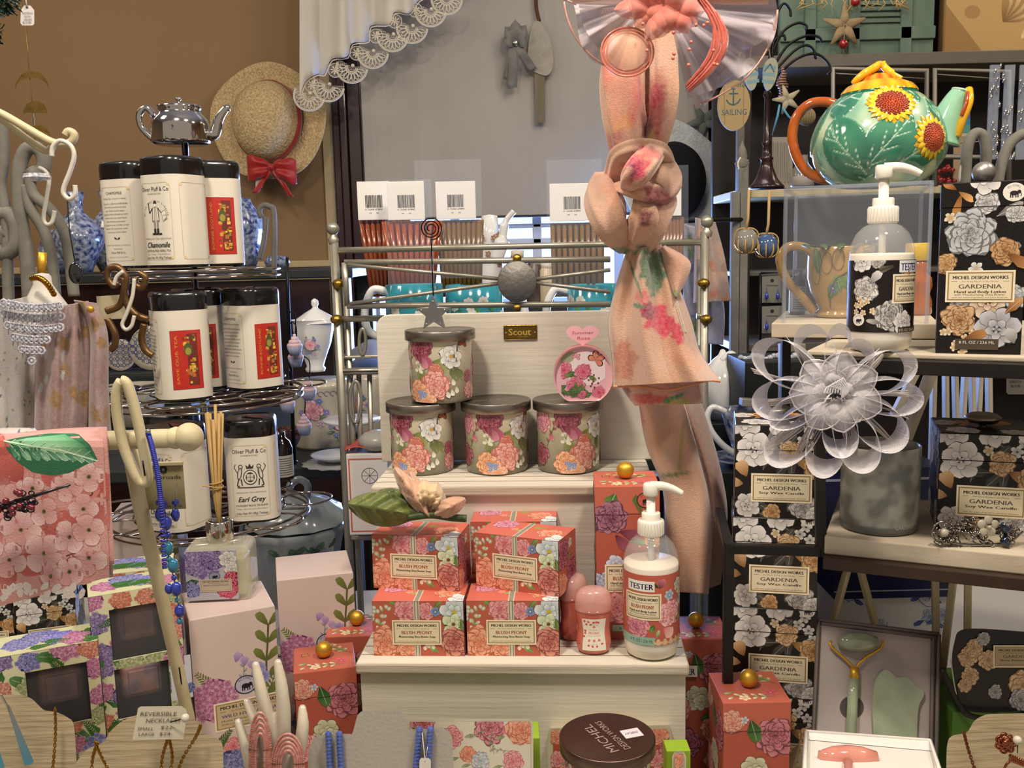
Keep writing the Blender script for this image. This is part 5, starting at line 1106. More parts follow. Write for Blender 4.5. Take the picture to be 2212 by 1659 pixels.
# soap cartons with cut-out windows
def win_box(label,W_,D_,H_,wins,seed):
 t=thing('soap_carton',label,'gift box',group='hydrangea soap cartons with windows');rng=random.Random(seed);b=B()
 # front face with real openings
 zs_=[0]+[v for w_ in wins for v in(w_[1],w_[3])]+[H_];x0,x1=wins[0][0],wins[0][2];cc=C('cfcba6')
 def slab(xa,xb,za,zb_):b.box(((xa+xb)/2,-D_/2+.0008,(za+zb_)/2),(xb-xa,.0016,zb_-za),0,0,col=cc)
 slab(-W_/2,x0,0,H_);slab(x1,W_/2,0,H_)
 for i in range(0,len(zs_),2):slab(x0,x1,zs_[i],zs_[i+1])
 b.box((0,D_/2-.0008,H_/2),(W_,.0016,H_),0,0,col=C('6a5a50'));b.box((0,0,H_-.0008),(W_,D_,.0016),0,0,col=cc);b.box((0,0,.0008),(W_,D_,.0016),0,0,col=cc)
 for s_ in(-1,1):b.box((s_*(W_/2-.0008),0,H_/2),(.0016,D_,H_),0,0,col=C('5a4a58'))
 def art(w_):
  a=Art();a.rect(-w_,-.01,w_,H_+.02,'d2d0aa')
  y=H_
  cols=[HGR,('a04a3a','d08870','e8b8a0'),HPK,HPU,HGR,('a04a3a','d08870','e8b8a0'),HBL,HPK];i=0
  while y>0:
   for x in(-w_*.42,-w_*.14,w_*.16,w_*.44):
    rng.choice((lambda:a.fern(x,y,rng.uniform(0,6),.024,'3a6a2c',rng),lambda:a.leaf(x,y-.01,rng.uniform(0,6),.022,.012,'1e4428','5a8a50',rng)))()
    a.hydrangea(x+rng.uniform(-.004,.004),y-rng.uniform(0,.012),rng.uniform(.010,.014),cols[rng.randrange(8)],rng,20,.26)
   y-=.024;i+=1
  for j in range(6):a.fern(rng.uniform(-w_*.4,w_*.4),rng.uniform(0,H_),rng.uniform(0,6),.022,'4a8a3a',rng)
  return a
 a=art(W_);keep=a;a.emblem(-W_*.27,H_*.26 if len(wins)>1 else H_*.3,.006)
 for xa,xb,za,zb_ in[(-W_/2,x0,0,H_),(x1,W_/2,0,H_)]+[(x0,x1,zs_[i],zs_[i+1])for i in range(0,len(zs_),2)]:a.put(b,front_map(-D_/2),0,(xa,za,xb,zb_))
 a2=art(D_);a2.put(b,left_map(-W_/2),0,(-D_/2,0,D_/2,H_));a2.put(b,right_map(W_/2),0,(-D_/2,0,D_/2,H_))
 a3=Art();a3.rect(-W_,-D_,W_,D_,'c8c8a0');
 for(x,y,c_)in((-.022,0,HPK if len(wins)>1 else HBL),(-.006,.012,HBL),(.012,.0,('4a4aa0','8a8ad8','b8b0e4')),(.028,-.008,HPK)):a3.hydrangea(x,y,.017,c_,rng,30,.22)
 for j in range(6):a3.fern(rng.uniform(-W_*.3,W_*.4),rng.uniform(-D_*.4,D_*.4),rng.uniform(-.5,.8),.026,'3f7a34',rng)
 a3.put(b,top_map(H_),0,(-W_/2,-D_/2,W_/2,D_/2));b.build('carton',PRINT,t)
 b=B();rg=random.Random(seed+1)
 for w_ in wins:
  cx,cz=(w_[0]+w_[2])/2,(w_[1]+w_[3])/2;b.box((cx,.004,cz),(.040,.014,.036),.006,0,seg=4);b.box((cx+.002,-.0035,cz),(.028,.002,.024),.001,0)
 b.build('wrapped_soap',mat('wrapped soap','a87c66',.5,noise=(45,.8,'5c5468'),bump=(60,.4)),t)
 b=B();b.box(((x0+x1)/2,-D_/2+.003,(wins[0][1]+wins[-1][3])/2),(x1-x0,.0004,wins[-1][3]-wins[0][1]if len(wins)==1 else wins[-1][3]-wins[0][1]),0);b.build('window_film',mat('window film','cfd4dc',.12,alpha=.04),t)
 return t
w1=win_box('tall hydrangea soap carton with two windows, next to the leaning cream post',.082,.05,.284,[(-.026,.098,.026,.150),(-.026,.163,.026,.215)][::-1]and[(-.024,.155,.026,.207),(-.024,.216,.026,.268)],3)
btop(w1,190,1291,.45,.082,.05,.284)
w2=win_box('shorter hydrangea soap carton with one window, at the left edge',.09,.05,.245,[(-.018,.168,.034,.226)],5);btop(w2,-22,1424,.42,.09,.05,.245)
w3=dup(w1,w2.location+Vector((.045,.10,.0)),.3,'hydrangea soap carton standing behind, its top under the pink towel')
b=B();b.box((0,0,0),(.02,.0005,.045),0,0,col=C('c2c4cc'));a=Art();a.text('WILD HYDRANGEA',-.004,0,.003,'34385c',w=.036,ang=PI/2);a.text('Indoor Gift Set',.001,0,.0022,'34385c',w=.03,ang=PI/2);a.hydrangea(.007,-.012,.006,HBL,random.Random(1),12);a.put(b,front_map(-.0003));b.v=[(v[0]+.037,v[1]-.0253,v[2]+.185)for v in b.v];b.build('side_label',MATTE,w1)
# reed diffuser bottle
t=thing('reed_diffuser','square glass reed diffuser with chrome neck and wooden reeds, on the mauve carton','reed diffuser');ang=.30;HT=TABLE+.232
q=G(480,1303,HT);t.location=(q.x+.002-sin(ang)*.026,q.y+.026,HT+F_);t.rotation_euler.z=.06
k=S(t.location);W_,D_,H_=.070,.044,.062
GLS=mat('thick glass','eef0e0',.03,trans=1.0,ior=1.3);b=B();b.box((0,0,H_/2),(W_,D_,H_),.007,seg=4);b.lathe([(.014,H_-.001),(.014,H_+.004),(.011,H_+.006)],seg=30);b.build('glass_bottle',mat('bottle glass','e8e6cc',.05,alpha=.35,coat=1,noise=(20,.3,'f6f4e4')),t)
b=B();b.box((0,0,.026),(W_-.012,D_-.010,.042),.004,seg=3);b.build('scented_oil',mat('pale oil','b5a878',.2,alpha=.8,noise=(12,.3,'8f855c')),t)
b=B();b.box((-.006,-D_/2-.0004,.0305),(.055,.0006,.055),0,0,col=C('b8b4b8'));a=Art();rng=random.Random(2)
a.rect(-.03,0,.03,.06,'a8a8b0');a.hydrangea(-.010,.043,.021,HPU,rng,40);a.hydrangea(.002,.046,.014,HPU,rng,24);a.gardenia(.019,.045,.010,rng,'dcd8d0','a0a098');a.gardenia(.022,.034,.008,rng,'dcd8d0','a0a098');a.leaf(-.014,.022,3.4,.014,.008,'1e3a2a','3f5a3a',rng);a.hydrangea(-.022,.012,.010,HBL,rng,20);a.hydrangea(.016,.012,.013,('8a1e3a','d05a70','e890a0'),rng,24);a.hydrangea(.022,.024,.009,('8a1e3a','d05a70','e890a0'),rng,16)
a.emblem(.003,.0265,.0055,'3a4460','8a8ca4');a.label(.004,.0165,.034,.014,HYD[:3],bg='b4a894',edge='c4bca8')
a.put(b,front_map(-D_/2-.0008,.003,-.006),0,(-.0275,0,.0275,.055));b.build('front_label',PRINT,t)
b=B();b.lathe([(.0135,H_+.002),(.0145,H_+.003),(.0145,H_+.022),(.0135,H_+.024),(.009,H_+.024),(.009,H_+.01)],seg=40);b.build('chrome_neck',SILVER,t)
rng=random.Random(11);RD=mat('rattan reed','b8975e',.7,noise=(60,.3,'9a7a44'))
for i in range(8):
 a_=2*PI*i/8;top=Vector((.0085*cos(a_)+.003,.006*sin(a_),H_+.145+rng.uniform(-.012,.008)));b=B();b.tube([(-.006*cos(a_),-.005*sin(a_),.01),(.003*cos(a_),.003*sin(a_),H_+.05),top],.00175,7);b.build('reed',RD,t)
b=B();b.tube([(.007*cos(q_),.006*sin(q_),H_+.055+.001*q_)for q_ in[i*.5 for i in range(30)]],.0008,5);b.tube([(.006,-.004,H_+.06),(-.012,-.012,H_+.066)],.0008,5);b.build('raffia_tie',RD,t)
# pink hydrangea towel on a cream rail
CRP=mat('chipped cream paint','c9bd98',.5,noise=(25,.5,'a89a74'),bump=(60,.3))
TY=.73
t=thing('towel_rail','cream painted rail stand with ball finial and hoop, carrying the pink towel','towel rail',P(330,1560,TY));t.location.z=TABLE
wt(t,'rail',[P(-60,962,TY),P(388,946,TY)],.0078,CRP,20);b=B();c_=P(408,944,TY);b.ball(c_,.0115,seg=28);b.lathe([(.008,-.004),(.0092,0),(.008,.004)],(0,0,0),20,M=Matrix.Translation(P(380,946,TY))@Matrix.Rotation(PI/2,4,'Y'));b.build('ball_finial',CRP,t,world=True)
wt(t,'hoop',PP([(262,824),(252,850),(254,900),(268,965),(290,1020),(306,1042),(319,1035),(314,990),(300,920),(286,865),(274,830)],TY-.014,5,True),.0042,CRP,12)
g=P(404,1535,.80);wt(t,'leaning_post',[P(276,945,TY+.012),P(300,1080,TY+.02),P(338,1240,TY+.04),g,Vector((g.x+.02,g.y+.01,TABLE))],[.0062,.0062,.0058,.0056,.0056],CRP,14)
for y0,y1 in((995,1028),(1442,1478)):
 x=308 if y0<1200 else 387;wt(t,'wire_staple',[P(x,y0,TY-.022 if y0<1200 else .775),P(x+5,y1,TY-.022 if y0<1200 else .78)],.0007,BKM,5)
tw=thing('hydrangea_towel','pink hydrangea printed towel with big green leaf, hanging over the cream rail','towel',P(110,1290,TY-.014))
def twy(x,y):return TY-.0115-.0015*sin(x*.035+y*.006)+(.012*max(0,(965-y)/35)**2 if y<965 else 0)+.006*max(0,(y-1200)/110)
def tws(u,v):x=-60+297*u;x=x+(v*16-6)*u;y=(950-26*math.sin(u*1.6))+(1312+60-950-62*u*1.1-60)*v+(8 if 0 else 0);return P(x,y,twy(x,y))
b=B();b.grid(tws,40,30,0,C('c98f88'));b.build('cloth',CLOTH,tw,world=True,solid=.0016)
a=Art();rng=random.Random(12);
def edge_clip(x,y):return True
a.poly([(-60,-930),(222,-934),(238,-1246),(-60,-1325)],'cf9a92')
for i in range(30):a.petal(rng.uniform(-50,205),-rng.uniform(960,1230),rng.uniform(0,6),70,62,'a04a44',rng.choice(('cf8478','c8685e','dca096')),rng)
for i in range(6):x,y=rng.uniform(0,200),rng.uniform(1040,1230);a.line([(x,-y),(x+18,-y+8),(x+22,-y+26)],3,'4a3a22')
for x,y,r in((-5,1085,44),(40,1070,34),(45,1145,48),(95,1195,46),(145,1050,36),(200,1030,34),(210,1205,42),(150,1160,38),(95,1105,34),(180,1100,34),(215,1145,36),(20,1210,40),(70,1055,28),(150,1235,34),(-30,1180,40),(110,1245,26)):
 if x>190:x=192
 a0=rng.uniform(0,6)
 for q_ in range(4):
  an=a0+q_*PI/2;a.petal(x,-y,an,r,r*1.08,'a86e6c','b87a78',rng,.04);a.petal(x,-y,an,r*.97,r*1.02,'c48a88',rng.choice(('e2bdb8','dcaaa4','e8c8c2')),rng,.04);a.line([(x,-y),(x+r*.8*cos(an),-y+r*.8*sin(an))],1,'c89490')
 a.ell(x,-y,5,5,'6a6a34',0,8);a.ell(x,-y,2.5,2.5,'3a2a1a',0,6)
for i in range(20):a.ell(rng.uniform(0,200),-rng.uniform(1262,1290),12,7,'e2d6cc',rng.uniform(0,3),8,.2,rng)
lf=[(8,952),(40,945),(90,938),(140,932),(170,938),(195,962),(212,995),(190,1002),(150,1022),(110,1028),(70,1020),(40,1000),(15,972)];a.poly([(x,-y)for x,y in lf],'2f6a48');cl_=[(12,955),(60,946),(140,938),(180,960),(205,993),(120,990),(60,970)]
a.poly([(x,-y)for x,y in cl_],['5a9a70','8ac09a','5aa070','4a8a60','3a7a54','a8c8a0','7ab088'])
for q_ in range(9):t_=q_/9;x=20+175*t_;y=958+34*t_;a.petal(x,-y,-1.0+.1*q_,34*(1-.5*t_)+10,15,'2e6a4a','9ac8a4' if q_%2 else '6aa080',rng);a.line([(x,-y),(x+22,-y-26*(1-.5*t_))],1.6,'bcd8b8');a.line([(x,-y),(x+20,-y+14)],1.3,'a8ccac')
a.line([(8,-952),(60,-962),(130,-972),(212,-996)],3,'cfe2c4')
b=B();a.put(b,lambda x,y,d:P(x,-y,twy(x,-y)-.0012-d*.5),0,(-60,-1330,236,-936),8,off=.0002,eps=4e-6,yst=14);b.build('print',mat('towel print',attr=True,rough=.9,bump=(700,.2)),tw,world=True)
wt(tw,'side_hem',[P(225,940,TY-.002),P(236,1100,TY-.002),P(240,1246,TY-.002)],.0016,mat('white hem','b8aca0',.9,bump=(400,.4)))
# hair stick with dark beads
t=thing('hair_stick','dark metal hair stick with wire filigree and red beads, pinned on the towel','hair stick',P(60,1085,TY-.03));wt(t,'pin',[P(-5,1098,TY-.03),P(60,1075,TY-.03),P(152,1047,TY-.028)],[.0022,.0018,.0008],mat('dark steel','4a464a',.25,1))
rng=random.Random(3);b=B();c2=B()
for i in range(26):x,y=rng.uniform(-5,78),rng.uniform(0,1);y=1098-x*.28+rng.uniform(-20,26);r_=rng.uniform(5,10);b.tube([P(x+r_*cos(q_),y+r_*.7*sin(q_),TY-.034)for q_ in[2*PI*j/10 for j in range(10)]],.0006,4,closed=True)
for i in range(9):c2.ball(P(rng.uniform(-5,70),1088+rng.uniform(-26,40),TY-.036),.0026,seg=10)
b.build('filigree',mat('gunmetal wire','3c383c',.3,1),t,world=True);c2.build('beads',mat('red glass bead','6a1424',.1,coat=.8,noise=(100,.3,'3a0a14')),t,world=True)
# bead necklaces and earring card by the rail
BLU=mat('blue glass bead','1c2c86',.15,coat=.7,noise=(200,.4,'3a4cb0'));BLD=mat('cobalt bead','2a34a4',.35,noise=(200,.3,'1a2480'));TRQ=mat('turquoise glass','2a7888',.12,coat=.7,noise=(60,.4,'1c5a94'))
t=thing('bead_necklace','long strand of small cobalt disc beads draped over the cream rail','necklace',P(325,935,TY-.02));b=B();pts=PP([(320,936),(328,965),(338,1010),(345,1060),(350,1120),(356,1230)],TY-.02,12);n=0
for i in range(len(pts)-1):d_=pts[i+1]-pts[i];b.lathe([(0,-.0007),(.0021,-.0007),(.0021,.0007),(0,.0007)],(0,0,0),10,M=Matrix.Translation(pts[i])@d_.to_track_quat('Z','Y').to_matrix().to_4x4())
b.build('strand',BLD,t,world=True);b=B();b.ball(P(320,932,TY-.02),.0022,seg=12);b.build('clasp',SILVER,t,world=True)
t=thing('bead_necklace','strand of large blue and turquoise glass beads hanging below the earring card','necklace',P(375,1250,TY-.01))
for i,(x,y,r_,m_)in enumerate(((359,1130,12,BLU),(363,1155,7,BLU),(362,1185,12,TRQ),(365,1208,7,TRQ),(374,1222,12,TRQ),(376,1248,6,BLU),(381,1272,12,BLU),(365,1272,9,BLU),(388,1320,11,BLU),(388,1342,7,TRQ),(352,1090,9,BLU),(382,1296,5,TRQ))):
 b=B();q=P(x,y,TY+.01);b.ball(q,r_*S(q),seg=16,sz=1.35 if r_>8 else 1);b.build('bead',m_,t,world=True)
wt(t,'cord',PP([(350,1060),(358,1120),(364,1200),(378,1260),(388,1330)],TY+.012),.0005,BLD,5)
t=thing('earring_card','beige earring card with blue drop earrings, behind the blue beads','earrings',P(358,1100,TY+.03));K=1;q=t.location;k=S(q)
b=B();b.box((0,0,52*k),(88*k,.0008,104*k),0,0,col=C('8f8560'));b.box((0,-.001,101*k),(90*k,.004,8*k),.0005,0,col=C('a39a74'))
a=Art();a.text('crossroads',0,72*k,9*k,'1c1a16',w=76*k);a.text('by the coast',12*k,8*k,5*k,'1c1a16',w=50*k)
for i in range(8):a_=i*PI/4;a.petal(2*k,88*k,a_,9*k,6*k,'1c1a16','1c1a16')
a.ell(2*k,88*k,3*k,3*k,'8f8560');a.put(b,front_map(-.0006));b.build('card',MATTE,t)
for x in(344,379):
 wt(t,'ear_hook',PP([(x,1040),(x+3,1050),(x+2,1066),(x,1078)],TY+.024),.0005,SILVER,5)
 b=B();q=P(x,1112,TY+.02);b.ball(q,9*k,seg=16,sz=1.7);b.ball(P(x,1086,TY+.02),8*k,seg=14);b.build('drop_bead',BLU,t,world=True)
 # bust with scarves and crystal bib
def drape(b,L,R_,Y,dep,folds,amp,colf=None,nu=50,nv=40,m=0,ph=0,tw_=0):
 Ls=spl([(p_[0],p_[1],0)for p_ in L],8);Rs=spl([(p_[0],p_[1],0)for p_ in R_],8)
 def at_(s_,v):i=v*(len(s_)-1);j=int(i);f=i-j;return s_[j]*(1-f)+s_[min(j+1,len(s_)-1)]*f
 def fn(u,v):
  l,r=at_(Ls,v),at_(Rs,v);x=l.x*(1-u)+r.x*u;y=l.y*(1-u)+r.y*u
  Yc=Y-dep*math.sqrt(max(0,1-(2*u-1)**2))-amp*(.5+.5*sin(ph+folds*2*PI*u+tw_*v))**1.0
  return P(x,y,Yc)
 def cf(u,v):
  l,r=at_(Ls,v),at_(Rs,v);return colf(l.x*(1-u)+r.x*u,l.y*(1-u)+r.y*u,u,v)
 b.grid(fn,nu,nv,m,cf if colf else None)
def blobs(base,spots,soft=.15):
 """spots: (x, y, rx, ry, angle, colour) printed shapes with ragged edges"""
 base=C(base);sp_=[(x,y,rx,ry,a,C(c_))for x,y,rx,ry,a,c_ in spots]
 def f(x,y,u=0,v=0):
  col=mx(base,mx(base,'ffffff',.25),.5+.5*NZ.noise(Vector((x*.012,y*.012,3))))
  for sx_,sy_,rx,ry,a,c_ in sp_:
   dx,dy=x-sx_,y-sy_;X=dx*cos(a)+dy*sin(a);Y_=-dx*sin(a)+dy*cos(a)
   d=math.hypot(X/rx,Y_/ry)+.28*NZ.noise(Vector((x*.09,y*.09,sx_)))+.18*sin(5*math.atan2(Y_,X)+sx_)
   w_=min(1,max(0,(1+soft-d)/(2*soft)));
   if w_>0:col=mx(col,c_,w_)
  return col
 return f
PUSH=mat('dark cloth form','2a2624',.9,bump=(200,.3))
bs=thing('necklace_bust','white display neck rising between the grey and mauve scarves','jewelry bust',P(70,700,.95));k=S(bs.location)
b=B();q=P(95,640,.95)-bs.location;b.lathe([(r*k,h*k)for r,h in[(60,-60),(48,-20),(30,8),(20,26),(19,42),(14,48),(0,50)]],q,30,sx=1,sy=.7);b.build('neck',mat('white leatherette','c9c4b8',.6,bump=(200,.1)),bs)
t=thing('gold_bracelet','gold floral link bracelet lying round the white display neck','bracelet',P(90,620,.93));b=B();rng=random.Random(5)
for i in range(26):u=i/25;q=P(68+48*u,602+34*u*u-6*sin(u*3),.93-.01*sin(u*3));b.ball(q,.0022+.0008*(i%2),seg=8)
b.build('links',mat('yellow gold','b07d24',.22,1),t,world=True)
wt(bs,'perfume_top',[P(92,545,.99),P(90,600,.99)],.0045,GOLD,10)
BFL=[(rng.uniform(90,235),rng.uniform(660,930),rng.uniform(8,14),rng.uniform(12,20),rng.uniform(-.5,.5),'8a6a3a')for i in range(17)]+[(rng.uniform(80,140),rng.uniform(700,900),5,11,.2,'a8b0b0')for i in range(6)]
MAUV=blobs('7c5554',BFL,.1)
t=thing('mauve_scarf','mauve scarf with gold foil leaves hanging folded from the display bust','scarf',P(160,940,.88));b=B();drape(b,[(95,668),(80,720),(76,830),(74,935)],[(190,650),(196,740),(196,850),(190,938)],.93,.03,3,.008,MAUV,60,70,ph=1.2)
b.build('front_fall',CLOTH,t,world=True,solid=.001);b=B();drape(b,[(160,648),(192,720),(190,850),(190,935)],[(208,655),(232,720),(234,840),(240,938)],.93,.03,1,.004,MAUV,40,60);b.build('side_fall',CLOTH,t,world=True,solid=.001)
b=B();b.ball(P(196,668,.89),.0035,seg=14);b.build('gold_bead',GOLD,t,world=True)
t=thing('grey_scarf','pale grey scarf with tiny printed sprigs, left of the mauve scarf','scarf',P(30,940,.9));b=B();sp_=[(rng.uniform(0,80),rng.uniform(660,930),3,1.6,rng.uniform(0,3),'2c2a2c')for i in range(26)]
drape(b,[(-30,660),(-30,750),(-30,850),(-30,940)],[(60,640),(80,700),(84,820),(76,940)],.95,.025,2,.007,blobs('8f8d88',sp_,.3),70,90);b.build('cloth',CLOTH,t,world=True,solid=.001)
t=thing('printed_scarf','white scarf with small blue floral print bunched behind the pink towel','scarf',P(50,940,.84));b=B();sp_=[(rng.uniform(-10,110),rng.uniform(830,960),7,2.4,rng.uniform(0,3),rng.choice(('26263a','3a4070','4a4a5a')))for i in range(46)]
drape(b,[(-30,830),(-30,880),(-30,950)],[(10,838),(14,880),(18,950)],.86,.02,1,.004,blobs('b0aca8',sp_,.25),50,60);drape(b,[(-20,930),(10,925),(40,925),(75,925)],[(-20,960),(20,960),(60,960),(100,955)],.82,.02,.5,.003,blobs('b0aca8',sp_,.25),40,60)
b.build('cloth',CLOTH,t,world=True,solid=.001)
CRY=mat('clear crystal','e8e8f0',.03,metal=.0,alpha=.75,coat=1,noise=(400,.8,'7a8090'))
t=thing('crystal_bib_necklace','bib necklace of clear crystal drops hanging from the white display neck','necklace',P(70,700,.88));b=B()
for i in range(13):
 u=i/12;x=8+122*u;y0=655+10*sin(u*PI*.8);n=[2,3,4,4,5,5,6,5,5,4,3,3,3][i]
 for j in range(n):q=P(x+1.5*sin(j*2+i),y0+j*23,.885-.006*(j==0));b.tube([q+Vector((.0036*cos(h),0,.0036*sin(h)))for h in[k_*PI/4 for k_ in range(8)]],.0012,5,closed=True);b.ball(q,.0016,seg=8);
 b.tube([P(x,y0-12,.889),P(x,y0+n*22,.889)],.0005,4)
b.build('drops',CRY,t,world=True)
# grey scroll easels, cream arm and S hooks
t=thing('scroll_easel','chalky grey scrolled iron easel behind the grey scarf','easel',P(70,700,1.02))
for nm,pts,r_ in(('arch',[(66,690),(58,560),(45,470),(42,370),(54,328),(74,318),(92,334),(94,362),(78,378),(66,366)],.0075),('brace',[(64,380),(72,420),(108,452),(138,500),(150,560),(160,640)],.006),('strut',[(52,400),(66,450),(96,500),(112,560),(120,640)],.006),('scroll',[(-40,440),(-10,460),(18,462),(36,490),(34,530),(10,548),(-8,530),(4,505),(14,500)],.0085),('upright',[(2,260),(8,340),(2,400),(12,460),(16,560),(20,690)],.006)):wt(t,nm,PP(pts,1.03,8),r_,GREY,12)
t=thing('scroll_hanger','cream iron arm with curled tip carrying two S hooks, upper left','hanger',P(80,300,.86))
wt(t,'upper_arm',PP([(-40,232),(0,244),(60,278),(110,306),(140,311),(156,304),(160,290),(148,284),(142,292)],.86),.0036,CRP,12);wt(t,'lower_arm',PP([(-40,248),(0,256),(50,294),(90,322),(106,324),(118,310)],.868),.0034,CRP,12)
WH=mat('white coated wire','cfcabd',.4,bump=(50,.05))
def shook(label,pts,Y,r_=.0021):t=thing('s_hook',label,'hook',P(pts[-1][0],pts[-1][1],Y),group=None);wt(t,'wire',PP(pts,Y),r_,WH,10)
shook('white S hook hanging from the curled tip of the cream arm',[(112,338),(114,318),(130,304),(152,314),(160,336),(152,368),(138,404),(138,420),(150,430),(162,420),(162,400)],.852)
shook('white S hook hanging lower, from the grey easel arch',[(84,362),(98,370),(106,388),(100,430),(94,468),(100,484),(112,480),(118,455)],.99)
shook('white S hook on the bronze scroll hanger',[(246,616),(252,598),(266,586)],1.05);shook('white S hook holding a thin chain, below the bronze scrolls',[(290,602),(286,640),(274,676),(264,700),(272,712),(284,704),(290,682)],1.05)
BRZ=mat('bronze metal','6a4e30',.4,.7,noise=(60,.3,'8a6a44'))
t=thing('scroll_hanger','bronze scrolled hanger between the mauve scarf and the tea stand','hanger',P(275,760,1.07))
for pts in([(230,672),(258,660),(268,630),(272,600),(256,578),(236,580),(232,600),(244,616),(258,612)],[(268,600),(272,650),(292,678),(320,690)],[(302,590),(314,600),(308,620),(294,616),(292,600)],[(232,690),(248,720),(248,745),(238,756)],[(312,700),(306,730),(314,756),(330,768)]):wt(t,'scroll',PP(pts,1.07),.004,BRZ,10)
t=thing('jewelry_display','small cream wooden easel pad hung with dark pendant behind the scarves','jewelry display',P(235,690,1.15));b=B();b.prism([(208,640),(270,636),(272,688),(212,690)],lambda x,y,d:P(x,y,1.15+d),.008);b.build('pad',CRP,t,world=True)
b=B();q=P(163,590,.97);b.ball(q,.0075,seg=18,sz=1.5,sy=.4);o=b.build('black_pendant',mat('black agate','121214',.06,coat=1,noise=(30,.2,'2a2a30')),world=True);tag(o,'oval black stone pendant hanging below a white hook','pendant')
wt_=B();wt_.tube([P(145,430,.98),P(150,500,.98),P(162,566,.97)],.0007,5);o=wt_.build('black_string',mat('black cord','101010',.8,bump=(300,.2)),world=True);tag(o,'thin black cord running from the hook to the oval pendant','cord')
b=B();b.lathe([(0,-.004),(.012,-.002),(.014,0),(.012,.004),(0,.005)],P(80,384,.97),16,sm=False);o=b.build('crystal_finial',CRY,world=True);tag(o,'faceted clear glass knob under the grey easel arch','ornament')
# moon chain, tag, tinsel
BRS2=mat('antique brass leaf','8a6e38',.35,.8,noise=(90,.6,'5a4420'))
t=thing('moon_wall_hanging','brass moon phase hanging on a fine chain, against the tan wall','wall hanging',P(72,300,1.3));wt(t,'chain',[P(56,50,1.3),P(60,120,1.3),P(68,200,1.3),P(76,300,1.3)],.0006,BRS2,5)
for cx,cy,R_,cut in((69,186,36,.62),(76,240,26,0),(82,292,26,.5)):
 o_=[(cx+R_*cos(a_),cy-R_*sin(a_)+4)for a_ in[-.15+(PI+.3)*i/24 for i in range(25)]];o_+=[(cx-R_*(1-.04)*cos(a_)*1,cy-R_*cut*sin(a_)+4)for a_ in[PI*i/16 for i in range(1,16)]]
 b=B();b.prism(o_,lambda x,y,d:P(x,y,1.297+d),.0012);b.build('moon',BRS2,t,world=True)
t=thing('price_tag','white handwritten price tag hanging from the tinsel at the top left','price tag',P(59,52,.9));b=B();kk=lambda x,y,d=0:P(x,y,.9+d);b.prism([(45,22),(52,12),(66,12),(74,22),(74,52),(70,55),(48,55),(44,50)],kk,.0006,0,C('c9c4c0'))
a=Art();a.text('bamboo',59,-27,5,'5a5660',w=22);a.text('moon',59,-34,5,'5a5660',w=14);a.text('chain',60,-41,5,'5a5660',w=17);a.text('$12.00',58,-48,5,'5a5660',w=18);a.ell(58,-15,3,2,'5a5048');a.put(b,lambda x,y,d:P(x,-y,.8995-d));b.build('card',MATTE,t,world=True);wt(t,'string',[P(58,15,.899),P(53,-20,.899)],.0006,WH,5)
t=thing('tinsel_garland','green metallic tinsel garland in the top left corner','garland',P(10,40,.9));b=B();rng=random.Random(8)
for i in range(150):
 x,y=rng.uniform(-20,22),rng.uniform(-10,34)if i<110 else rng.uniform(60,92)
 if i>=110:x=rng.uniform(-20,4)
 a_=rng.uniform(0,6);L_=rng.uniform(6,13);q0=P(x,y,.9+rng.uniform(-.02,.02));q1=P(x+L_*cos(a_),y+L_*sin(a_),.9);w__=Vector((-sin(a_),.3,cos(a_)))*.0009;b.add([q0-w__,q0+w__,q1+w__,q1-w__],[(0,1,2,3)])
b.build('foil',mat('green foil','1f6a4a',.2,.8,noise=(60,.6,'0c2a28')),t,world=True)
b=B();
for i in range(14):x=rng.uniform(14,44);y=rng.uniform(-6,34);b.tube([P(x-8,y-6,.91),P(x,y,.9),P(x+7,y+rng.uniform(2,10),.9)],[.0016,.0012,.0004],5)
b.build('dark_twig',mat('dark green twig','16281f',.3,coat=.5,noise=(30,.3,'2a4434')),t,world=True)
# black etagere on the right
BKF=mat('black frame metal','15120f',.45,.3,noise=(30,.4,'2a221a'),bump=(90,.1));PLK=mat('limed plank','c4b8a2',.7,noise=(40,.4,'a89a80'),bump=(120,.25),stretch=(.1,1,1));DKB=mat('dark brown edge','2c1c10',.5,noise=(30,.4,'40291a'))
S1,S2=1.403,1.224
et=thing('shelf_rack','black metal rack with two limed wood shelves holding the gardenia products','shelf',P(1950,1200,.95));et.location.z=TABLE
def slab(name,pf,z,t_,dep,mats,xr_=2330,front=None):  # pf: front-left, front-right pixels
 a_,b_=G(pf[0][0],pf[0][1],z),G(pf[1][0],pf[1][1],z);d=(b_-a_).normalized();n=Vector((-d.y,d.x,0));b_=a_+d*((b_-a_).length+.08)
 bb=B();c_=(a_+b_)/2+n*dep/2;an=math.atan2(d.y,d.x);L_=(b_-a_).length
 bb.box((c_.x,c_.y,z-t_/2),(L_,dep,t_),.0015,0,an)
 if front:q=(a_+b_)/2-n*.004;bb.box((q.x,q.y,z-t_-front/2),(L_,.012,front),.001,1,an)
 bb.build(name,mats,et,world=True);return a_,b_,n,an
sa,sb_,sn,san=slab('shelf_board',((1742,757),(2212,771)),S1,.005,.42,[PLK,BKF],front=.013)
la,lb_,ln,lan=slab('shelf_board',((1781,1158),(2212,1200)),S2,.018,.17,[PLK,DKB],front=.012)
def ebar(p,q,r=.0048):b=B();v=Vector(q)-Vector(p);L_=v.length;b.box((0,0,L_/2),(r*2,r*2,L_),.001,M=Matrix.Translation(p)@v.to_track_quat('Z','Y').to_matrix().to_4x4());b.build('frame_bar',BKF,et,world=True)
f0,f1,f2=G(1574,1186,S2-.034),G(1772,1192,S2-.034),G(2300,1252,S2-.034)
f0=P(1574,1184,.885);f1=P(1773,1190,.868);f2=P(2290,1262,.80)
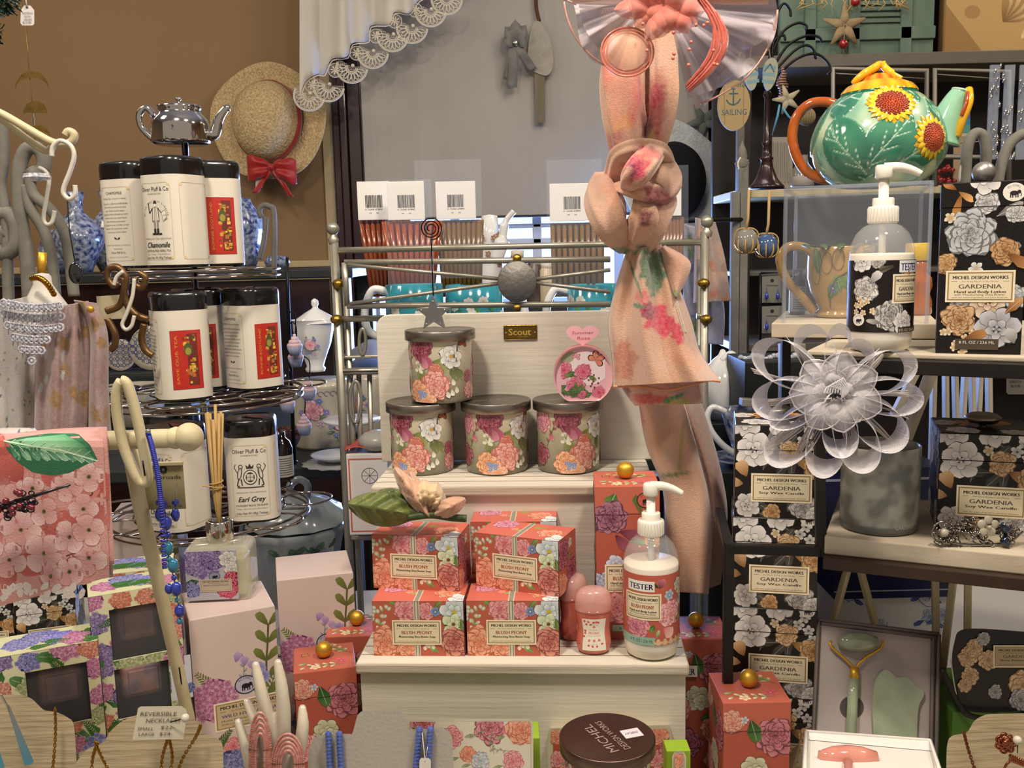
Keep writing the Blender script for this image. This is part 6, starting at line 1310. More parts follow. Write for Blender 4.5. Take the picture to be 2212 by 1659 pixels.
ebar(f0,f1);ebar(f1,f2);ebar(Vector((f0.x,f0.y,TABLE)),Vector((f0.x,f0.y,f0.z+.006)));ebar(Vector((f1.x,f1.y,f1.z)),P(1768,775,.895));ebar(f0,f0+Vector((.02,.13,0)));ebar(Vector((f1.x+.01,f1.y+.16,TABLE)),Vector((f1.x+.01,f1.y+.16,S1-.006)))
PZ=S1+.0165;CA=-.36;cf=P(1692,698,G(1692,698,PZ).y);cg=G(1975,706,PZ);CA=math.atan2(cg.y-cf.y,cg.x-cf.x)if 0 else CA;cw=S(cf,283)/cos(.06);cdp=.17
cn=Vector((-sin(CA),cos(CA),0));cx_=Vector((cos(CA),sin(CA),0));b=B();q=cf+cx_*cw/2+cn*.1;b.box((q.x,q.y,S1+.00875),(cw+.024,.205,.0155),.001,rz=CA);b.build('riser_plank',PLK,et,world=True)
# acrylic case
ctop=P(1692,408,cf.y).z;cc_=cf+cx_*cw/2+cn*(.004+cdp/2)
t=thing('acrylic_case','clear acrylic display case holding the pitcher, under the sunflower teapot','display case',(cc_.x,cc_.y,PZ+F_),CA);Hc=ctop-PZ
ACR=mat('acrylic sheet','e4ecf6',.03,alpha=.05,coat=.3);ACE=mat('acrylic edge','a9b2be',.08,alpha=.3,coat=.5)
for nm,c_,d_ in(('front_panel',(0,-cdp/2,Hc/2),(cw,.003,Hc)),('side_panel',(-cw/2,0,Hc/2),(.003,cdp,Hc)),('side_panel',(cw/2,0,Hc/2),(.003,cdp,Hc)),('back_panel',(0,cdp/2,Hc/2),(cw,.003,Hc)),('top_panel',(0,0,Hc),(cw,cdp,.003))):b=B();b.box(c_,d_,.001);b.build(nm,ACR,t)
b=B()
for sx_ in(-1,1):
 for sy_ in(-1,1):b.box((sx_*cw/2,sy_*cdp/2,Hc/2),(.0042,.0042,Hc),.001)
 b.box((0,sx_*cdp/2,Hc),(cw,.0042,.0042),.001);b.box((sx_*cw/2,0,Hc),(.0042,cdp,.0042),.001)
b.build('polished_edges',ACE,t)
caseY=cc_.y-.085
# pitcher inside the case
YEL=mat('honey cream glaze','b08f56',.15,coat=.6,noise=(30,.35,'9a7a42'));Yp=caseY+.095
t,k=turned('pitcher','cream leaf-embossed pitcher with green vine inside the acrylic case','pitcher',1812,700,Yp,[(0,0),(46,0),(52,4),(50,10),(42,18),(50,34),(62,56),(68,84),(68,112),(67,132),(69,150),(66,152),(63,148),(62,110),(50,40),(0,24)],YEL,z=PZ+F_)
zz=lambda x,y:P(x,y,Yp)
wt(t,'handle',PP([(1762,555),(1740,535),(1704,533),(1686,556),(1692,590),(1712,620),(1740,650),(1758,672)],Yp,8),.0052,YEL,12,1.0)
a=Art();rng=random.Random(6)
for x,y,an,L_ in((-.03,.02,1.0,.03),(-.012,.03,1.9,.02),(-.022,.04,.3,.02),(.0,.035,2.8,.014),(.02,.03,1.2,.02),(.03,.05,2.2,.018),(-.04,.05,1.8,.03),(.008,.06,.8,.02)):a.leaf(x,y,an,L_,L_*.45,'3f6a3a','7a9a5a',rng)
for x,y in((-.022,.034),(.025,.04)):a.small(x,y,.006,rng,'6a84a8','3a5080','e0d080')
a.line([(-.03,.012),(-.026,.03),(-.018,.045),(.0,.055),(.02,.06)],.0012,'5a4a2a');a.text('LENOX',.026,.067,.005,'6a4a20',w=.022)
for cx,cy in((-.045,.05),(-.016,.066),(-.03,.062),(.01,.07)):a.line([(cx+.007*sin(q),cy+.012*cos(q))for q in[j*PI/8 for j in range(17)]],.0008,'7a5a2a')
def pmap_(x,y,d):
 h=y/k;pr=[(10,50),(18,42),(34,50),(56,62),(84,68),(112,68),(132,67),(150,69)];r=68
 for(h0,r0),(h1,r1)in zip(pr,pr[1:]):
  if h0<=h<=h1:r=r0+(r1-r0)*(h-h0)/(h1-h0)
 r=r*k+d+.0006;an=x/.04;return Vector((r*sin(an),-r*cos(an),y))
b=B();a.put(b,pmap_,0,(-.09,.011,.09,.09),.004,yst=.006);b.build('vine_print',PRINT,t)
b=B();q=zz(1810,540)-t.location;
for i in range(5):an=.6+i*.5;b.tube([(.02-.01*i,-.02,q.z+.002),(.02-.02*i+.01,-.03,q.z+.006),(.01-.014*i,-.045,q.z+.001)],[.001,.005,.0008],8,flat=.3)
b.build('rim_leaves',mat('green leaf glaze','3a5a26',.2,coat=.5,noise=(60,.4,'6a7a3a')),t)
t,k=turned('honey_bottle','amber honey bear bottle with yellow cap, right end of the acrylic case','honey bottle',1998,700,caseY+.10,[(0,0),(30,0),(34,5),(33,30),(28,46),(33,62),(31,80),(20,92),(24,104),(20,114),(14,118)],mat('honey','a0500e',.06,alpha=.93,coat=1,noise=(20,.4,'c07018')),z=PZ+F_)
b=B();z_=116*k;b.lathe([(.0118,z_),(.0125,z_+.001),(.0125,z_+.019),(.0115,z_+.020),(0,z_+.020)],seg=30);b.build('cap',mat('yellow plastic','c8a410',.35,bump=(60,.05)),t)
t.location.x-=.012
t,k=turned('vitamin_bottle','small clear labelled bottle behind the pitcher handle in the case','bottle',1722,685,caseY+.15,[(0,0),(16,0),(17,4),(17,70),(10,82),(10,96),(0,97)],mat('smoky glass','3c4258',.08,alpha=.7,coat=.6),z=PZ+F_)
a=Art();a.rect(-.02,.004,.02,.034,'a8b0c4');[a.rect(-.008,.007+i*.0026,.008,.008+i*.0026,'5a6278')for i in range(10)];arts(t,'paper_label',a,cyl_map(17.5*k),strip=.003)
# sunflower teapot
TYY=caseY+.10;base=P(1893,392,TYY);base.z=PZ+Hc+.0035;k=S(base)
tp=thing('teapot','green leaf majolica teapot with two sunflowers and orange handle, on the acrylic case','teapot',base,-.36);tp.scale=(.95,)*3
prof=[(0,0),(62,0),(92,6),(118,26),(136,54),(143,84),(141,112),(130,146),(112,176),(92,196),(80,202)]
pf_=[(r*k,h*k)for r,h in prof];sp_=spl([(r,h,0)for r,h in pf_],6)
def prad(z):
 for i in range(len(sp_)-1):
  if sp_[i].y<=z<=sp_[i+1].y:f=(z-sp_[i].y)/max(1e-9,sp_[i+1].y-sp_[i].y);return sp_[i].x*(1-f)+sp_[i+1].x*f
 return sp_[-1].x
def leafv(a,z):  # vein relief and colour in the same place
 best=9;bc=0
 for(a0,z0,an,L_,W_)in((-.25,.018,2.35,.075,.060),(-.15,.02,.75,.08,.050),(-.9,.095,.3,.05,.045),(.75,.10,2.0,.055,.04),(-1.5,.05,1.2,.07,.06),(1.3,.03,1.9,.07,.06),(.5,.03,.5,.06,.045),(2.6,.04,1.4,.08,.07)):
  da=(a-a0+PI)%(2*PI)-PI;dx,dz=da*.09,z-z0;u=dx*cos(an)+dz*sin(an);v=-dx*sin(an)+dz*cos(an)
  if-.01<u<L_ and abs(v)<W_*.5*sin(max(0,min(1,(u+.01)/(L_+.01)))*PI)**.6+.002:
   vein=min(abs(v),abs((abs(v)*1.0-(u*.55)%.012)));return 1,vein
 return 0,1
def tcol(a,z):
 aa=a+PI/2;i,vn=leafv((aa+PI)%(2*PI)-PI,z);n=NZ.noise(Vector((sin(a)*3,cos(a)*3,z*40)))
 if i:return mx(mx('2f7058','4a8a6c',.5+n),'8cbc9c',max(0,min(1,.8-vn/.0014)))if vn>.0004 else C('cfe4cc')
 return mx(mx('8fb8a0','bccfac',.5+n),'5a9a80',max(0,min(1,.3-n)))
def tshape(a,z):i,vn=leafv((a+PI/2+PI)%(2*PI)-PI,z);return 1+(.018 if i else 0)-(.012*max(0,1-vn/.0012)if i else 0)+.006*NZ.noise(Vector((sin(a)*5,cos(a)*5,z*60)))
dense=spl([(r,h,0)for r,h in pf_],12);b=B();b.lathe([(max(p.x,1e-5),p.y)for p in dense],seg=300,colf=tcol,shape=tshape);b.build('body',GLAZE,tp)
def sunflower(parent,cx,cz,R,n=20):
 b=B();rg=random.Random(int(cx*9999));
 r0=prad(cz);an=math.asin(max(-1,min(1,cx/r0)));o=Vector((r0*sin(an),-r0*cos(an),cz));sl=(prad(cz+.01)-prad(cz-.01))/.02
 nrm=Vector((sin(an),-cos(an),-sl)).normalized();ux=Vector((0,0,1)).cross(nrm).normalized()*-1;ux=Vector((cos(an),sin(an),0));uz=nrm.cross(ux)*-1;uz=ux.cross(nrm)*-1
 if uz.z<0:uz=-uz
 def on_s(x,y,h):  # stays on the curved body
  p=o+ux*x+uz*y;rr_=math.hypot(p.x,p.y);R_=prad(max(.002,min(.135,p.z)));s_=(R_+h)/rr_;return Vector((p.x*s_,p.y*s_,p.z))
 for ring,(L_,W_,h0,c1,c2)in enumerate(((R,.30,.001,'b07a10','d8a818'),(R*.9,.26,.0025,'d09a14','ecc838'))):
  for i in range(n):
   a_=2*PI*(i+.5*ring)/n+rg.uniform(-.04,.04);Lr=L_*rg.uniform(.93,1.05);vs=[];cs=[]
   for j in range(5):
    t_=j/4;rad=R*.42+(Lr-R*.42)*t_;wd=W_*R*(.35,.75,1,.7,.06)[j]*.5
    for s_ in(-1,0,1):vs.append(on_s(rad*cos(a_)-s_*wd*sin(a_),rad*sin(a_)+s_*wd*cos(a_),h0+(.0022 if s_==0 else .0004)*(1.1-t_)));cs.append(mx(c1,c2,.3+.7*t_)if s_ else C(c2))
   b.add(vs,[(j*3+s_,j*3+s_+1,j*3+s_+4,j*3+s_+3)for j in range(4)for s_ in(0,1)],0,True,cs)
 b.build('sunflower_petals',GLAZE2,parent)
 b=B();
 for i in range(150):
  q=math.sqrt(i/150)*R*.58;a_=i*2.39996;b.ball(on_s(q*cos(a_),q*sin(a_),.0035+.002*(1-q/R*1.9)),.0016,seg=6,col=mx('c04a10','8a2c08',q/(R*.58)))
 vs=[on_s(0,0,.005)]+[on_s(R*.58*cos(a_),R*.58*sin(a_),.003)for a_ in[2*PI*i/24 for i in range(24)]];b.add(vs,[(0,i+1,(i+1)%24+1)for i in range(24)],0,True,C('8a2c0a'));b.build('sunflower_center',GLAZE2,parent)
sunflower(tp,(1918-1893)*k,(392-221)*k*.99,57*k);sunflower(tp,(2000-1893)*k,(392-297)*k,52*k,18)
b=B();lz=200*k;r=81*k;b.lathe([(r,lz-.001),(r*1.02,lz+0.0022),(r*.99,lz+0.0044)],seg=60,col=C('1f6a50'))
def lcol(a,z):return mx('e8b41c','c88a10',.5+.5*sin(12*a))
b.lathe([(r*1.0,lz+0.0037),(r*.97,lz+0.0067),(r*.86,lz+0.0118),(r*.66,lz+0.0159),(r*.5,lz+0.0178),(r*.48,lz+0.0170)],seg=96,colf=lcol,shape=lambda a,z:1+.02*abs(sin(12*a)))
b.lathe([(r*.5,lz+0.0170),(r*.4,lz+0.0222),(r*.2,lz+0.0259),(0,lz+0.0266)],seg=40,colf=lambda a,z:mx('b8440c','e0a020',.5+.5*sin(9*a)));lo=b.build('lid',GLAZE2,tp)
b=B();b.tube(spl([(-.03,-.01,lz+0.0163),(-.018,-.008,lz+0.0252),(-.006,-.002,lz+0.0326),(0,0,lz+0.0370)],5),[.002,.0028,.0034,.004,.0044,.0048,.005,.005,.005,.005,.005,.005,.0048,.0046,.0044,.0042],12,col=C('e0a818'));b.tube(spl([(.024,-.006,lz+0.0178),(.013,-.004,lz+0.0252),(.006,0,lz+0.0318),(.002,0,lz+0.0385)],5),[.0025]*5+[.0042]*6+[.004]*5,12,col=C('e8b828'));b.ball((0,0,lz+0.0374),.0046,seg=14,col=C('d89a14'),sz=.7);b.build('knob',GLAZE2,lo)
pk2=lambda x,y,dy=0:((x-1893)*k,dy,(392-y)*k)
b=B();hp=spl([pk2(1812,206),pk2(1780,195),pk2(1745,197),pk2(1718,222),pk2(1708,262),pk2(1716,306),pk2(1738,345),pk2(1772,366),pk2(1790,368)],8);b.tube(hp,11.5*k,20,col=C('a8480f'));b.build('handle',mat('orange brown glaze','9a420e',.1,coat=.8,noise=(35,.6,'b8641c')),tp)
b=B();sp2=spl([pk2(2020,300),pk2(2035,250),pk2(2048,215),pk2(2060,192)],8);n_=len(sp2);b.tube(sp2,[(44-27*(i/(n_-1))**.8)*k for i in range(n_)],28,flat=1.0,col=C('8fbfa0'));b.build('spout',GLAZE,tp)
b=B();b.tube(spl([pk2(2074,192,-.004),pk2(2074,222,-.014),pk2(2062,260,-.014),pk2(2054,290,-.01)],6),[.0046]*19,10,col=C('d8a41c'));b.tube(spl([pk2(2071,200,-.012),pk2(2068,225,-.018),pk2(2060,250,-.018)],6),[.0024]*13,8,col=C('a03c0c'));b.tube([p+Vector((0,0,0))for p in[sp2[-1]+Vector((17*k*cos(a_),17*k*sin(a_),.0-.3*17*k*cos(a_)))for a_ in[2*PI*i/24 for i in range(24)]]],.0016,6,closed=True,col=C('a8c8b0'));b.build('spout_petals',GLAZE2,tp)
# gardenia products
def gard_face(w_,h_,lid,rng,lab=True,lines=GARD,emb=True):
 a=Art();a.rect(-w_,-.02,w_,h_+.02,'12100e')
 y=h_
 for i in range(14):a.leaf(rng.uniform(-w_*.5,w_*.5),rng.uniform(0,h_),rng.uniform(0,6),.022,.009,'2a2a26','4a4a42',rng)
 a.gardenia(-w_*.38,h_-.016,.0155,rng);a.gardenia(.004,h_-.014,.016,rng);
 for x,y in((.024,.034),(.034,.040),(.03,.026),(.038,.05)):a.small(x,h_-y,.006,rng,'e6e4de','9a9894','4a4038')
 a.gardenia(-w_*.28,h_-.044,.019,rng,'ece8e2','b0acaa');a.peony(.012,h_-.046,.012,('6a4014','b88850','e2c498'),rng,rings=5);a.petal(.018,h_-.054,-.4,.018,.012,'7a4c18','d0a468',rng)
 a.peony(w_*.46,h_-.062,.013,('6a3c10','b07a40','d8b482'),rng,rings=5);a.small(.0,h_-.034,.005,rng,'e8dcc4','a88a5a');a.petal(-w_*.36,h_-.072,2,.018,.014,'8a5c28','dcb888',rng);a.petal(-w_*.4,h_-.08,3,.016,.012,'8a5c28','e2c498',rng)
 a.gardenia(-.03,.012,.013,rng,'d8d2cc','8a8682');a.peony(.026,.012,.014,('3a3836','8c8884','d0ccc8'),rng,rings=6);a.peony(-.005,.006,.009,('6a3c10','b07a40','d8b482'),rng,rings=4);a.gardenia(w_*.44,.004,.01,rng)
 if emb:a.emblem(w_*.38,h_-.0185,.0072,'e6e2d8','e6e2d8','2a2624')
 if lab:a.label(.004 if w_>.07 else 0,h_-.0835,.060,.030,lines)
 return a
def gard_box(label,knob,W_=.085,D_=.085,H_=.097,lines=GARD,group='black gardenia candle boxes'):
 t=thing('candle_box',label,'gift box',group=group);rng=random.Random(9);LH=.026;k_=.985
 a=gard_face(W_,H_+.018,LH,rng,True,lines);a2=gard_face(W_,H_+.018,LH,random.Random(4),False)
 b=B();b.box((0,0,(H_-LH)/2),(W_*k_,D_*k_,H_-LH),.0008,0,col=C('12100e'),seg=1)
 fs_=((front_map,-1,W_,a),(right_map,1,D_,a2),(left_map,-1,D_,a2))
 for fm,s_,w_,ar in fs_:ar.put(b,fm(s_*D_/2*k_),0,(-w_/2*k_,0,w_/2*k_,H_-LH-.0008))
 b.build('box_body',PRINT,t);b=B();b.box((0,0,H_-LH/2),(W_,D_,LH),.0008,0,col=C('16130f'),seg=1)
 for fm,s_,w_,ar in fs_:ar.put(b,fm(s_*D_/2),0,(-w_/2,H_-LH+.0002,w_/2,H_-.001))
 a=Art();a.rect(-W_*.48,-D_*.48,W_*.48,D_*.48,'1a1612');a.gardenia(-.02,-.026,.016,rng);a.gardenia(.024,-.03,.013,rng);a.gardenia(-.034,.012,.014,rng);a.peony(.016,.018,.012,('8a4414','c8783a','e8b070'),rng)
 for i in range(8):a.petal(-.008,.01,i*.8,.02,.008,'b06a2a','dca060',rng)
 a.put(b,top_map(H_),0,(-W_/2+.001,-D_/2+.001,W_/2-.001,D_/2-.001));lo=b.build('lid',PRINT,t)
 if knob:b=B();b.lathe([(.004,H_),(.004,H_+.003),(.013,H_+.004),(.0165,H_+.0075),(.0165,H_+.0095),(.012,H_+.0125),(.006,H_+.012),(0,H_+.0115)],seg=36);b.build('silver_knob',LIDM,lo)
 return t
gk=gard_box('black gardenia candle box with silver knob, topmost of the left stack, beside the teacup',True);gn=gard_box('black gardenia candle box, second from the top of the left stack',False)
ang=-.22;btop(gk,1588,925,ang,.085,.085,.097,1.318-.097);X,Yg=gk.location.x,gk.location.y
gk.location.z=1.225;gn.location=(X-.001,Yg,1.225-.0972);gn.rotation_euler.z=ang
dup(gn,(X-.0005,Yg,1.225-.1944),ang,'black gardenia candle box, third in the left stack, behind the coral gold ball');dup(gn,(X,Yg,1.225-.2916),ang,'black gardenia candle box at the bottom of the left stack')
g4=dup(gn,(0,0,0),0,'dark gardenia candle box in the shade under the pink towel',group='black gardenia candle boxes');btop(g4,28,1296,.3,.085,.085,.097);g5=dup(gn,(0,0,0),0,'dark gardenia candle box in the shade at the left edge, below the towel');btop(g5,-110,1306,.25,.085,.085,.097)
b=B();b.box((X,Yg,(TABLE+.933)/2),(.09,.09,.033),.002);o=b.build('riser_block',BKF,world=True);tag(o,'low black block carrying the stack of gardenia boxes','block')
g2=dup(gk,(0,0,0),0,'black gardenia candle box with silver knob, alone on the lower right shelf');ang2=-.33;q=G(2022,1146,S2);g2.location=(q.x+.0425*cos(ang2)-.0425*sin(ang2)+0,q.y+.0425*sin(ang2)+.0425*cos(ang2),S2+F_);g2.rotation_euler.z=ang2
# tall gardenia lotion carton
t=thing('lotion_carton','tall black gardenia lotion carton with silver ball on its lid, upper right shelf','gift box');D_=.066;rng=random.Random(17)
g=G(2111,765,S1);an=-.42;t.location=(g.x-sin(an)*D_/2,g.y+cos(an)*D_/2,S1+F_);t.rotation_euler.z=an;W_=S(g,167);H_=P(2111,392,g.y).z-S1;LH=.021
a=Art();a.rect(-.1,-.01,.1,.3,'0f0d0c')
a.petal(-.018,H_-.010,-1.8,.022,.007,'7a4414','c89050',rng);a.petal(-.020,H_-.008,-.6,.014,.006,'8a5420','e0b070',rng);a.petal(-.022,H_-.006,2.6,.012,.006,'6a3a10','c89050',rng)
a.peony(.002,H_-.018,.010,('4a4a4a','a0a09e','dededc'),rng);a.gardenia(.0,H_+.004,.014,rng);a.emblem(.0225,H_-.010,.0078,'e6e2d8','e6e2d8','2a2624')
a.peony(-.010,H_-.044,.020,('3a3c40','8c8e92','c6c8ca'),rng,rings=8);a.leaf(.008,H_-.052,-.2,.022,.010,'3a3a3a','8a8a88',rng);a.leaf(.01,H_-.03,.5,.022,.008,'4a4a48','a8a8a4',rng);a.peony(.025,H_-.028,.008,('4a4a4a','a0a09e','dededc'),rng)
a.peony(.018,H_-.060,.012,('5a2e0c','9a6430','d0a878'),rng);a.petal(.02,H_-.062,-.6,.02,.01,'6a3a10','b88450',rng);a.small(-.004,H_-.074,.006,rng);a.small(-.026,H_-.03,.005,rng,'e8dcc4','a88a5a');a.peony(-.028,H_-.07,.009,('6a3c10','b07a40','d8b482'),rng)
a.peony(-.012,.050,.013,('3a3a3a','9a9a98','d4d4d2'),rng);a.gardenia(.006,.046,.015,rng,'e8d8c0','9a6a3a','3a2a1a');a.peony(.028,.05,.010,('4a4a4a','a0a09e','dededc'),rng);a.peony(-.016,.030,.014,('5a2e0c','a06c38','d8b488'),rng);a.gardenia(.014,.022,.018,rng,'c8c8cc','6a6a70');a.leaf(.02,.036,.8,.018,.008,'6a3a14','c89860',rng)
for i in range(10):a.small(rng.uniform(-.03,.0),rng.uniform(.0,.02),.0035,rng,'ecdcc0','a88a5a')
a.label(-.0005,H_-.0895,.054,.0275,GARDL);a.petal(.028,.01,1.9,.014,.01,'6a6a68','c8c8c4',rng);a.petal(-.012,.012,.4,.02,.009,'5a2e0c','b88450',rng);a.rect(-.018,.004,.016,.0135,'4a4034');a.text('8 FL OZ / 236 ML',-.001,.0105,.0026,'e0d8c8',w=.028)
b=B();b.box((0,0,(H_-LH)/2),(W_*.985,D_*.985,H_-LH),.0008,0,col=C('0f0d0c'),seg=1);a.put(b,front_map(-D_/2*.985),0,(-W_/2*.985,0,W_/2*.985,H_-LH-.0006));b.build('carton_body',PRINT,t)
b=B();b.box((0,0,H_-LH/2),(W_,D_,LH),.0008,0,col=C('14110f'),seg=1);a.put(b,front_map(-D_/2),0,(-W_/2,H_-LH,W_/2,H_-.001));lo=b.build('lid',PRINT,t)
b=B();b.ball((0,.0,H_+.0094),.0098,seg=28);b.build('silver_ball',mat('pearl silver paint','9a9690',.35,.7,noise=(300,.15,'b8b4ac')),lo)
pump_bottle('black gardenia lotion pump bottle with tester sticker, in front of the acrylic case','gard',foot(1898,764,S1,.0285)+Vector((0,0,F_)),.0285,-.28,-.05,.93)
# frosted candle
t=thing('glass_candle','frosted glass candle with white petal relief, on the lower right shelf','candle',foot(1897,1160,S2,.0368)+Vector((0,0,F_)))
def fcol(a,z):n=NZ.noise(Vector((cos(a)*2.4,sin(a)*2.4,z*60)))+.5*NZ.noise(Vector((cos(a)*5,sin(a)*5,z*130)));return mx('6c6e68','9a9a90',min(1,max(0,.5+1.6*n)))if z>.009 else C('5c605c')
b=B();b.lathe([(0,0),(.034,0),(.0362,.0016),(.0368,.005)]+[(.0368,.005+.078*i/30)for i in range(1,31)]+[(.0362,.0836),(.0352,.083),(.0352,.072)],seg=140,colf=fcol);b.build('frosted_jar',mat('frosted relief glass',attr=True,rough=.35,coat=.2),t)
b=B();b.lathe([(0,.070),(.020,.070),(.0351,.0715)],seg=40);b.build('wax',mat('cream wax','b8ae94',.5,sss=.2,noise=(20,.15,'a89e84')),t)
b=B();b.tube([(0,0,.07),(.0005,0,.080)],.0016,8);b.build('wick',mat('wooden wick','b89a60',.8,bump=(200,.2)),t);b=B();b.lathe([(.012,.0703),(.0125,.0708),(.013,.0703)],seg=30);b.build('wick_plate',LIDM,t)
a=Art();a.text('GARDENIA',.012,.009,.004,'b4b4ac',w=.022);arts(t,'raised_name',a,cyl_map(.0369),strip=.003)
# barrette
t=thing('hair_barrette','silver filigree hair barrette with white flower and dark blue butterfly, on the lower shelf','hair clip',G(2110,1176,S2)+Vector((0,0,.0)),-.05);rng=random.Random(21);FIL=mat('polished filigree','948e86',.18,1);b=B();k=S(t.location)
for i in range(60):
 x=rng.uniform(-92,90)*k;hh=.015*math.sqrt(max(.15,1-(x/(100*k))**2));z=rng.uniform(.003,.003+hh*1.5);r_=rng.uniform(.0025,.0055);a0=rng.uniform(0,6);b.tube([(x+r_*(1-.09*j)*cos(a0+j*.7),-.006+.004*sin(j+i),z+r_*(1-.09*j)*sin(a0+j*.7))for j in range(9)],.0007,5)
b.tube(spl([(-95*k,0,.012),(-60*k,-.006,.004),(0,-.008,.002),(60*k,-.006,.004),(95*k,0,.012)],6),.0011,6);b.tube([(-78*k+.010*cos(q),-.006,.014+.010*sin(q))for q in[i*PI/10 for i in range(20)]],.001,6,closed=True);b.build('filigree',FIL,t)
b=B()
for i in range(5):a_=i*1.257+.3;b.ball((12*k+.006*cos(a_),-.009,.020+.006*sin(a_)),.0042,seg=10,sy=.35)
b.ball((12*k,-.012,.020),.0018,seg=8);b.ball((-78*k,-.008,.014),.004,seg=14);b.build('pearl_flower',mat('pearl enamel','b8ae98',.15,coat=1,noise=(200,.2,'9aa08a')),t)
b=B()
for a_,L_ in((1.9,.013),(1.2,.011),(-1.3,.013),(-1.9,.010)):b.tube([(48*k,-.010,.012),(48*k+L_*.6*cos(a_),-.013,.012+L_*.6*sin(a_)),(48*k+L_*cos(a_),-.012,.012+L_*sin(a_))],[.0012,.0042,.001],8,flat=.4)
b.build('butterfly',mat('navy enamel','0c1a34',.1,.3,coat=1,noise=(200,.3,'1c3a5a')),t)
# under the lower shelf: blue boxes, easels, jade roller
bw=thing('floral_box','navy and white box printed with blue roses, under the lower right shelf','gift box',P(1880,1400,1.12));bw.location.z=TABLE;k=S(P(1880,1290,1.08));W_=250*k;z1_=P(1880,1292,1.06).z-TABLE;z2_=P(1880,1226,1.06).z-TABLE;z3_=P(1880,1196,1.06).z-TABLE
b=B();b.box((0,0,z1_/2),(W_*.97,.12,z1_),.001,0,col=C('cccdd2'));a=Art();rng=random.Random(15);a.rect(-W_,-.01,W_,z1_+.1,'cfd0d4')
for i in range(26):
 x,y=rng.uniform(-W_/2,W_/2),rng.uniform(0,z1_+.06)
 if i%3==0:a.line([(x+j*.004,y-.02*sin(j*.3))for j in range(8)],.0007,'2a3048')
 else:a.peony(x,y,.010,('24408a','8a9cc8','d4d8e4'),rng,rings=4);a.leaf(x+.006,y-.006,-.6,.014,.006,'1c347e','3a5aa8',rng);a.leaf(x-.006,y-.004,3.6,.014,.006,'1c347e','3a5aa8',rng)
a.put(b,front_map(-.06),0,(-W_*.485,0,W_*.485,z1_));b.build('box_body',PRINT,bw)
b=B();b.box((0,0,(z1_+z2_)/2),(W_,.125,z2_-z1_),.001,0,col=C('14184a'));a2=Art();a2.rect(-W_/2,z1_+.009,W_/2,z1_+.0105,'a8b0c8');a2.rect(-W_/2,z2_-.0,W_/2,z3_,'cfd0d4');a2.put(b,front_map(-.0625));b.box((0,0,(z2_+z3_)/2),(W_*.9,.115,z3_-z2_),.001,0,col=C('cccdd2'));a.put(b,front_map(-.0576),0,(-W_*.45,z2_+.001,W_*.45,z3_));b.build('lid',PRINT,bw)
b=B();b.box((0,0,.05),(.13,.09,.10),.001,0,col=C('14184a'));a=Art();a.rect(-.07,.085,.07,.088,'a8b0c8');a.put(b,front_map(-.045));o=b.build('navy_box',PRINT);q=P(1930,1150,1.06);o.location=(q.x-.01,bw.location.y,bw.location.z+z3_+F_);tag(o,'navy box with pale stripe, seen behind the frosted candle','gift box');o.scale=(1.15,1,1)
for lb,pts in(('cream wooden easel legs in front of the blue floral box',(((1845,1180),(1796,1352)),((1845,1180),(1892,1356)))),('cream easel standing right of the blue floral box',(((2018,1140),(2022,1375)),((2072,1150),(2042,1395)),((2092,1150),(2090,1340))))):
 t=thing('plate_easel',lb,'easel',P(pts[0][1][0],1400,1.0));t.location.z=TABLE
 for p_,q_ in pts:
  b=B();A_,B_=P(p_[0],p_[1],.98),P(q_[0],q_[1],.955);A_=A_+(B_-A_)*0;D__=(B_-A_).normalized();E_=A_+D__*((A_.z-TABLE)/-D__.z);b.box((0,0,(E_-A_).length/2),(.0075,.006,(E_-A_).length),.001,M=Matrix.Translation(A_)@(E_-A_).to_track_quat('Z','Y').to_matrix().to_4x4());b.build('leg',CRP,t,world=True)
LID_=mat('pale lilac card','a89c98',.7,bump=(150,.08));LIW=mat('white card','c8c0bc',.65,bump=(150,.05));JADE=mat('green jade','98a286',.12,coat=.8,noise=(35,.7,'75806a'),sss=.15);ROSE=mat('rose quartz','c8806e',.12,coat=.8,noise=(30,.6,'d8a496'),sss=.2)
jb=thing('jade_roller_set','pale box with green jade roller and gua sha stone, propped under the shelf','roller set',P(1890,1600,.90))
JY=.86
def jm(x,y,d=0):return P(x,y,JY+(1600-y)*.00022-d)
b=B();b.prism([(1769,1338),(2028,1370),(2024,1600),(2020,1690),(1752,1690),(1756,1600)],lambda x,y,d:jm(x,y,-d),.018);b.build('tray',LID_,jb,world=True)
b=B()
for p_,q_ in(((1769,1338),(2028,1370)),((2028,1370),(2020,1690)),((1769,1338),(1752,1690)),((1774,1346),(2020,1377)),((2016,1377),(2010,1690))):b.tube([jm(*p_,.002),jm(*q_,.002)],.0022,4)
b.build('tray_rim',mat('dark lilac edge','6a605c',.7,bump=(90,.05)),jb,world=True)
b=B();c_=jm(1853,1387,.008);b.lathe([(0,-.021),(.005,-.0195),(.0085,-.010),(.0095,0),(.0085,.010),(.005,.0195),(0,.021)],(0,0,0),30,M=Matrix.Translation(c_)@Matrix.Rotation(PI/2,4,'Y'));b.build('jade_roller',JADE,jb,world=True)
wt(jb,'gold_yoke',[jm(*p_,.006)for p_ in[(1796,1385),(1792,1392),(1800,1402),(1822,1420),(1838,1436),(1846,1446),(1853,1436),(1870,1420),(1900,1402),(1908,1390),(1904,1382)]],.0014,GOLD,8);wt(jb,'gold_ferrule',[jm(1846,1442,.006),jm(1845,1468,.006)],.0044,GOLD,16)
wt(jb,'jade_handle',[jm(1845,1466,.006),jm(1842,1500,.006),jm(1838,1600,.006),jm(1836,1660,.006)],[.0045,.0052,.005,.0045],JADE,16)
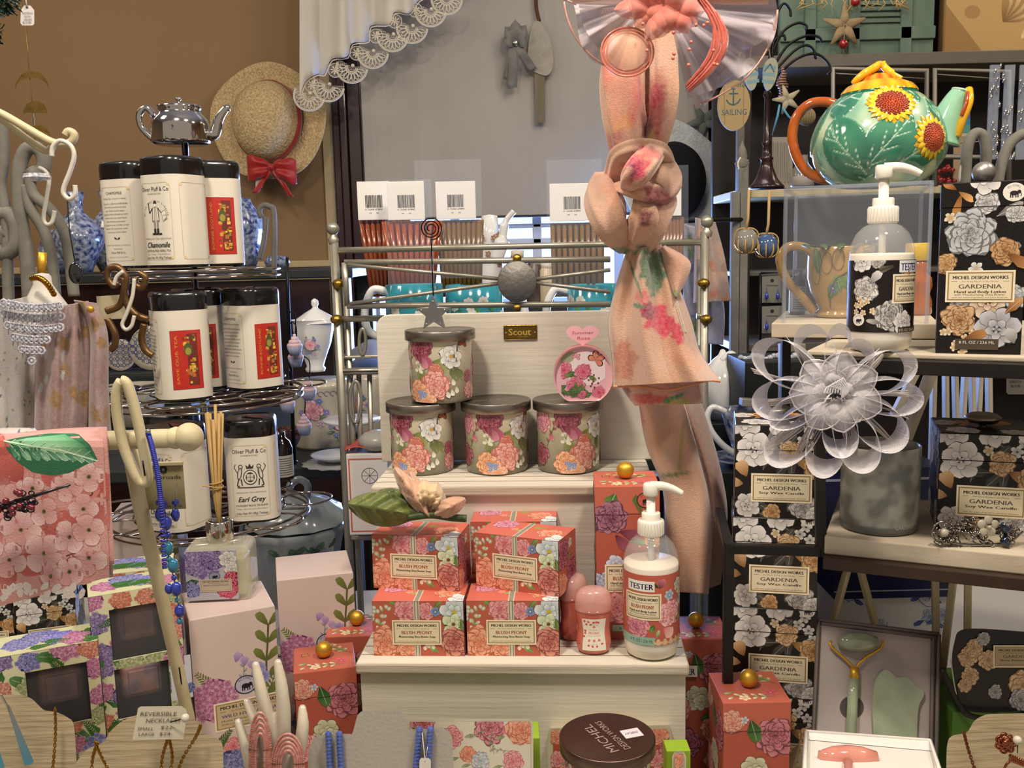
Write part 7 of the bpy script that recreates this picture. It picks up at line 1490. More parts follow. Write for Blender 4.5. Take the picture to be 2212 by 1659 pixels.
b=B();b.prism([(1840+26*cos(q_),1528+25*sin(q_))for q_ in[2*PI*i/30 for i in range(30)]],lambda x,y,d:jm(x,y,.0006+d),.0003);b.build('finger_recess',mat('dark recess card','4a4440',.8,bump=(90,.05)),jb,world=True)
gs=spl([(x,y,0)for x,y in[(1886,1500),(1892,1468),(1908,1448),(1922,1450),(1938,1464),(1955,1462),(1970,1472),(1980,1484),(1994,1490),(1995,1504),(1984,1530),(1980,1600),(1976,1640),(1900,1640),(1886,1560)]],4,True)
b=B();b.prism([(p_.x,p_.y)for p_ in gs],lambda x,y,d:jm(x,y,d),.006);b.build('gua_sha_stone',JADE,jb,world=True)
rb=thing('rose_roller_set','open white box with rose quartz roller, front right below the jade set','roller set',P(1880,1690,.72));RYY=.74
b=B();rm=lambda x,y,d=0:P(x,y,RYY-(y-1600)*.0012-d)
b.prism([(1745,1592),(2012,1612),(2042,1720),(1738,1720)],lambda x,y,d:rm(x,y,-d-.004),.010);b.build('tray_floor',LIW,rb,world=True)
b=B();vs=[rm(1742,1580,.010),rm(2010,1600,.010),rm(2012,1622,0),rm(1748,1598,0)];b.add(vs,[(0,1,2,3)],0,False)
b.tube([rm(1742,1580,.010),rm(2010,1600,.010),rm(2048,1720,.010)],.0017,4);b.tube([rm(1742,1580,.01),rm(1736,1720,.01)],.002,4);b.add([rm(2010,1600,.010),rm(2048,1720,.010),rm(2030,1720,0),rm(2012,1622,0)],[(0,1,2,3)],0,False);b.build('tray_wall',LIW,rb,world=True)
b=B();c_=rm(1832,1636,.008);b.lathe([(0,-.024),(.005,-.0225),(.0085,-.011),(.0095,0),(.0085,.011),(.005,.0225),(0,.024)],(0,0,0),30,M=Matrix.Translation(c_)@Matrix.Rotation(PI/2,4,'Y')@Matrix.Rotation(.06,4,'X'));b.tube([rm(1832,1648,.006),rm(1835,1720,.006)],.004,14);b.build('quartz_roller',ROSE,rb,world=True)
# black gardenia dish carton, green box
t=thing('soap_dish_pack','black gardenia soap and dish pack with label, on the green box at right','gift box',P(2150,1530,.88));GY=.88
dm=lambda x,y,d=0:P(x,y,GY-d)
o_=spl([(x,y,0)for x,y in[(2062,1385),(2074,1362),(2120,1358),(2230,1366),(2300,1372),(2300,1545),(2200,1542),(2100,1538),(2078,1524),(2066,1480),(2056,1430)]],4,True)
b=B();b.prism([(p_.x,p_.y)for p_ in o_],lambda x,y,d:dm(x,y,-d),.03,0,C('171310'));a=Art();rng=random.Random(19)
for x,y,r_,c_ in((2090,1420,22,1),(2105,1400,20,1),(2096,1460,20,1),(2085,1480,16,1),(2135,1425,22,1),(2150,1495,16,0),(2210,1480,30,1),(2205,1512,24,0),(2125,1380,14,0)):a.peony(x,-y,r_,('7a4c28','c09468','e4c8a0')if c_ else('3c3a3a','8c8a8a','c8c6c6'),rng,rings=5)
a.label(2200,-1418,108,48,GARDS,bg='b09a78');a.put(b,lambda x,y,d:dm(x,-y,.0002+d),0,(2066,-1535,2295,-1366));b.build('carton',PRINT,t,world=True)
wt(t,'thread',PP([(2054,1425),(2060,1470),(2066,1500)],.875),.0006,WH,5);wt(t,'dish_rim',PP([(2035,1445),(2070,1520),(2110,1550),(2230,1554),(2300,1556)],.87),.003,BKF,8)
GRB=mat('green card','3f6a1c',.6,noise=(20,.2,'4f7a28'),bump=(150,.05));b=B();q0=P(2042,1428,.90);q1=P(2230,1428,.90);zt_=P(2100,1548,.87).z;b.box(((q0.x+q1.x)/2,.93,(TABLE+zt_)/2),(q1.x-q0.x,.10,zt_-TABLE),.001)
o=b.build('green_box',GRB,world=True);tag(o,'bright green box carrying the black gardenia soap dish pack','gift box')
b=B();b.box((P(2050,1440,.93).x+.01,1.0,(TABLE+P(2050,1420,.96).z)/2),(.03,.03,P(2050,1420,.96).z-TABLE),.001);o=b.build('green_box',GRB,world=True);tag(o,'narrow end of a green box behind the soap dish pack','gift box')
# teacup, white teapot, white chair
t,k=turned('teacup','wide blue and white china teacup on a rimmed saucer, behind the gardenia stack','teacup',1622,995,1.25,[(0,0),(26,0),(28,6),(24,10),(40,30),(54,66),(62,100),(67,112),(64,112),(56,90),(0,30)],DELFT)
wt(t,'handle',PP([(1568,890),(1540,880),(1528,900),(1536,930),(1560,960),(1588,980)],1.24),.0045,WGL);zc_=t.location.z
t,k=turned('saucer','blue rimmed china saucer under the wide teacup','saucer',1610,1004,1.25,[(0,0),(30,0),(72,12),(76,16),(70,15),(30,5),(0,5)],DELFT);t.location.z=zc_-5*k-.001
b=B();b.box((t.location.x,1.27,(TABLE+t.location.z)/2),(.12,.13,t.location.z-TABLE),.002);o=b.build('wooden_crate',DKP,world=True);tag(o,'dark crate under the teacup and saucer','crate')
t,k=turned('china_teapot','white china teapot with blue flowers, behind the scarf and the rack post','teapot',1560,905,1.50,[(0,0),(30,0),(52,30),(56,70),(46,104),(24,124),(20,130),(10,138),(5,150),(0,152)],WGL);wt(t,'handle',PP([(1560,780),(1580,765),(1598,790),(1592,830),(1576,860)],1.49),.006,WGL)
b=B();zt_=t.location.z;b.box((t.location.x-.01,1.53,(TABLE+zt_)/2-.0),(.14,.14,zt_-TABLE-.0002),.002);o=b.build('wooden_crate',DKP,world=True);tag(o,'tall dark crate under the white china teapot behind the rack','crate')
CHW=mat('white chair paint','b4aa98',.5,noise=(20,.2,'9c9282'),bump=(60,.1))
ch=thing('folding_chair','white slatted folding chair seen through the right shelves','chair',P(1950,1200,1.45));ch.location.z=TABLE-.45
def stick(nm,p_,q_,Y0,Y1,w_=.012,d_=.010):A_,B_=P(p_[0],p_[1],Y0),P(q_[0],q_[1],Y1);b=B();b.box((0,0,(B_-A_).length/2),(w_,d_,(B_-A_).length),.001,M=Matrix.Translation(A_)@(B_-A_).to_track_quat('Z','Y').to_matrix().to_4x4());b.build(nm,CHW,ch,world=True)
stick('back_post',(1692,742),(1692,1000),1.25,1.25,.016);stick('rail',(1688,752),(1738,750),1.25,1.25);stick('rail',(1600,868),(1740,874),1.27,1.27,.02);stick('leg',(2022,780),(1952,960),1.22,1.2,.014);stick('leg',(1990,780),(1930,900),1.3,1.3);stick('leg',(1782,965),(1800,1110),1.2,1.2,.012)
for x0,x1 in((2042,2044),(2062,2068),(2086,2074),(2098,2104),(2118,2108),(2018,2012),(2135,2138)):stick('slat',(x0,780),(x1,1000),1.35,1.35,.013,.006)
b=B();tm=lambda x,y,d=0:P(x,y,.9+d);b.prism([(2174,812),(2184,796),(2206,796),(2215,812),(2215,850),(2210,852),(2178,852),(2174,848)],tm,.0006,0,C('a8a49c'));a=Art()
for i,s_ in enumerate(('FLORAL','BARRETTE','$18')):a.text(s_,2194,-(816+i*9),5,'55504e',w=30-5*i)
a.put(b,lambda x,y,d:P(x,-y,.8994-d));o=b.build('price_tag',MATTE,world=True);tag(o,'white scalloped price tag hanging under the upper right shelf','price tag')
# dark bookcase behind, upper right
BY=2.35;bc=thing('bookcase','dark wooden bookcase with grey shelf edges filling the back right corner','bookcase',P(1950,600,BY));bc.location.z=0;BKD=mat('dark cabinet wood','140e0b',.6,noise=(12,.5,'1f1612'),bump=(60,.1));SHG=mat('grey shelf edge','5c5850',.5,noise=(20,.3,'4a463e'))
x0,x1=P(1590,400,BY).x,P(2500,400,BY).x;ztop=P(1900,133,BY).z
b=B();b.box(((x0+x1)/2,BY+.28,1.25),(x1-x0,.02,2.5),.002);b.build('back_panel',BKD,bc,world=True)
def shelf(y,xa,xb,t_=.016,m=SHG,dp=.26):z=P(1900,y,BY).z;A_,B_=P(xa,y,BY).x,P(xb,y,BY).x;b=B();b.box(((A_+B_)/2,BY+dp/2,z),(B_-A_,dp,t_),.002);b.build('shelf_board',m,bc,world=True);return z
zA=shelf(128,1600,2400,.03);zB=shelf(412,1590,2400,.02,CRP);zC=shelf(585,1590,2400,.012,SHG);zD=shelf(745,1590,2400,.02,SHG)
for x,m_ in((1598,SHG),(1612,BKD)):A_=P(x,400,BY-.01);b=B();b.box((A_.x,A_.y,1.0),(.018,.02,2.0 if m_ is SHG else 2.4),.002);b.build('side_post',m_,bc,world=True)
WFR=mat('grey wire frame','8a867c',.5,.3,noise=(30,.2,'6a665c'))
for(xa,ya,xb,yb),lb in(((1800,148,2002,398),'grey wire frame rack behind the teapot lid'),((2020,150,2180,403),'grey wire frame rack right of the teapot spout')):
 t=thing('wire_rack',lb,'rack',P((xa+xb)/2,398,BY+.03));wt(t,'frame',[P(xa,yb,BY-.08),P(xa,ya,BY-.08),P(xb,ya+4,BY-.08),P(xb,yb,BY-.08)],.007,WFR,4);wt(t,'crossbar',[P(xa,ya+10,BY-.08),P(xb,ya+22,BY-.08)],.0015,WFR,4);wt(t,'crossbar',[P(xa,yb-90,BY-.08),P(xb,yb-102,BY-.08)],.0015,WFR,4);wt(t,'rail',[P(xa,yb-65,BY-.08),P(xb,yb-62,BY-.08)],.006,WFR,4)
 # weathered teal shutter with starfish
TB=mat('weathered teal board','5e7264',.8,noise=(18,.6,'475a4c'),bump=(70,.7),stretch=(1,1,.2));SF=mat('starfish','8f7c5c',.8,bump=(160,.7),noise=(60,.5,'6a5838'))
bz=zA+.016;Yb=BY+.03;A_,B_=P(1685,60,Yb),P(2018,60,Yb);t=thing('shutter_panel','weathered teal wooden shutter with starfish ornament, on top of the bookcase','wall panel',((A_.x+B_.x)/2,Yb,bz));w2=(B_.x-A_.x)/2;hp2=.42
b=B();b.box((0,.01,hp2/2),(w2*2,.02,hp2),.003)
for x in(-w2*.62,-w2*.05,w2*.62):b.box((x,-.004,hp2/2),(.028,.012,hp2),.002)
for z in(.05,.20,.40):b.box((0,-.004,z),(w2*2,.012,.03),.002)
for i in range(9):b.box((w2*.3,-.002,.066+i*.014),(w2*.6,.01,.009),.001)
b.build('board',TB,t)
def star5(label,px,py,Y,R,rot=0,m=SF,name='starfish',fat=.38):
 c_=P(px,py,Y);k=S(c_);t=thing(name,label,'starfish',c_);b=B()
 for i in range(5):
  a_=PI/2+rot+i*2*PI/5;b.tube([(0,0,0),(R*k*.45*cos(a_),-.003,R*k*.45*sin(a_)),(R*k*cos(a_),0,R*k*sin(a_))],[R*k*.30,R*k*fat*.5,R*k*.06],10)
 b.v=[(v[0],v[1]*.45,v[2])for v in b.v];b.build('arms',m,t);return t
star5('brown starfish ornament in the middle of the teal shutter',1824,56,Yb-.035,47)
RB=mat('red glass ball','8a1410',.15,coat=.7,noise=(60,.3,'5a0c0a'))
for i,(x,y,lb)in enumerate(((1822,95,'red ball ornament hanging below the brown starfish'),(1848,4,'red ball ornament above the brown starfish'))):c_=P(x,y,Yb-.04);b=B();b.ball(c_,10*S(c_),seg=16);o=b.build('ball_ornament',RB,world=True);tag(o,lb,'ornament')
wt_=B();wt_.tube([P(1848,0,Yb-.038),P(1826,30,Yb-.038),P(1822,115,Yb-.038)],.001,5);rng=random.Random(2)
for i in range(30):x=rng.uniform(1730,1960);wt_.tube([P(x,-5,Yb-.03),P(x+rng.uniform(-12,12),8,Yb-.034),P(x+rng.uniform(-26,26),rng.uniform(8,24),Yb-.03)],.0012,4)
o=wt_.build('raffia_strands',RD,world=True);tag(o,'loose raffia strands draped over the teal shutter','raffia',kind='stuff')
Yc_=BY+.05;A_,B_=P(2036,60,Yc_),P(2300,60,Yc_);t=thing('beach_picture','framed beach sand picture with starfish and shell, top right corner','picture',((A_.x+B_.x)/2,Yc_,bz));w2=(B_.x-A_.x)/2
b=B();b.box((0,.01,.2),(w2*2,.03,.4),.003);b.build('canvas',mat('canvas edge','7a5c36',.7,bump=(200,.1)),t);a=Art();a.rect(-w2+.004,.004,w2,.4,'a88a58');a.poly([(-w2+.004,.004),(-w2+.004,.12),(-w2+.10,.004)],'8a6a3c');rng=random.Random(4)
for cx,cy,r_ in((.07,.08,.05),(.10,.02,.04)):
 for i in range(5):a.petal(cx,cy,i*1.257+.4,r_,r_*.3,'8f7448','d0b684',rng)
for i in range(9):a.petal(-.005,.075,.2+i*.16,.085-.004*abs(i-4),.02,'6a4c28','c8ac78' if i%2 else 'a08050',rng)
a.ell(-w2+.07,.10,.02,.016,'927244');a.rect(.05,.17,.12,.3,'5a8078');a.put(b:=B(),front_map(-.0052),0,(-w2+.003,.003,w2,.4));b.build('print',MATTE,t)
# ornament tree with hanging sea ornaments
t=thing('ornament_tree','black branching wire ornament tree hung with seaside ornaments','ornament stand',P(1656,410,1.95));Yt=1.95
for pts in([(1652,400),(1656,250),(1662,130),(1668,60),(1672,-20)],[(1668,130),(1672,90),(1692,76),(1696,88)],[(1665,120),(1690,70),(1722,50),(1742,56),(1740,66)],[(1668,150),(1700,100),(1740,78),(1768,80),(1776,92)],[(1668,160),(1710,115),(1738,98),(1756,106),(1762,128)],[(1670,170),(1720,128),(1760,116),(1786,132),(1794,152),(1788,160)],[(1678,30),(1692,8),(1706,20),(1708,36)]):wt(t,'branch',PP(pts,Yt),.0028,BKM,7)
b=B();c_=P(1655,408,Yt);k=S(c_);b.lathe([(r*k,h*k)for r,h in[(0,0),(38,0),(38,5),(30,12),(22,24),(14,46),(12,60),(15,64),(9,70),(8,90),(11,96),(7,102),(6,190),(10,196),(6,205),(0,210)]],c_-t.location,24);b.build('turned_base',mat('dark mahogany','2a0f0b',.3,coat=.4,noise=(30,.4,'160806')),t)
def slabart(name,label,cat,px,py,Y,out,th,col,art=None,m=None,cord=None,tilt=0):
 c_=P(px,py,Y);k=S(c_);t=thing(name,label,cat,c_);b=B();b.prism([(x*k,y*k)for x,y in out],lambda x,y,d:(x,-th/2+d,y),th,0,C(col));
 if art:a=Art();art(a,k);a.put(b,front_map(-th/2))
 b.build('plaque',m or MATTE,t)
 if cord:wt(t,'cord',[P(*cord,Y),c_+Vector((0,0,max(y for x,y in out)*k))],.0009,RD,5)
 return t
def sail(a,k):
 ink='2f5a68';a.text('SAILING',0,-14*k,13*k,ink,w=54*k);a.text('life',14*k,42*k,10*k,ink,w=18*k)
 a.line([(-2*k,32*k),(-2*k,2*k)],3*k,ink);a.line([(-11*k,24*k),(8*k,24*k)],3*k,ink);a.line([(-17*k,12*k),(-12*k,4*k),(-2*k,0),(8*k,5*k),(13*k,13*k)],3*k,ink);a.line([(x_*k+6*k,34*k)for x_ in(-12,-4)],3*k,ink);a.line([(-22*k,40*k),(-20*k,-40*k)],.8*k,'6a5030');a.line([(20*k,40*k),(20*k,-40*k)],.8*k,'6a5030')
slabart('wooden_sign','oval wooden SAILING sign with an anchor, hung right of the scarf','sign',1585,228,1.9,[(35*cos(q),53*sin(q))for q in[2*PI*i/32 for i in range(32)]],.008,'a08a60',sail,None,(1612,60))
def flop(a,k):
 for i in range(3):a.rect(-20*k,(-22+i*15)*k,20*k,(-15+i*15)*k,'7aa0a8')
 a.line([(-11*k,4*k),(0,20*k),(11*k,4*k)],3*k,'4a6068');a.ell(0,22*k,5*k,8*k,'8a9a90')
fl=lambda s_:[(s_*3+(15+3*sin(q))*cos(q),34*sin(q))for q in[2*PI*i/24 for i in range(24)]]
def flop2(a,k):
 for i in range(3):a.rect(-13*k,(-20+i*15)*k,13*k,(-13+i*15)*k,'6f949c')
 a.line([(-11*k,4*k),(0,20*k),(11*k,4*k)],3*k,'4a6068')
for x,lb in((1624,'left sandal of the striped flip-flop ornament pair, above the SAILING sign'),(1660,'right sandal of the striped flip-flop ornament pair, above the SAILING sign')):slabart('flip_flop_ornament',lb,'ornament',x,160,1.92,fl(1 if x>1640 else-1),.008,'9a9c88',flop2,None,(1640,60)).rotation_euler.y=.12 if x>1640 else-.12
star5('grey green starfish ornament behind the scarf, above the straw hat',1520,262,3.12,42,.5,mat('grey starfish','6a7468',.8,bump=(140,.5),noise=(40,.3,'566056')))
star5('cream starfish ornament with blue ribbon hanging left of the teapot handle',1700,215,1.9,32,.3,mat('cream starfish','a49a80',.8,bump=(140,.5),noise=(40,.3,'8a8068')))
b=B();c_=P(1690,182,1.91);k=S(c_)
for i in range(12):b.lathe([(0,-3*k),((13-abs(i-6)*1.6)*k,-1*k),((13-abs(i-6)*1.6)*k,1.5*k),(0,3*k)],c_+Vector((.002*sin(i),0,(32-i*5.6)*k)),16)
o=b.build('shell_ornament',mat('pink shell glass','8a6258',.25,.3,coat=.5,noise=(90,.4,'b08a78')),world=True);tag(o,'pinkish spiral shell ornament hanging left of the orange handle','ornament')
b=B();c_=P(1742,252,1.93);k=S(c_);b.ball(c_,17*k,seg=20)
for i in range(9):a_=i*.35;b.tube([c_+Vector((cos(a_)*cos(q),sin(a_)*cos(q),sin(q)))*17.6*k for q in[j*PI/12 for j in range(24)]],.0018,5,closed=True)
o=b.build('rope_ball',mat('natural rope','8a7a58',.9,bump=(200,.6),noise=(90,.3,'6a5c40')),world=True);tag(o,'rope wound ball ornament inside the loop of the teapot handle','ornament')
b=B();b.tube([P(1684,226,1.89),P(1680,250,1.89),P(1668,292,1.89)],[.002,.0025,.0008],6);b.tube([P(1690,232,1.89),P(1704,252,1.89),P(1718,262,1.89)],.002,6);o=b.build('blue_ribbon',mat('blue ribbon','4a8aa0',.6,bump=(90,.2)),world=True);tag(o,'thin blue ribbon tails hanging from the cream starfish','ribbon')
for i,(x,y,r_,c_,lb)in enumerate(((1612,520,26,'8f8c80','clear glass float wrapped in twine, left of the acrylic case'),(1656,530,25,'1c4a7a','blue glass float wrapped in twine, left of the acrylic case'))):
 p_=P(x,y,1.5);k=S(p_);t=thing('glass_float',lb,'glass float',p_);b=B();b.ball((0,0,0),r_*k,seg=26);b.build('ball',mat('float glass %d'%i,c_,.05,.1,coat=1,alpha=.75 if i==0 else .95,noise=(20,.3,mx(c_,'ffffff',.2))),t)
 b=B()
 for j in range(5):a_=j*.63;b.tube([Vector((cos(a_)*cos(q),sin(a_)*cos(q),sin(q+.3)))*(r_+.8)*k for q in[m_*PI/10 for m_ in range(20)]],.0013,5,closed=True)
 b.build('twine_net',RD,t);wt(t,'twine',[P(x,y-r_,1.5),P(x+4,y-r_-22,1.5),P(x+6,410,1.5)],.0022,RD,6)
t=thing('fence_ornament','grey painted picket ornament post with finial and hook, right of the straw hat','ornament',P(1605,700,1.75));b=B()
for x,y0 in((1603,345),(1588,415)):q0=P(x,y0,1.78);q1=P(x,760,1.78);q1.z=tz;b.box(((q0.x+q1.x)/2,q0.y,(q0.z+q1.z)/2),(.018,.018,q0.z-q1.z),.002)
b.lathe([(.011,-.02),(.014,-.012),(.009,-.006),(.010,0),(.0075,.012),(0,.03)],P(1603,338,1.78),16);b.build('post',GREY,t,world=True)
shook('white S hook on the grey picket ornament',[(1600,340),(1594,352),(1596,366)],1.74,.0016)
t=thing('scarf_rail','thin dark rail carrying the hanging scarves beside the grey picket ornament','rail',P(1530,474,1.65));wt(t,'rail',[P(1455,478,1.64),P(1603,474,1.775)],.004,BKM)
# hat 2
hp_=P(1452,392,3.02);k=S(hp_);hat=thing('sun_hat','pale blue straw sun hat with black crown, behind the scarf knot','hat',hp_);R=Vector((.30,-.92,.1)).normalized().to_track_quat('Z','Y').to_matrix().to_4x4()
b=B();b.lathe([(66*k,.0),(90*k,-.01),(112*k,.0),(130*k,.02)],seg=72,M=R,shape=lambda a,z:1+.05*sin(2*a+2.8)+.02*sin(5*a));b.build('brim',mat('blue white straw','d4dadb',.8,noise=(60,.3,'a8b0ae'),vor=(120,.8)),hat,solid=.003)
b=B();b.lathe([(70*k,.002),(68*k,.03),(60*k,.06),(40*k,.08),(0,.09)],seg=48,M=R,sy=1.2);b.build('crown',mat('black felt','0a0a10',.95,bump=(200,.2)),hat)
hp_=P(1470,345,3.1);hat=thing('sun_hat','olive straw hat behind the blue one, only its top rim showing','hat',hp_);b=B();b.lathe([(20*k,.0),(54*k,-.004),(74*k,.0)],seg=60,M=R);b.build('brim',mat('olive straw','6a5c34',.8,vor=(120,.8),noise=(30,.3,'5a4c2a')),hat,solid=.003)
# scarves and jewelry further back
t=thing('hanging_scarf','faded pink floral scarf hanging behind the rack post','scarf',P(1540,660,1.62));b=B();rng=random.Random(3);sp3=[(rng.uniform(1490,1580),rng.uniform(480,650),12,9,rng.uniform(0,3),rng.choice(('a8705c','8f6a60','b0907c')))for i in range(20)]
drape(b,[(1502,470),(1500,560),(1498,655)],[(1545,480),(1566,560),(1578,650)],1.62,.03,2,.01,blobs('8c7468',sp3,.3),40,40);b.build('cloth',CLOTH,t,world=True,solid=.001)
t=thing('hanging_scarf','blue and green scarf hanging lower, behind the pink floral scarf','scarf',P(1530,760,1.68));b=B();sp3=[(rng.uniform(1470,1570),rng.uniform(470,750),16,12,rng.uniform(0,3),rng.choice(('3a4a7a','5a6a90','4a6a4a','7a86a8')))for i in range(24)]
drape(b,[(1466,480),(1470,600),(1490,740)],[(1500,490),(1560,640),(1562,745)],1.68,.03,2,.012,blobs('5c688c',sp3,.3),40,40);b.build('cloth',CLOTH,t,world=True,solid=.001)
t=thing('earring_rack','black earring rack with pairs of blue drop earrings on cards, left of the acrylic case','earring display',P(1664,750,1.45));ey=1.45
wt(t,'frame',[P(1642,590,ey),P(1692,588,ey),P(1692,748,ey),P(1642,750,ey),P(1642,590,ey)],.0018,BKM,6);b=B();b2=B()
for j,y in enumerate((612,678)):
 b.prism([(1646,y-16),(1690,y-18),(1690,y+42),(1646,y+42)],lambda x,y_,d:P(x,y_,ey+.003+d),.0006,0,C('6c6c64'))
 a=Art();a.ell(1668,-(y-6),4,4,'1c1c1c');a.text('crossroads',1668,-(y+4),4,'1c1c1c',w=26);a.put(b,lambda x,y_,d:P(x,-y_,ey+.0028-d))
 for x in(1656,1680):b2.ball(P(x,y+28,ey-.004),4.5*S(P(x,y,ey)),seg=10,sz=1.6);b2.tube([P(x,y+10,ey-.003),P(x,y+24,ey-.003)],.0006,4)
b.build('cards',MATTE,t,world=True);b2.build('blue_earrings',BLU,t,world=True)
b=B();q0,q1=P(1610,782,1.36),P(1772,782,1.36);b.box(((q0.x+q1.x)/2,1.42,(TABLE+q0.z)/2),(q1.x-q0.x,.12,q0.z-TABLE),.002);o=b.build('wooden_crate',DKP,world=True);tag(o,'dark crate under the bead string and the earring rack','crate')
t=thing('bead_string','string of glass and steel beads lying on the black shelf behind the feathers','beads',P(1630,768,1.4));b=B();rng=random.Random(7)
for i in range(14):b.ball(P(1600+i*9,772+4*sin(i*1.3),1.4),.0042+.001*(i%2),seg=10)
b.build('beads',CRY,t,world=True)
t,k=turned('glass_bottle','small clear corked bottle of white sand on the bookcase shelf','bottle',1733,404,1.9,[(0,0),(24,0),(25,4),(24,34),(12,50),(10,66),(12,68)],mat('bottle glass thin','a8a49a',.05,alpha=.35,coat=1));turned('','','',1733,402,1.9,[(0,0),(22,0),(22,20),(0,24)],mat('white sand','a8a090',.9,bump=(400,.4)),'sand',t)
b=B();b.prism([(1668,296),(1712,296),(1712,404),(1668,404)],lambda x,y,d:P(x,y,2.4+d),.02);[b.box(P(1672+i*8,350,2.398),(.003,.004,.1),.001)for i in range(5)];o=b.build('beadboard_panel',mat('white beadboard','8c867a',.7,noise=(30,.2,'7a7468')),world=True);tag(o,'small white beadboard panel behind the mahogany candle base','panel')
b=B();b.prism([(2060,222),(2096,224),(2096,402),(2058,402)],lambda x,y,d:P(x,y,2.4+d),.012,0,C('5a6a7a'));a=Art();a.rect(2060,-257,2095,-224,'4a5aa0');a.rect(2060,-270,2095,-257,'2a7aa0');a.rect(2060,-290,2095,-270,'4a8a80');a.rect(2060,-400,2095,-290,'9a8468');a.rect(2060,-294,2095,-288,'b0a890');a.put(b,lambda x,y,d:P(x,-y,2.3995-d));o=b.build('beach_print',MATTE,world=True);tag(o,'narrow blue sea and sand print behind the teapot spout','picture')
t=thing('jewelry_tower','clear acrylic earring tower hung with small earrings, right edge','jewelry display',P(2175,350,1.5))
for x in(2146,2178,2210):b=B();q0=P(x,140,1.5);q1=P(x-2,345,1.5);b.box(((q0.x+q1.x)/2,1.5,(q0.z+q1.z)/2),(.016,.004,q0.z-q1.z),.001);b.build('acrylic_panel',ACE,t,world=True)
b=B();rng=random.Random(8)
for i in range(40):x,y=rng.uniform(2140,2212),rng.uniform(140,345);b.ball(P(x,y,1.49),.0022,seg=7,sz=1.8);b.tube([P(x,y-8,1.49),P(x,y,1.49)],.0004,4)
b.build('earrings',SILVER,t,world=True)
for lb,pts,Y in(('grey scroll easel arch behind the tall gardenia carton',[(2078,470),(2084,400),(2090,320),(2104,290),(2122,292),(2130,320),(2128,380)],1.1),('large grey scroll easel curve at the right edge',[(2150,470),(2158,380),(2176,320),(2204,292),(2240,286)],1.12)):t=thing('scroll_easel',lb,'easel',P(pts[0][0],pts[0][1],Y));wt(t,'scroll',PP(pts,Y),.0062,GREY,12)
shook('white wire hook beside the silver ball of the gardenia carton',[(2078,400),(2074,375),(2080,352),(2090,344)],1.1,.0016)
b=B();rng=random.Random(5)
for i in range(18):b.ball(P(rng.uniform(2026,2062),rng.uniform(360,396),2.4+rng.uniform(-.02,.02)),.007,seg=9)
b2=b;o=b.build('berry_cluster',RB,world=True);o.location.z-=.0;tag(o,'small cluster of red berries behind the teapot','berries',kind='stuff')
# coral scarf knotted round the rack
def paint(b,f,i0=0):
 for i in range(i0,len(b.v)):
  d=Vector(b.v[i])-CAMP;q=d.dot(_f);b.c[i]=tuple(f(1106+FPX*d.dot(CR)/q,829.5-FPX*d.dot(CU)/q))
SCF=mat('sheer peach cloth',attr=True,rough=.85,sheen=.5,noise=(300,.2,'f0c8a8'),bump=(700,.35))
PEACH='bf8862';MG,GR_,DM='b8284c','3f6f52','6a1a2c'
sf=thing('peach_scarf','peach floral scarf knotted around the metal rack, hanging down beside the riser','scarf',P(1440,1280,1.02))
def fold_tube(b,pts,rad,Y,col,flat=.45,n=9,amp=.12,ph=0):
 p_=PP([(x,y,Y-(dz[0]if dz else 0))for x,y,*dz in pts],Y,n);k=S(p_[0]);r_=spl([(r,0,0)for r in rad],max(1,n));m_=len(p_);i0=len(b.v)
 rr=[r_[min(len(r_)-1,int(i*(len(r_)-1)/(m_-1)))].x*k for i in range(m_)];b.tube(p_,rr,40,up=(0,1,0),flat=flat)
 for i in range(i0,len(b.v)):
  v=Vector(b.v[i]);j=(i-i0)//40;q=(i-i0)%40;c_=p_[min(j,m_-1)];s_=1+amp*sin(q*2*PI/40*5+ph+j*.06)+amp*.6*NZ.noise(v*40);b.v[i]=tuple(c_+(v-c_)*s_)
 paint(b,col,i0)
top_c=blobs(PEACH,[(1412,240,24,80,.1,'b05a54'),(1400,285,12,22,0,DM),(1408,300,8,16,0,'a89048'),(1416,210,10,24,.2,MG),(1330,310,26,30,0,'a86a60'),(1372,210,14,60,.1,'c8605c'),(1320,150,20,40,0,'d0705c'),(1340,260,24,20,0,'d89a60'),(1340,200,30,60,.1,'cf8f78')],.3)
b=B();fold_tube(b,[(1345,20),(1345,120),(1345,220),(1362,330)],[46,46,46,42],.99,top_c,.5);fold_tube(b,[(1438,20),(1436,130),(1436,230),(1412,330)],[26,30,28,24],.985,top_c,.6,ph=2);fold_tube(b,[(1396,100),(1394,180),(1400,250),(1396,330)],[30,28,28,26],1.005,top_c,.5,ph=1);b.build('upper_fall',SCF,sf,world=True)
kc=blobs(PEACH,[(1372,365,34,26,-.9,MG),(1358,375,12,20,.5,'7a2450'),(1400,330,26,14,.3,'d0605c'),(1420,425,34,20,.4,'8a3440'),(1395,470,14,18,0,DM),(1345,545,20,12,.2,GR_),(1385,545,16,14,0,'4a7a50'),(1330,400,30,40,.3,'d49a80')],.2)
b=B();fold_tube(b,[(1330,395,.0),(1345,340,.03),(1385,325,.045),(1420,335,.03),(1440,365,0)],[26,28,30,28,22],.97,kc,.6,ph=1);fold_tube(b,[(1302,380,.0),(1304,430,.03),(1325,490,.035),(1352,535,0)],[20,40,36,18],.97,kc,.6);fold_tube(b,[(1438,345,0),(1440,385,.03),(1425,415,.035),(1375,412,.045),(1330,402,.02)],[16,34,26,18,12],.965,kc,.6,ph=2)
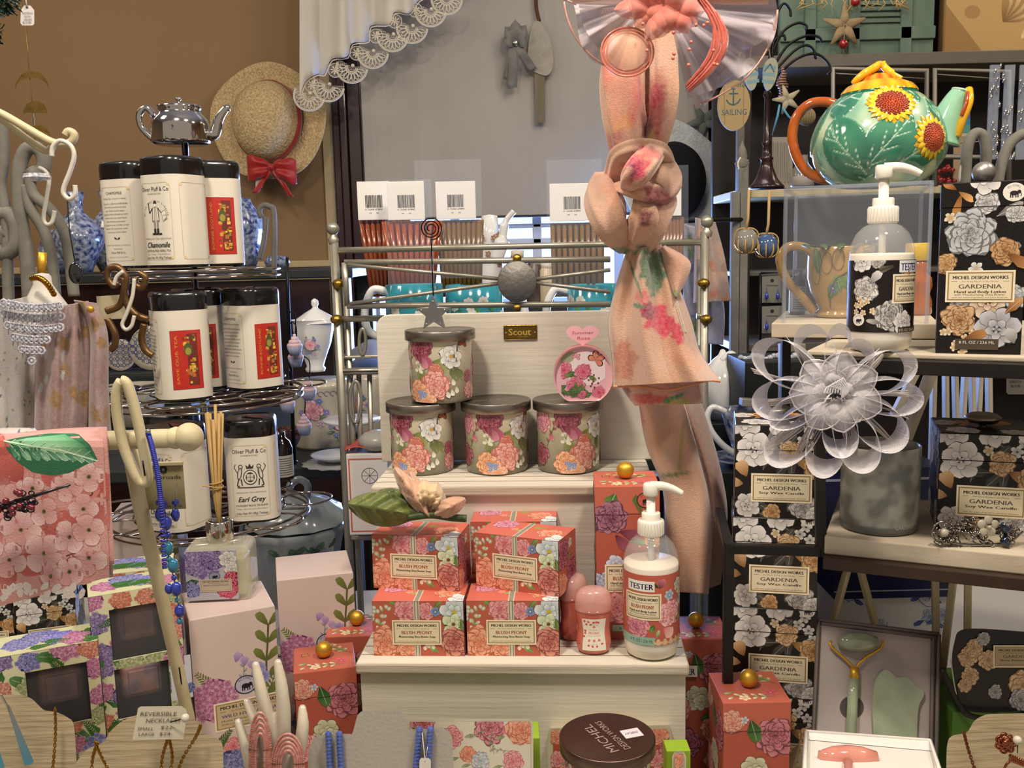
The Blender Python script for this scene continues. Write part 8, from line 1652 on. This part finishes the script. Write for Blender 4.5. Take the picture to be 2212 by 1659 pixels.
fold_tube(b,[(1418,322,.03),(1395,350,.06),(1368,385,.06),(1350,405,.03)],[22,28,26,12],.96,kc,.6,ph=.5);fold_tube(b,[(1432,405,.0),(1425,440,.03),(1395,490,.03),(1365,545,0)],[26,34,40,26],.97,kc,.55,ph=3);fold_tube(b,[(1385,420,.02),(1392,470,.03),(1372,520,.01)],[14,30,16],.955,kc,.6,ph=3);b.build('knot',SCF,sf,world=True)
fc=blobs(PEACH,[(1410,585,26,48,-.15,GR_),(1398,560,12,30,.2,GR_),(1422,690,44,26,.75,'c83054'),(1400,672,14,18,0,'8a2450'),(1386,640,14,12,0,'d0686a'),(1382,662,12,6,0,GR_),(1462,720,26,12,1.2,'c83054'),(1376,610,3,46,-.35,'5a7a50'),(1345,780,30,40,.2,'b87860'),(1480,770,40,20,.5,'d09a80')],.12)
b=B();drape(b,[(1354,540),(1330,620),(1314,700),(1322,770),(1325,835)],[(1428,528),(1462,610),(1492,690),(1512,760),(1556,822)],1.0,.045,2.4,.016,fc,90,80,ph=.6,tw_=1.2);b.build('flared_end',SCF,sf,world=True,solid=.0008)
b=B();drape(b,[(1428,535),(1436,580),(1458,640)],[(1436,530),(1492,570),(1462,644)],.96,.01,.6,.004,blobs('c08a70',[(1456,636,12,10,0,'7a9a50')],.3),24,30);b.build('corner_flap',SCF,sf,world=True,solid=.0008)
b=B();drape(b,[(1330,800),(1345,840),(1372,876)],[(1500,790),(1514,830),(1518,872)],1.015,.03,2,.006,blobs('c88a72',[(1400,862,40,12,0,'c8605a'),(1450,862,24,6,-.4,'3f8a58'),(1470,870,20,8,0,'b8b060'),(1352,840,8,26,-.4,DM)],.25),60,30);b.build('inner_hem',SCF,sf,world=True,solid=.0008)
tc_=blobs('c8946e',[(1450,1026,36,4,-.15,'6a7a4c'),(1470,980,4,60,.1,'b0a060'),(1384,905,8,40,-.1,'b8605a'),(1552,1060,12,60,-.2,'9a4a48')],.3)
b=B();drape(b,[(1380,870),(1396,960),(1432,1060),(1440,1180),(1462,1278)],[(1478,870),(1508,980),(1532,1080),(1538,1180),(1530,1284)],1.065,.045,.9,.02,tc_,70,80,ph=1.2,tw_=1.6);drape(b,[(1455,872),(1500,980),(1525,1080),(1520,1180),(1505,1280)],[(1514,868),(1548,980),(1570,1090),(1566,1180),(1556,1262)],1.09,.03,.8,.014,blobs('9c6a50',[(1556,1060,10,60,-.2,'8a4244')],.3),50,80);b.build('long_tail',SCF,sf,world=True,solid=.0008)
b=B();b.tube(PP([(1325,835),(1380,834),(1440,842),(1490,832),(1530,822),(1556,824)],.97),.0014,8,col=C('d89468'));b.build('rolled_hem',mat('rolled peach hem',attr=True,rough=.8,bump=(400,.5)),sf,world=True)
wt(sf,'tag_string',PP([(1462,650),(1470,680),(1482,720)],.95),.0008,WH,5)
# fascinators
def net(name,col,a0,a1):return mat(name,col,.85,sheen=.6,weave=(520,a0,a1),spec=.2)
NW=net('white crin net','e6e2e6',.45,.85);NP=net('pale pink net','c0b4ba',.45,.85);SC_=mat('coral organza','d46a58',.6,alpha=.62,sheen=.6,noise=(60,.5,'eaa594'),spec=.3);FW=mat('white feather','d8d0c8',.6,alpha=.8,sheen=.5);FCR=mat('coral feather','b8442c',.5,sheen=.5,noise=(90,.4,'d8705a'))
def crin(b,cx,cy,Y,ang,L,W,band=22,ph=0,n=40):
 """one loop of stiff net ribbon leaving the centre at ang (pixel plane, y down)"""
 def fn(u,v):
  t=u*2*PI;x=L*.5*(1-cos(t));y=W*.85*sin(t)*abs(sin(t/2));e=(v-.5)*band*sin(t/2)**.5 if 0<u<1 else 0
  x+=e*cos(ph)*(x/L);return P(cx+x*cos(ang)-y*sin(ang),cy+x*sin(ang)+y*cos(ang)+e*.25,Y-.012*sin(t/2)-(v-.5)*.030)
 b.grid(fn,n,6)
def cup(b,cx,cy,Y,ang,L,W,dep=.014,n=14):
 def fn(u,v):x=L*v;w_=W*math.sin(min(1,v*.93+.06)*PI)**.6;return P(cx+x*cos(ang)-(u-.5)*w_*sin(ang),cy+x*sin(ang)+(u-.5)*w_*cos(ang),Y-dep*(1-(2*u-1)**2)*.6-dep*sin(v*PI)+.01*(1-v))
 b.grid(fn,n,12)
def plume(b,p0,p1,bend,Y,n,spread,rng,r=.0006):
 for i in range(n):
  o_=rng.uniform(-spread,spread);t0=rng.uniform(0,.5);q=[(p0[0]+(p1[0]-p0[0])*t_+bend*sin(t_*PI)*.6+o_*sin(t_*PI*.8+.3),p0[1]+(p1[1]-p0[1])*t_+o_*.5*t_)for t_ in(t0,t0+(1-t0)*.35,t0+(1-t0)*.7,1)]
  b.tube(PP(q,Y+rng.uniform(-.006,.006),3),[r]*7+[r*.7,r*.4,r*.2],4,cap=False)
FY=.80;wf=thing('fascinator','white net fascinator with ribbon loops, petals and feathers, in front of the right shelves','hair accessory',P(1800,860,FY));b=B()
for a_,L_,W_ in((-2.0,150,62),(-2.6,190,70),(3.05,165,66),(2.35,190,70),(1.75,165,66),(1.15,165,70),(.62,170,72),(.05,175,60),(-.42,175,66),(-1.05,120,56),(-1.5,140,46),(2.75,140,50),(1.45,120,60)):crin(b,1805,850,FY,a_,L_,W_,34)
b.build('ribbon_loops',NW,wf,world=True);b=B()
PTL=((-2.4,95,80),(3.1,100,92),(2.2,92,80),(1.3,86,78),(.3,105,86),(-.5,100,74),(-1.35,92,84),(.8,80,70),(-3.0,60,60),(-1.7,52,60),(-.3,48,44),(1.6,56,50))
for a_,L_,W_ in PTL:cup(b,1805,850,FY-.012,a_,L_,W_,.009)
b.build('petals',mat('white organza petal','f0ecee',.85,alpha=.46,sheen=.7,bump=(500,.2),spec=.2),wf,world=True);b=B()
for a_,L_,W_ in PTL:b.tube([P(1805+x*cos(a_)-y*sin(a_),850+x*sin(a_)+y*cos(a_),FY-.018)for x,y in[(L_*v,s_*.5*W_*math.sin(min(1,v*.93+.06)*PI)**.6)for s_,v in[(1,i/10)for i in range(11)]+[(-1,1-i/10)for i in range(1,11)]]],.0007,5)
b.build('petal_rims',mat('white cord','d8d4d4',.6,bump=(300,.1)),wf,world=True);b=B();rng=random.Random(4)
for p1_,bd in(((1625,800),0),((1640,980),10),((1720,1000),-5),((1845,1000),10),((1940,970),12),((1960,900),6),((1972,850),0),((1700,730),4),((1660,870),4),((1905,760),6)):plume(b,(1808,850),p1_,bd,FY+.008,16,16,rng,.0005)
b.build('feathers',FW,wf,world=True);b=B()
for i in range(7):b.tube(PP([(1780+i*6,850),(1790+i*5,835-3*i),(1815+i*3,842),(1820,860)],FY-.024),.0008,5)
b.build('center_coil',NW,wf,world=True);wt(wf,'clip_wire',[P(1800,860,FY+.02),P(1775,900,.88)],.0012,SILVER,6)
PY=.90;pf2=thing('fascinator','coral and pink net fascinator with petals and feather, fixed on top of the peach scarf','hair accessory',P(1440,60,PY));b=B()
def fan(b,cx,cy,Y,a0,a1,R,rip=9,amp=.012,e=0):
 def fn(u,v):a_=a0+(a1-a0)*u;r_=R(u)*v;return P(cx+r_*cos(a_),cy+r_*sin(a_),Y-amp*v*sin(u*rip*PI)-.01*v)
 b.grid(fn,60,12)
fan(b,1440,10,PY+.01,-.25,1.35,lambda u:225+18*sin(u*5),7);fan(b,1440,10,PY+.03,.1,1.3,lambda u:205+30*sin(u*7+1),9,.018);fan(b,1390,-10,PY+.02,1.9,3.2,lambda u:165+14*sin(u*6),6,.014);fan(b,1400,0,PY,2.1,3.1,lambda u:150,5,.016);b.build('net_fans',NP,pf2,world=True)
b=B();b.tube([P(1440+240*cos(a_)*(1 if a_<.9 else .97),10+225*sin(a_),PY-.004)for a_ in[i*.05 for i in range(1,26)]],.001,6);b.tube([P(1045+200,10,PY)]+[P(1390+172*cos(a_),-10+172*sin(a_),PY)for a_ in[3.1-i*.06 for i in range(18)]],.001,6);b.build('net_edging',mat('glitter edging','c89080',.4,.2,noise=(200,.5,'e0b8a8')),pf2,world=True)
b=B();rng=random.Random(6)
for i in range(26):cup(b,1438+rng.uniform(-34,34),8+rng.uniform(-24,18),PY-.03-.012*rng.random(),rng.uniform(0,6.28)if i>12 else .1+i*.26,rng.uniform(52,92),rng.uniform(44,66),.012,10)
b.build('petals',SC_,pf2,world=True);b=B()
def disc(u,v):a_=2*PI*u;return P(1355+56*v*cos(a_),112+52*v*sin(a_),PY-.035-.008*(1-v*v))
b.grid(disc,40,5,cu=True);b.build('organza_disc',mat('peach organza','d8a080',.4,alpha=.5,sheen=.5),pf2,world=True);b=B()
for r_ in(57,50,44):b.tube([P(1355+r_*cos(a_),112+r_*.93*sin(a_),PY-.036)for a_ in[2*PI*i/40 for i in range(40)]],.0009,6,closed=True)
for i in range(16):x,y=rng.uniform(1370,1560),rng.uniform(40,150);b.ball(P(x,y,PY-.05),.0017,seg=8)
b.build('beads_and_rims',mat('coral bead','d8705a',.2,coat=.8,noise=(90,.3,'e8a088')),pf2,world=True);b=B();plume(b,(1500,-20),(1484,192),110,PY-.03,60,15,rng,.0011);b.build('curved_feather',FCR,pf2,world=True)
b=B();b.grid(lambda u,v:P(1236+424*u,-22+30*v+3*sin(u*9),PY-.02-.01*sin(v*PI)),40,6);b.build('top_band',mat('pale peach band','d8a88c',.5,alpha=.8,sheen=.4,bump=(200,.3)),pf2,world=True)
# necklace busts in the foreground
BWD=mat('linen grain board','cab895',.75,noise=(300,.5,'ad9870'),bump=(160,.5),stretch=(.12,1,1.4));CHN=mat('gold chain','a8792c',.25,1)
def down(Y):return 829.5+FPX*math.tan(math.atan(.6/Y)-PITCH)
def bust(name,label,out,Y,m,th=.010):yb=down(Y);o_=spl([(x,y,0)for x,y in out],5);o_=[(p.x,p.y)for p in o_]+[(out[-1][0],yb),(out[0][0],yb)];t=thing(name,label,'jewelry bust',P((out[0][0]+out[-1][0])/2,yb,Y));b=B();b.prism(o_,lambda x,y,d:P(x,y,Y+d),th);b.build('board',m,t,world=True);return t
bust('necklace_bust','linen covered necklace bust with reversible necklaces sign, lower left',[(158,1665),(166,1645),(190,1618),(222,1604),(240,1578),(268,1556),(300,1548),(398,1545),(424,1558),(436,1582),(468,1594),(481,1612),(482,1665)],.66,BWD)
bust('necklace_bust','linen covered necklace bust with turquoise pendant, bottom left corner',[(-80,1505),(-20,1502),(40,1501),(66,1508),(84,1524),(96,1534),(120,1538),(146,1550),(160,1570),(166,1665)],.68,BWD);bust('necklace_bust','linen covered bust with copper flower jewelry, bottom right corner',[(2044,1665),(2046,1610),(2056,1590),(2088,1582),(2104,1558),(2124,1546),(2150,1542),(2300,1540)],.68,BWD)
def chain(name,label,pts,Y,m=CHN,r=.0011,cat='necklace',links=True):
 t=thing(name,label,cat,P(pts[-1][0],pts[-1][1],Y));b=B();p_=PP(pts,Y,10)
 L_=0;last=p_[0];i=0
 for a_,c_ in zip(p_,p_[1:]):
  n_=max(1,int((c_-a_).length/.0026))
  for j in range(n_):
   q=a_+(c_-a_)*j/n_;d_=(c_-a_).normalized();s_=Vector((d_.z,0,-d_.x))if i%2 else Vector((0,1,0));b.tube([q+d_*.0019*cos(h)+s_*.0010*sin(h)for h in[k_*PI/4 for k_ in range(8)]],.0004,4,closed=True);i+=1
 b.build('links',m,t,world=True);return t
chain('chain_necklace','gold chain on the left side of the sign bust',[(210,1606),(200,1640),(196,1700)],.652);chain('chain_necklace','second gold chain beside it on the left of the sign bust',[(206,1604),(222,1640),(250,1690)],.650);chain('chain_necklace','gold chain hanging below the middle of the price sign',[(362,1598),(350,1640),(346,1700)],.652);chain('chain_necklace','gold chain hanging just right of the middle one',[(366,1598),(372,1640),(360,1700)],.650);chain('chain_necklace','gold chain running down from the right shoulder of the sign bust',[(433,1568),(424,1590),(394,1640),(378,1690)],.652);chain('chain_necklace','gold chain on the corner bust, right of the turquoise pendant',[(119,1532),(120,1580),(116,1640),(110,1690)],.672);chain('chain_necklace','copper chain on the bust at the bottom right corner',[(2082,1582),(2092,1620),(2108,1670)],.672,mat('copper chain','8a4a34',.25,1))
t=thing('pendant','long tapering turquoise and grey enamel pendant on the corner bust','pendant',P(60,1650,.66));b=B();o_=[(14,1524),(20,1522),(73,1644),(70,1650),(54,1654),(52,1650)];b.prism(o_,lambda x,y,d:P(x,y,.664+d),.004);paint(b,lambda x,y:mx('8a8678',mx('6a9a70','4a8aa0',max(0,min(1,(y-1580)/40))),max(0,min(1,(y-1550)/20))));b.build('enamel_bar',GLAZE2,t,world=True);wt(t,'bail',PP([(2,1500),(8,1512),(16,1526)],.663),.0008,SILVER,6)
t=thing('pendant','second turquoise pendant, only its edge in the bottom left corner','pendant',P(0,1650,.66));b=B();b.prism([(-20,1600),(-4,1612),(10,1655),(4,1690),(-20,1690)],lambda x,y,d:P(x,y,.662+d),.004,0,C('4a94a8'));b.build('enamel_bar',GLAZE2,t,world=True)
t=thing('price_sign','white handwritten sign for reversible necklaces pinned to the linen bust','price sign',P(340,1598,.645));sg=lambda x,y,d=0:P(x,y,.645-(y-1560)*.00005+d);b=B();b.prism([(298,1530),(304,1526),(392,1525),(402,1532),(404,1540),(396,1597),(286,1598)],lambda x,y,d:sg(x,y,d),.0007,0,C('c8c0a8'));a=Art();H6='6a5a50'
a.text('REVERSIBLE',342,-1542,9,H6,w=78,it=.15,ang=.0);a.text('NECKLACES',352,-1556,9,H6,w=74,it=.2,ang=.02);a.text('SMALL',314,-1574,7,H6,w=34,it=.15);a.text('$22-',362,-1571,7,H6,w=30,it=.2);a.text('LARGE',316,-1586,7,H6,w=34,it=.15);a.text('$24-',358,-1585,7,H6,w=28,it=.2);a.put(b,lambda x,y,d:sg(x,-y,-.0003-d));b.build('card',MATTE,t,world=True)
wt(t,'pin',[sg(368,1560,-.002),sg(398,1552,-.008)],.0005,BKM,5);b=B();b.ball(sg(400,1551,-.009),.0032,seg=14);b.build('pearl_head',mat('pearl','c8c0b0',.2,coat=.6,noise=(90,.1,'b0a898')),t,world=True)
t=thing('flower_brooch','copper rose brooch pinned on the bottom right bust','brooch',P(2172,1605,.66));b=B();CPR=mat('rose gold','a05e44',.2,1)
for i in range(16):a_=i*.9;r_=18-i;b.tube([P(2172+r_*cos(a_)+7*cos(h),1604+r_*sin(a_)+7*sin(h),.665-.0006*i)for h in[k_*PI/5 for k_ in range(10)]],.001,5,closed=True)
b.ball(P(2172,1604,.655),.0022,seg=10);b.build('wire_petals',CPR,t,world=True);t=thing('flower_ring','copper ring with jewelled top at the bottom right corner','ring',P(2202,1650,.66));wt(t,'band',PP([(2168,1680),(2172,1655),(2190,1640),(2212,1645)],.66),.001,CPR,8);b=B()
for i in range(16):b.ball(P(2184+(i%8)*5,1634+(i//8)*7+(i%8)*2,.658),.0018,seg=8)
b.build('jewelled_top',CPR,t,world=True);t=thing('pearl_pin','pearl headed pin stuck in the bottom right bust','pin',P(2198,1625,.66));wt(t,'shaft',[P(2198,1602,.655),P(2198,1626,.668)],.0005,BKM,5);b=B();b.ball(P(2198,1599,.653),.0034,seg=14);b.build('pearl_head',MATS['pearl'],t,world=True)
GCD=mat('grey flocked card','b4aea2',.85,noise=(400,.2,'a29c90'),bump=(300,.2));YG=.74
yb=down(YG);o_=[(664,yb),(665,1640),(668,1612),(680,1592),(700,1587),(752,1585),(760,1586),(763,1579),(772,1545),(780,1537),(862,1531),(870,1538),(881,1566),(878,1574),(884,1577),(952,1571),(968,1578),(977,1592),(979,1640),(977,yb)]
t=thing('necklace_card','grey card necklace stand with notched shoulders holding two blue bead strands','jewelry stand',P(820,yb,YG));b=B();b.prism(o_,lambda x,y,d:P(x,y,YG+d),.004);b.build('card',GCD,t,world=True)
SKB=mat('faceted blue bead','3a4f9a',.12,coat=.8,noise=(300,.4,'6a82c8'))
for lb,xs in(('left pair of faceted blue bead strands on the grey card',((709,714),(733,738))),('right pair of faceted blue bead strands on the grey card',((906,897),(930,924)))):
 t=thing('bead_necklace',lb,'necklace',P(xs[0][1],1680,YG-.005))
 for xa,xb in xs:
  b=B()
  for i in range(13):u=i/12;q=P(xa+(xb-xa)*u,(1586 if xa<800 else 1576)+92*u,YG-.003);b.lathe([(0,-.0032),(.0024,-.0016),(.0031,0),(.0024,.0016),(0,.0032)],q,8,sm=False)
  b.build('bead_strand',SKB,t,world=True)
b=B();b.prism([(906,1642),(910,1637),(926,1637),(931,1643),(930,1680),(905,1680)],lambda x,y,d:P(x,y,YG-.008+d),.0006);b.tube([P(912,1582,YG-.004),P(918,1646,YG-.008),P(926,1600,YG-.004)],.0004,4);o=b.build('price_tag',CARD,world=True);tag(o,'small white tag on a thread between the right blue strands','price tag')
# ceramic hand
HY=.72;t=thing('ring_holder_hand','white glazed ceramic hand ring holder with spread fingers, draped with pink bracelets','ring holder',P(590,down(HY),HY));k=S(P(590,1600,HY));b=B()
for pts,r_ in(([(596,1680),(588,1590),(566,1500),(552,1437)],(20,15,13.5,11,8)),([(604,1680),(612,1580),(610,1500),(600,1432)],(20,15,13.5,11.5,8)),([(622,1700),(646,1620),(654,1570),(653,1530)],(22,14,12.5,11,8)),([(582,1700),(570,1620),(552,1560),(533,1515)],(20,13,11.5,10,7.5)),([(575,1730),(548,1670),(530,1610),(515,1560)],(22,14,12,9.5,8))):
 p_=PP([(x,y,HY-(.006 if i in(1,2)else 0))for i,(x,y)in enumerate(pts)],HY,8);n_=len(p_);R_=spl([(q*1.15,0,0)for q in r_],6);b.tube(p_,[R_[min(len(R_)-1,int(i*(len(R_)-1)/(n_-1)))].x*k for i in range(n_)],18);b.ball(p_[-1],r_[-1]*1.15*k,seg=16)
b.tube([P(594,1640,HY),P(596,1700,HY),P(596,1780,HY),P(594,1880,HY),P(592,down(HY)-30,HY),P(592,down(HY),HY)],[30*k,52*k,50*k,34*k,40*k,56*k],24,flat=.55);o=b.build('hand',mat('white ceramic','c9c0ac',.15,coat=.6,noise=(12,.08,'b0a893')),t,world=True);r_=o.modifiers.new('merge','REMESH');r_.mode='VOXEL';r_.voxel_size=.0014;r_.use_smooth_shade=True;r_=o.modifiers.new('soften','SMOOTH');r_.iterations=6
PBD=mat('pink seed bead','a8665c',.2,coat=.8,noise=(300,.5,'d8a89c'))
for lb,cx,cy,rx,ry in(('pink seed bead bracelet over the left ceramic fingers',562,1620,22,80),('pink seed bead bracelet over the middle ceramic fingers',622,1650,34,64)):
 b=B()
 for s_ in range(5):
  for i in range(46):a_=PI+PI*i/45;f=1-s_*.14;b.ball(P(cx+rx*f*cos(a_),cy+ry*f*sin(a_)+(0 if 0<i<45 else 0),HY-.016-.001*s_),.0013,seg=6)
  for i in range(26):
   for sx_ in(-1,1):b.ball(P(cx+sx_*rx*(1-s_*.14),cy+i*3.6,HY-.016-.001*s_),.0013,seg=6)
 o=b.build('bead_bracelet',PBD,world=True);tag(o,lb,'bracelet')
 # trays and lime boxes, display candle
LIME=mat('lime card','8fae2c',.55,noise=(20,.15,'7a9a20'),bump=(150,.05));TRAYM=mat('tray print',attr=True,rough=.25,coat=.4)
def fbox(name,label,x0,x1,ytop,Y0,Y1,m,cat='gift box'):A_,B_=P(x0,ytop,Y0),P(x1,ytop,Y0);zt_=A_.z;b=B();b.box(((A_.x+B_.x)/2,(Y0+Y1)/2,(TABLE+zt_)/2),(B_.x-A_.x,Y1-Y0,zt_-TABLE),.001);o=b.build(name,m,world=True);return tag(o,label,cat)
fbox('lime_box','lime green box behind the floral tray, its edge showing at right',890,1166,1600,.785,.815,LIME);fbox('lime_box','lime green box edge behind the little white dish',1440,1492,1622,.79,.81,LIME)
def traything(label,x0,x1,ytop,Y,seed):
 t=thing('floral_tray',label,'tray',P((x0+x1)/2,down(Y),Y));yb=down(Y);r_=12;o_=[(x0,yb),(x0,ytop+r_),(x0+4,ytop+3),(x0+r_,ytop),(x1-r_,ytop),(x1-4,ytop+3),(x1,ytop+r_),(x1,yb)];b=B();b.prism(o_,lambda x,y,d:P(x,y,Y+d),.008,0,C('d4ccb4'));a=Art();rng=random.Random(seed);a.poly([(x,-y)for x,y in((x0+6,ytop+6),(x1-6,ytop+6),(x1-6,1700),(x0+6,1700))],'dcd5c0')
 for fx,fy,r_,c_ in((.12,8,26,PEA),(.36,40,24,PNK),(.66,20,34,PEA),(.90,24,34,COR),(.48,76,18,COR),(.58,90,20,('7a8aa0','b8c4cc','e0e0dc')),(.15,96,22,PNK),(.84,92,22,PNK)):a.peony(x0+(x1-x0)*fx,-(ytop+fy),r_,c_,rng,rings=6);a.leaf(x0+(x1-x0)*fx-r_,-(ytop+fy+r_*.4),3.4,22,8,'6a7a4a','a8b080',rng)
 for i in range(7):a.sprig(x0+rng.uniform(.1,.9)*(x1-x0),-(ytop+rng.uniform(30,80)),rng.uniform(0,3),36,'8a8a70','b8b498',rng,5)
 a.put(b,lambda x,y,d:P(x,-y,Y-.0003-d),0,(x0+6,-1700,x1-6,-ytop-6));b.build('tray_face',TRAYM,t,world=True);return t
traything('white rose printed ceramic tray standing against the lime green box',880,1152,1553,.765,3);traything('narrow rim of a white dish standing right of the display candle',1452,1482,1622,.775,5)
dcn=dup(c0,foot(1312,1647,1.081,.0415)-Vector((0,0,.0838)),0,'display candle with bronze coloured lid and white sticker, front centre',group='display candle');dcn.rotation_euler.z=.0
for c_ in dcn.children:
 if c_.name.startswith('lid'):bpy.data.objects.remove(c_);break
b=B();R2=.0418;b.lathe([(R2-.001,.0725),(R2,.073),(R2,.0836),(R2-.0006,.0842),(R2-.0016,.0844),(R2-.003,.0838),(0,.0838)],seg=72);a=Art();a.text('MICHEL',0,.006,.009,'c8b8ac',w=.05);a.text('DESIGN WORKS',0,-.006,.0065,'c8b8ac',w=.052)
a.put(b,face_map((-.001,0,.0838),(cos(2.0),sin(2.0),0),(-sin(2.0),cos(2.0),0)),1);b.build('lid',[mat('bronze lid','6e5a50',.34,1,bump=(500,.06)),MATS['embossed shine']],dcn)
b=B();b.box((.022,.004,.0842),(.017,.014,.0004),0,rz=.3,col=C('ccc6c8'));a=Art();a.text('DISPLAY',0,0,.0035,'4a4a6a',w=.012,it=.2);a.put(b,face_map((.022,.004,.0844),(-cos(.3),-sin(.3),0),(sin(.3),-cos(.3),0)));b.build('display_sticker',MATTE,dcn)
q=dcn.location;b=B();b.box((q.x,q.y,(TABLE+q.z-.0002)/2),(.07,.05,q.z-TABLE-.0002),.001);o=b.build('coral_block',mat('plain coral card','a85a48',.6,bump=(150,.05)),world=True);tag(o,'coral box supporting the display candle','gift box')
t=thing('soap_carton','white edged coral floral carton standing behind the display candle','gift box',P(1320,down(.85),.85));b=B();o_=[(1188,down(.85)),(1183,1610),(1188,1573),(1446,1566),(1452,1610),(1460,down(.85))];b.prism(o_,lambda x,y,d:P(x,y,.85+d),.03,0,C('c8c2a4'));a=Art();rng=random.Random(4);a.poly([(1196,-1582),(1440,-1574),(1446,-1700),(1192,-1700)],'b0503c')
for x,y,r_,c_ in((1206,1640,18,PNK),(1200,1592,16,COR),(1425,1588,22,COR),(1418,1640,20,PNK),(1440,1620,16,PEA),(1215,1670,16,COR)):a.peony(x,-y,r_,c_,rng);a.leaf(x+8,-y-8,-.6,20,8,'5a7a3a','a8b870',rng)
a.put(b,lambda x,y,d:P(x,-y,.8497-d),0,(1190,-1700,1446,-1575));b.build('carton',PRINT,t,world=True)
# faux rose on the soap boxes
z_=Z1+2*SH+.012;rs=thing('faux_rose','peach satin faux rose with big green leaf and ribbon, lying on the soap boxes','artificial flower',G(900,1120,z_));RY2=rs.location.y;b=B()
def lf2(p0,p1,W_,dz=0,cur=.01):
 def fn(u,v):x=p0[0]+(p1[0]-p0[0])*v;y=p0[1]+(p1[1]-p0[1])*v;w_=W_*sin(min(1,v*.96+.02)*PI)**.7;nx,ny=-(p1[1]-p0[1]),p1[0]-p0[0];l=math.hypot(nx,ny);e=(u-.5)*w_;return P(x+nx/l*e,y+ny/l*e,RY2-dz-cur*sin(v*PI)+.012*abs(u-.5)*2+.002*sin(v*24+abs(u-.5)*14))
 return fn
LFM=mat('satin leaf green','6a7430',.4,sheen=.3,noise=(60,.6,'3c4a22'),bump=(120,.8));PTM=mat('peach satin','cfa284',.35,sheen=.5,noise=(20,.4,'b5825f'))
b.grid(lf2((898,1112),(752,1088),74,.03),18,26);b.grid(lf2((900,1108),(818,1062),54,.015),14,20);b.build('leaves',LFM,rs,world=True,solid=.0008);wt(rs,'stem',PP([(880,1118),(930,1112),(975,1118),(1008,1120)],RY2-.03),.004,mat('green stem','3c4a22',.5,bump=(90,.3)),8)
b=B();b.grid(lf2((852,1010),(928,1118),38,.035,.004),8,20);b.grid(lf2((934,1115),(1005,1078),40,.03,.02),10,16);b.grid(lf2((920,1110),(885,1020),34,.02),8,14);b.build('ribbon',PTM,rs,world=True,solid=.0006);b=B()
for p0,p1,W_ in(((920,1100),(915,1036),50),((925,1100),(945,1042),46),((915,1100),(900,1050),40),((930,1105),(958,1065),36)):b.grid(lf2(p0,p1,W_,.02,.02),12,14)
b.build('petals',mat('cream satin','d6bd94',.35,sheen=.5,noise=(20,.4,'c09a70')),rs,world=True,solid=.0006)
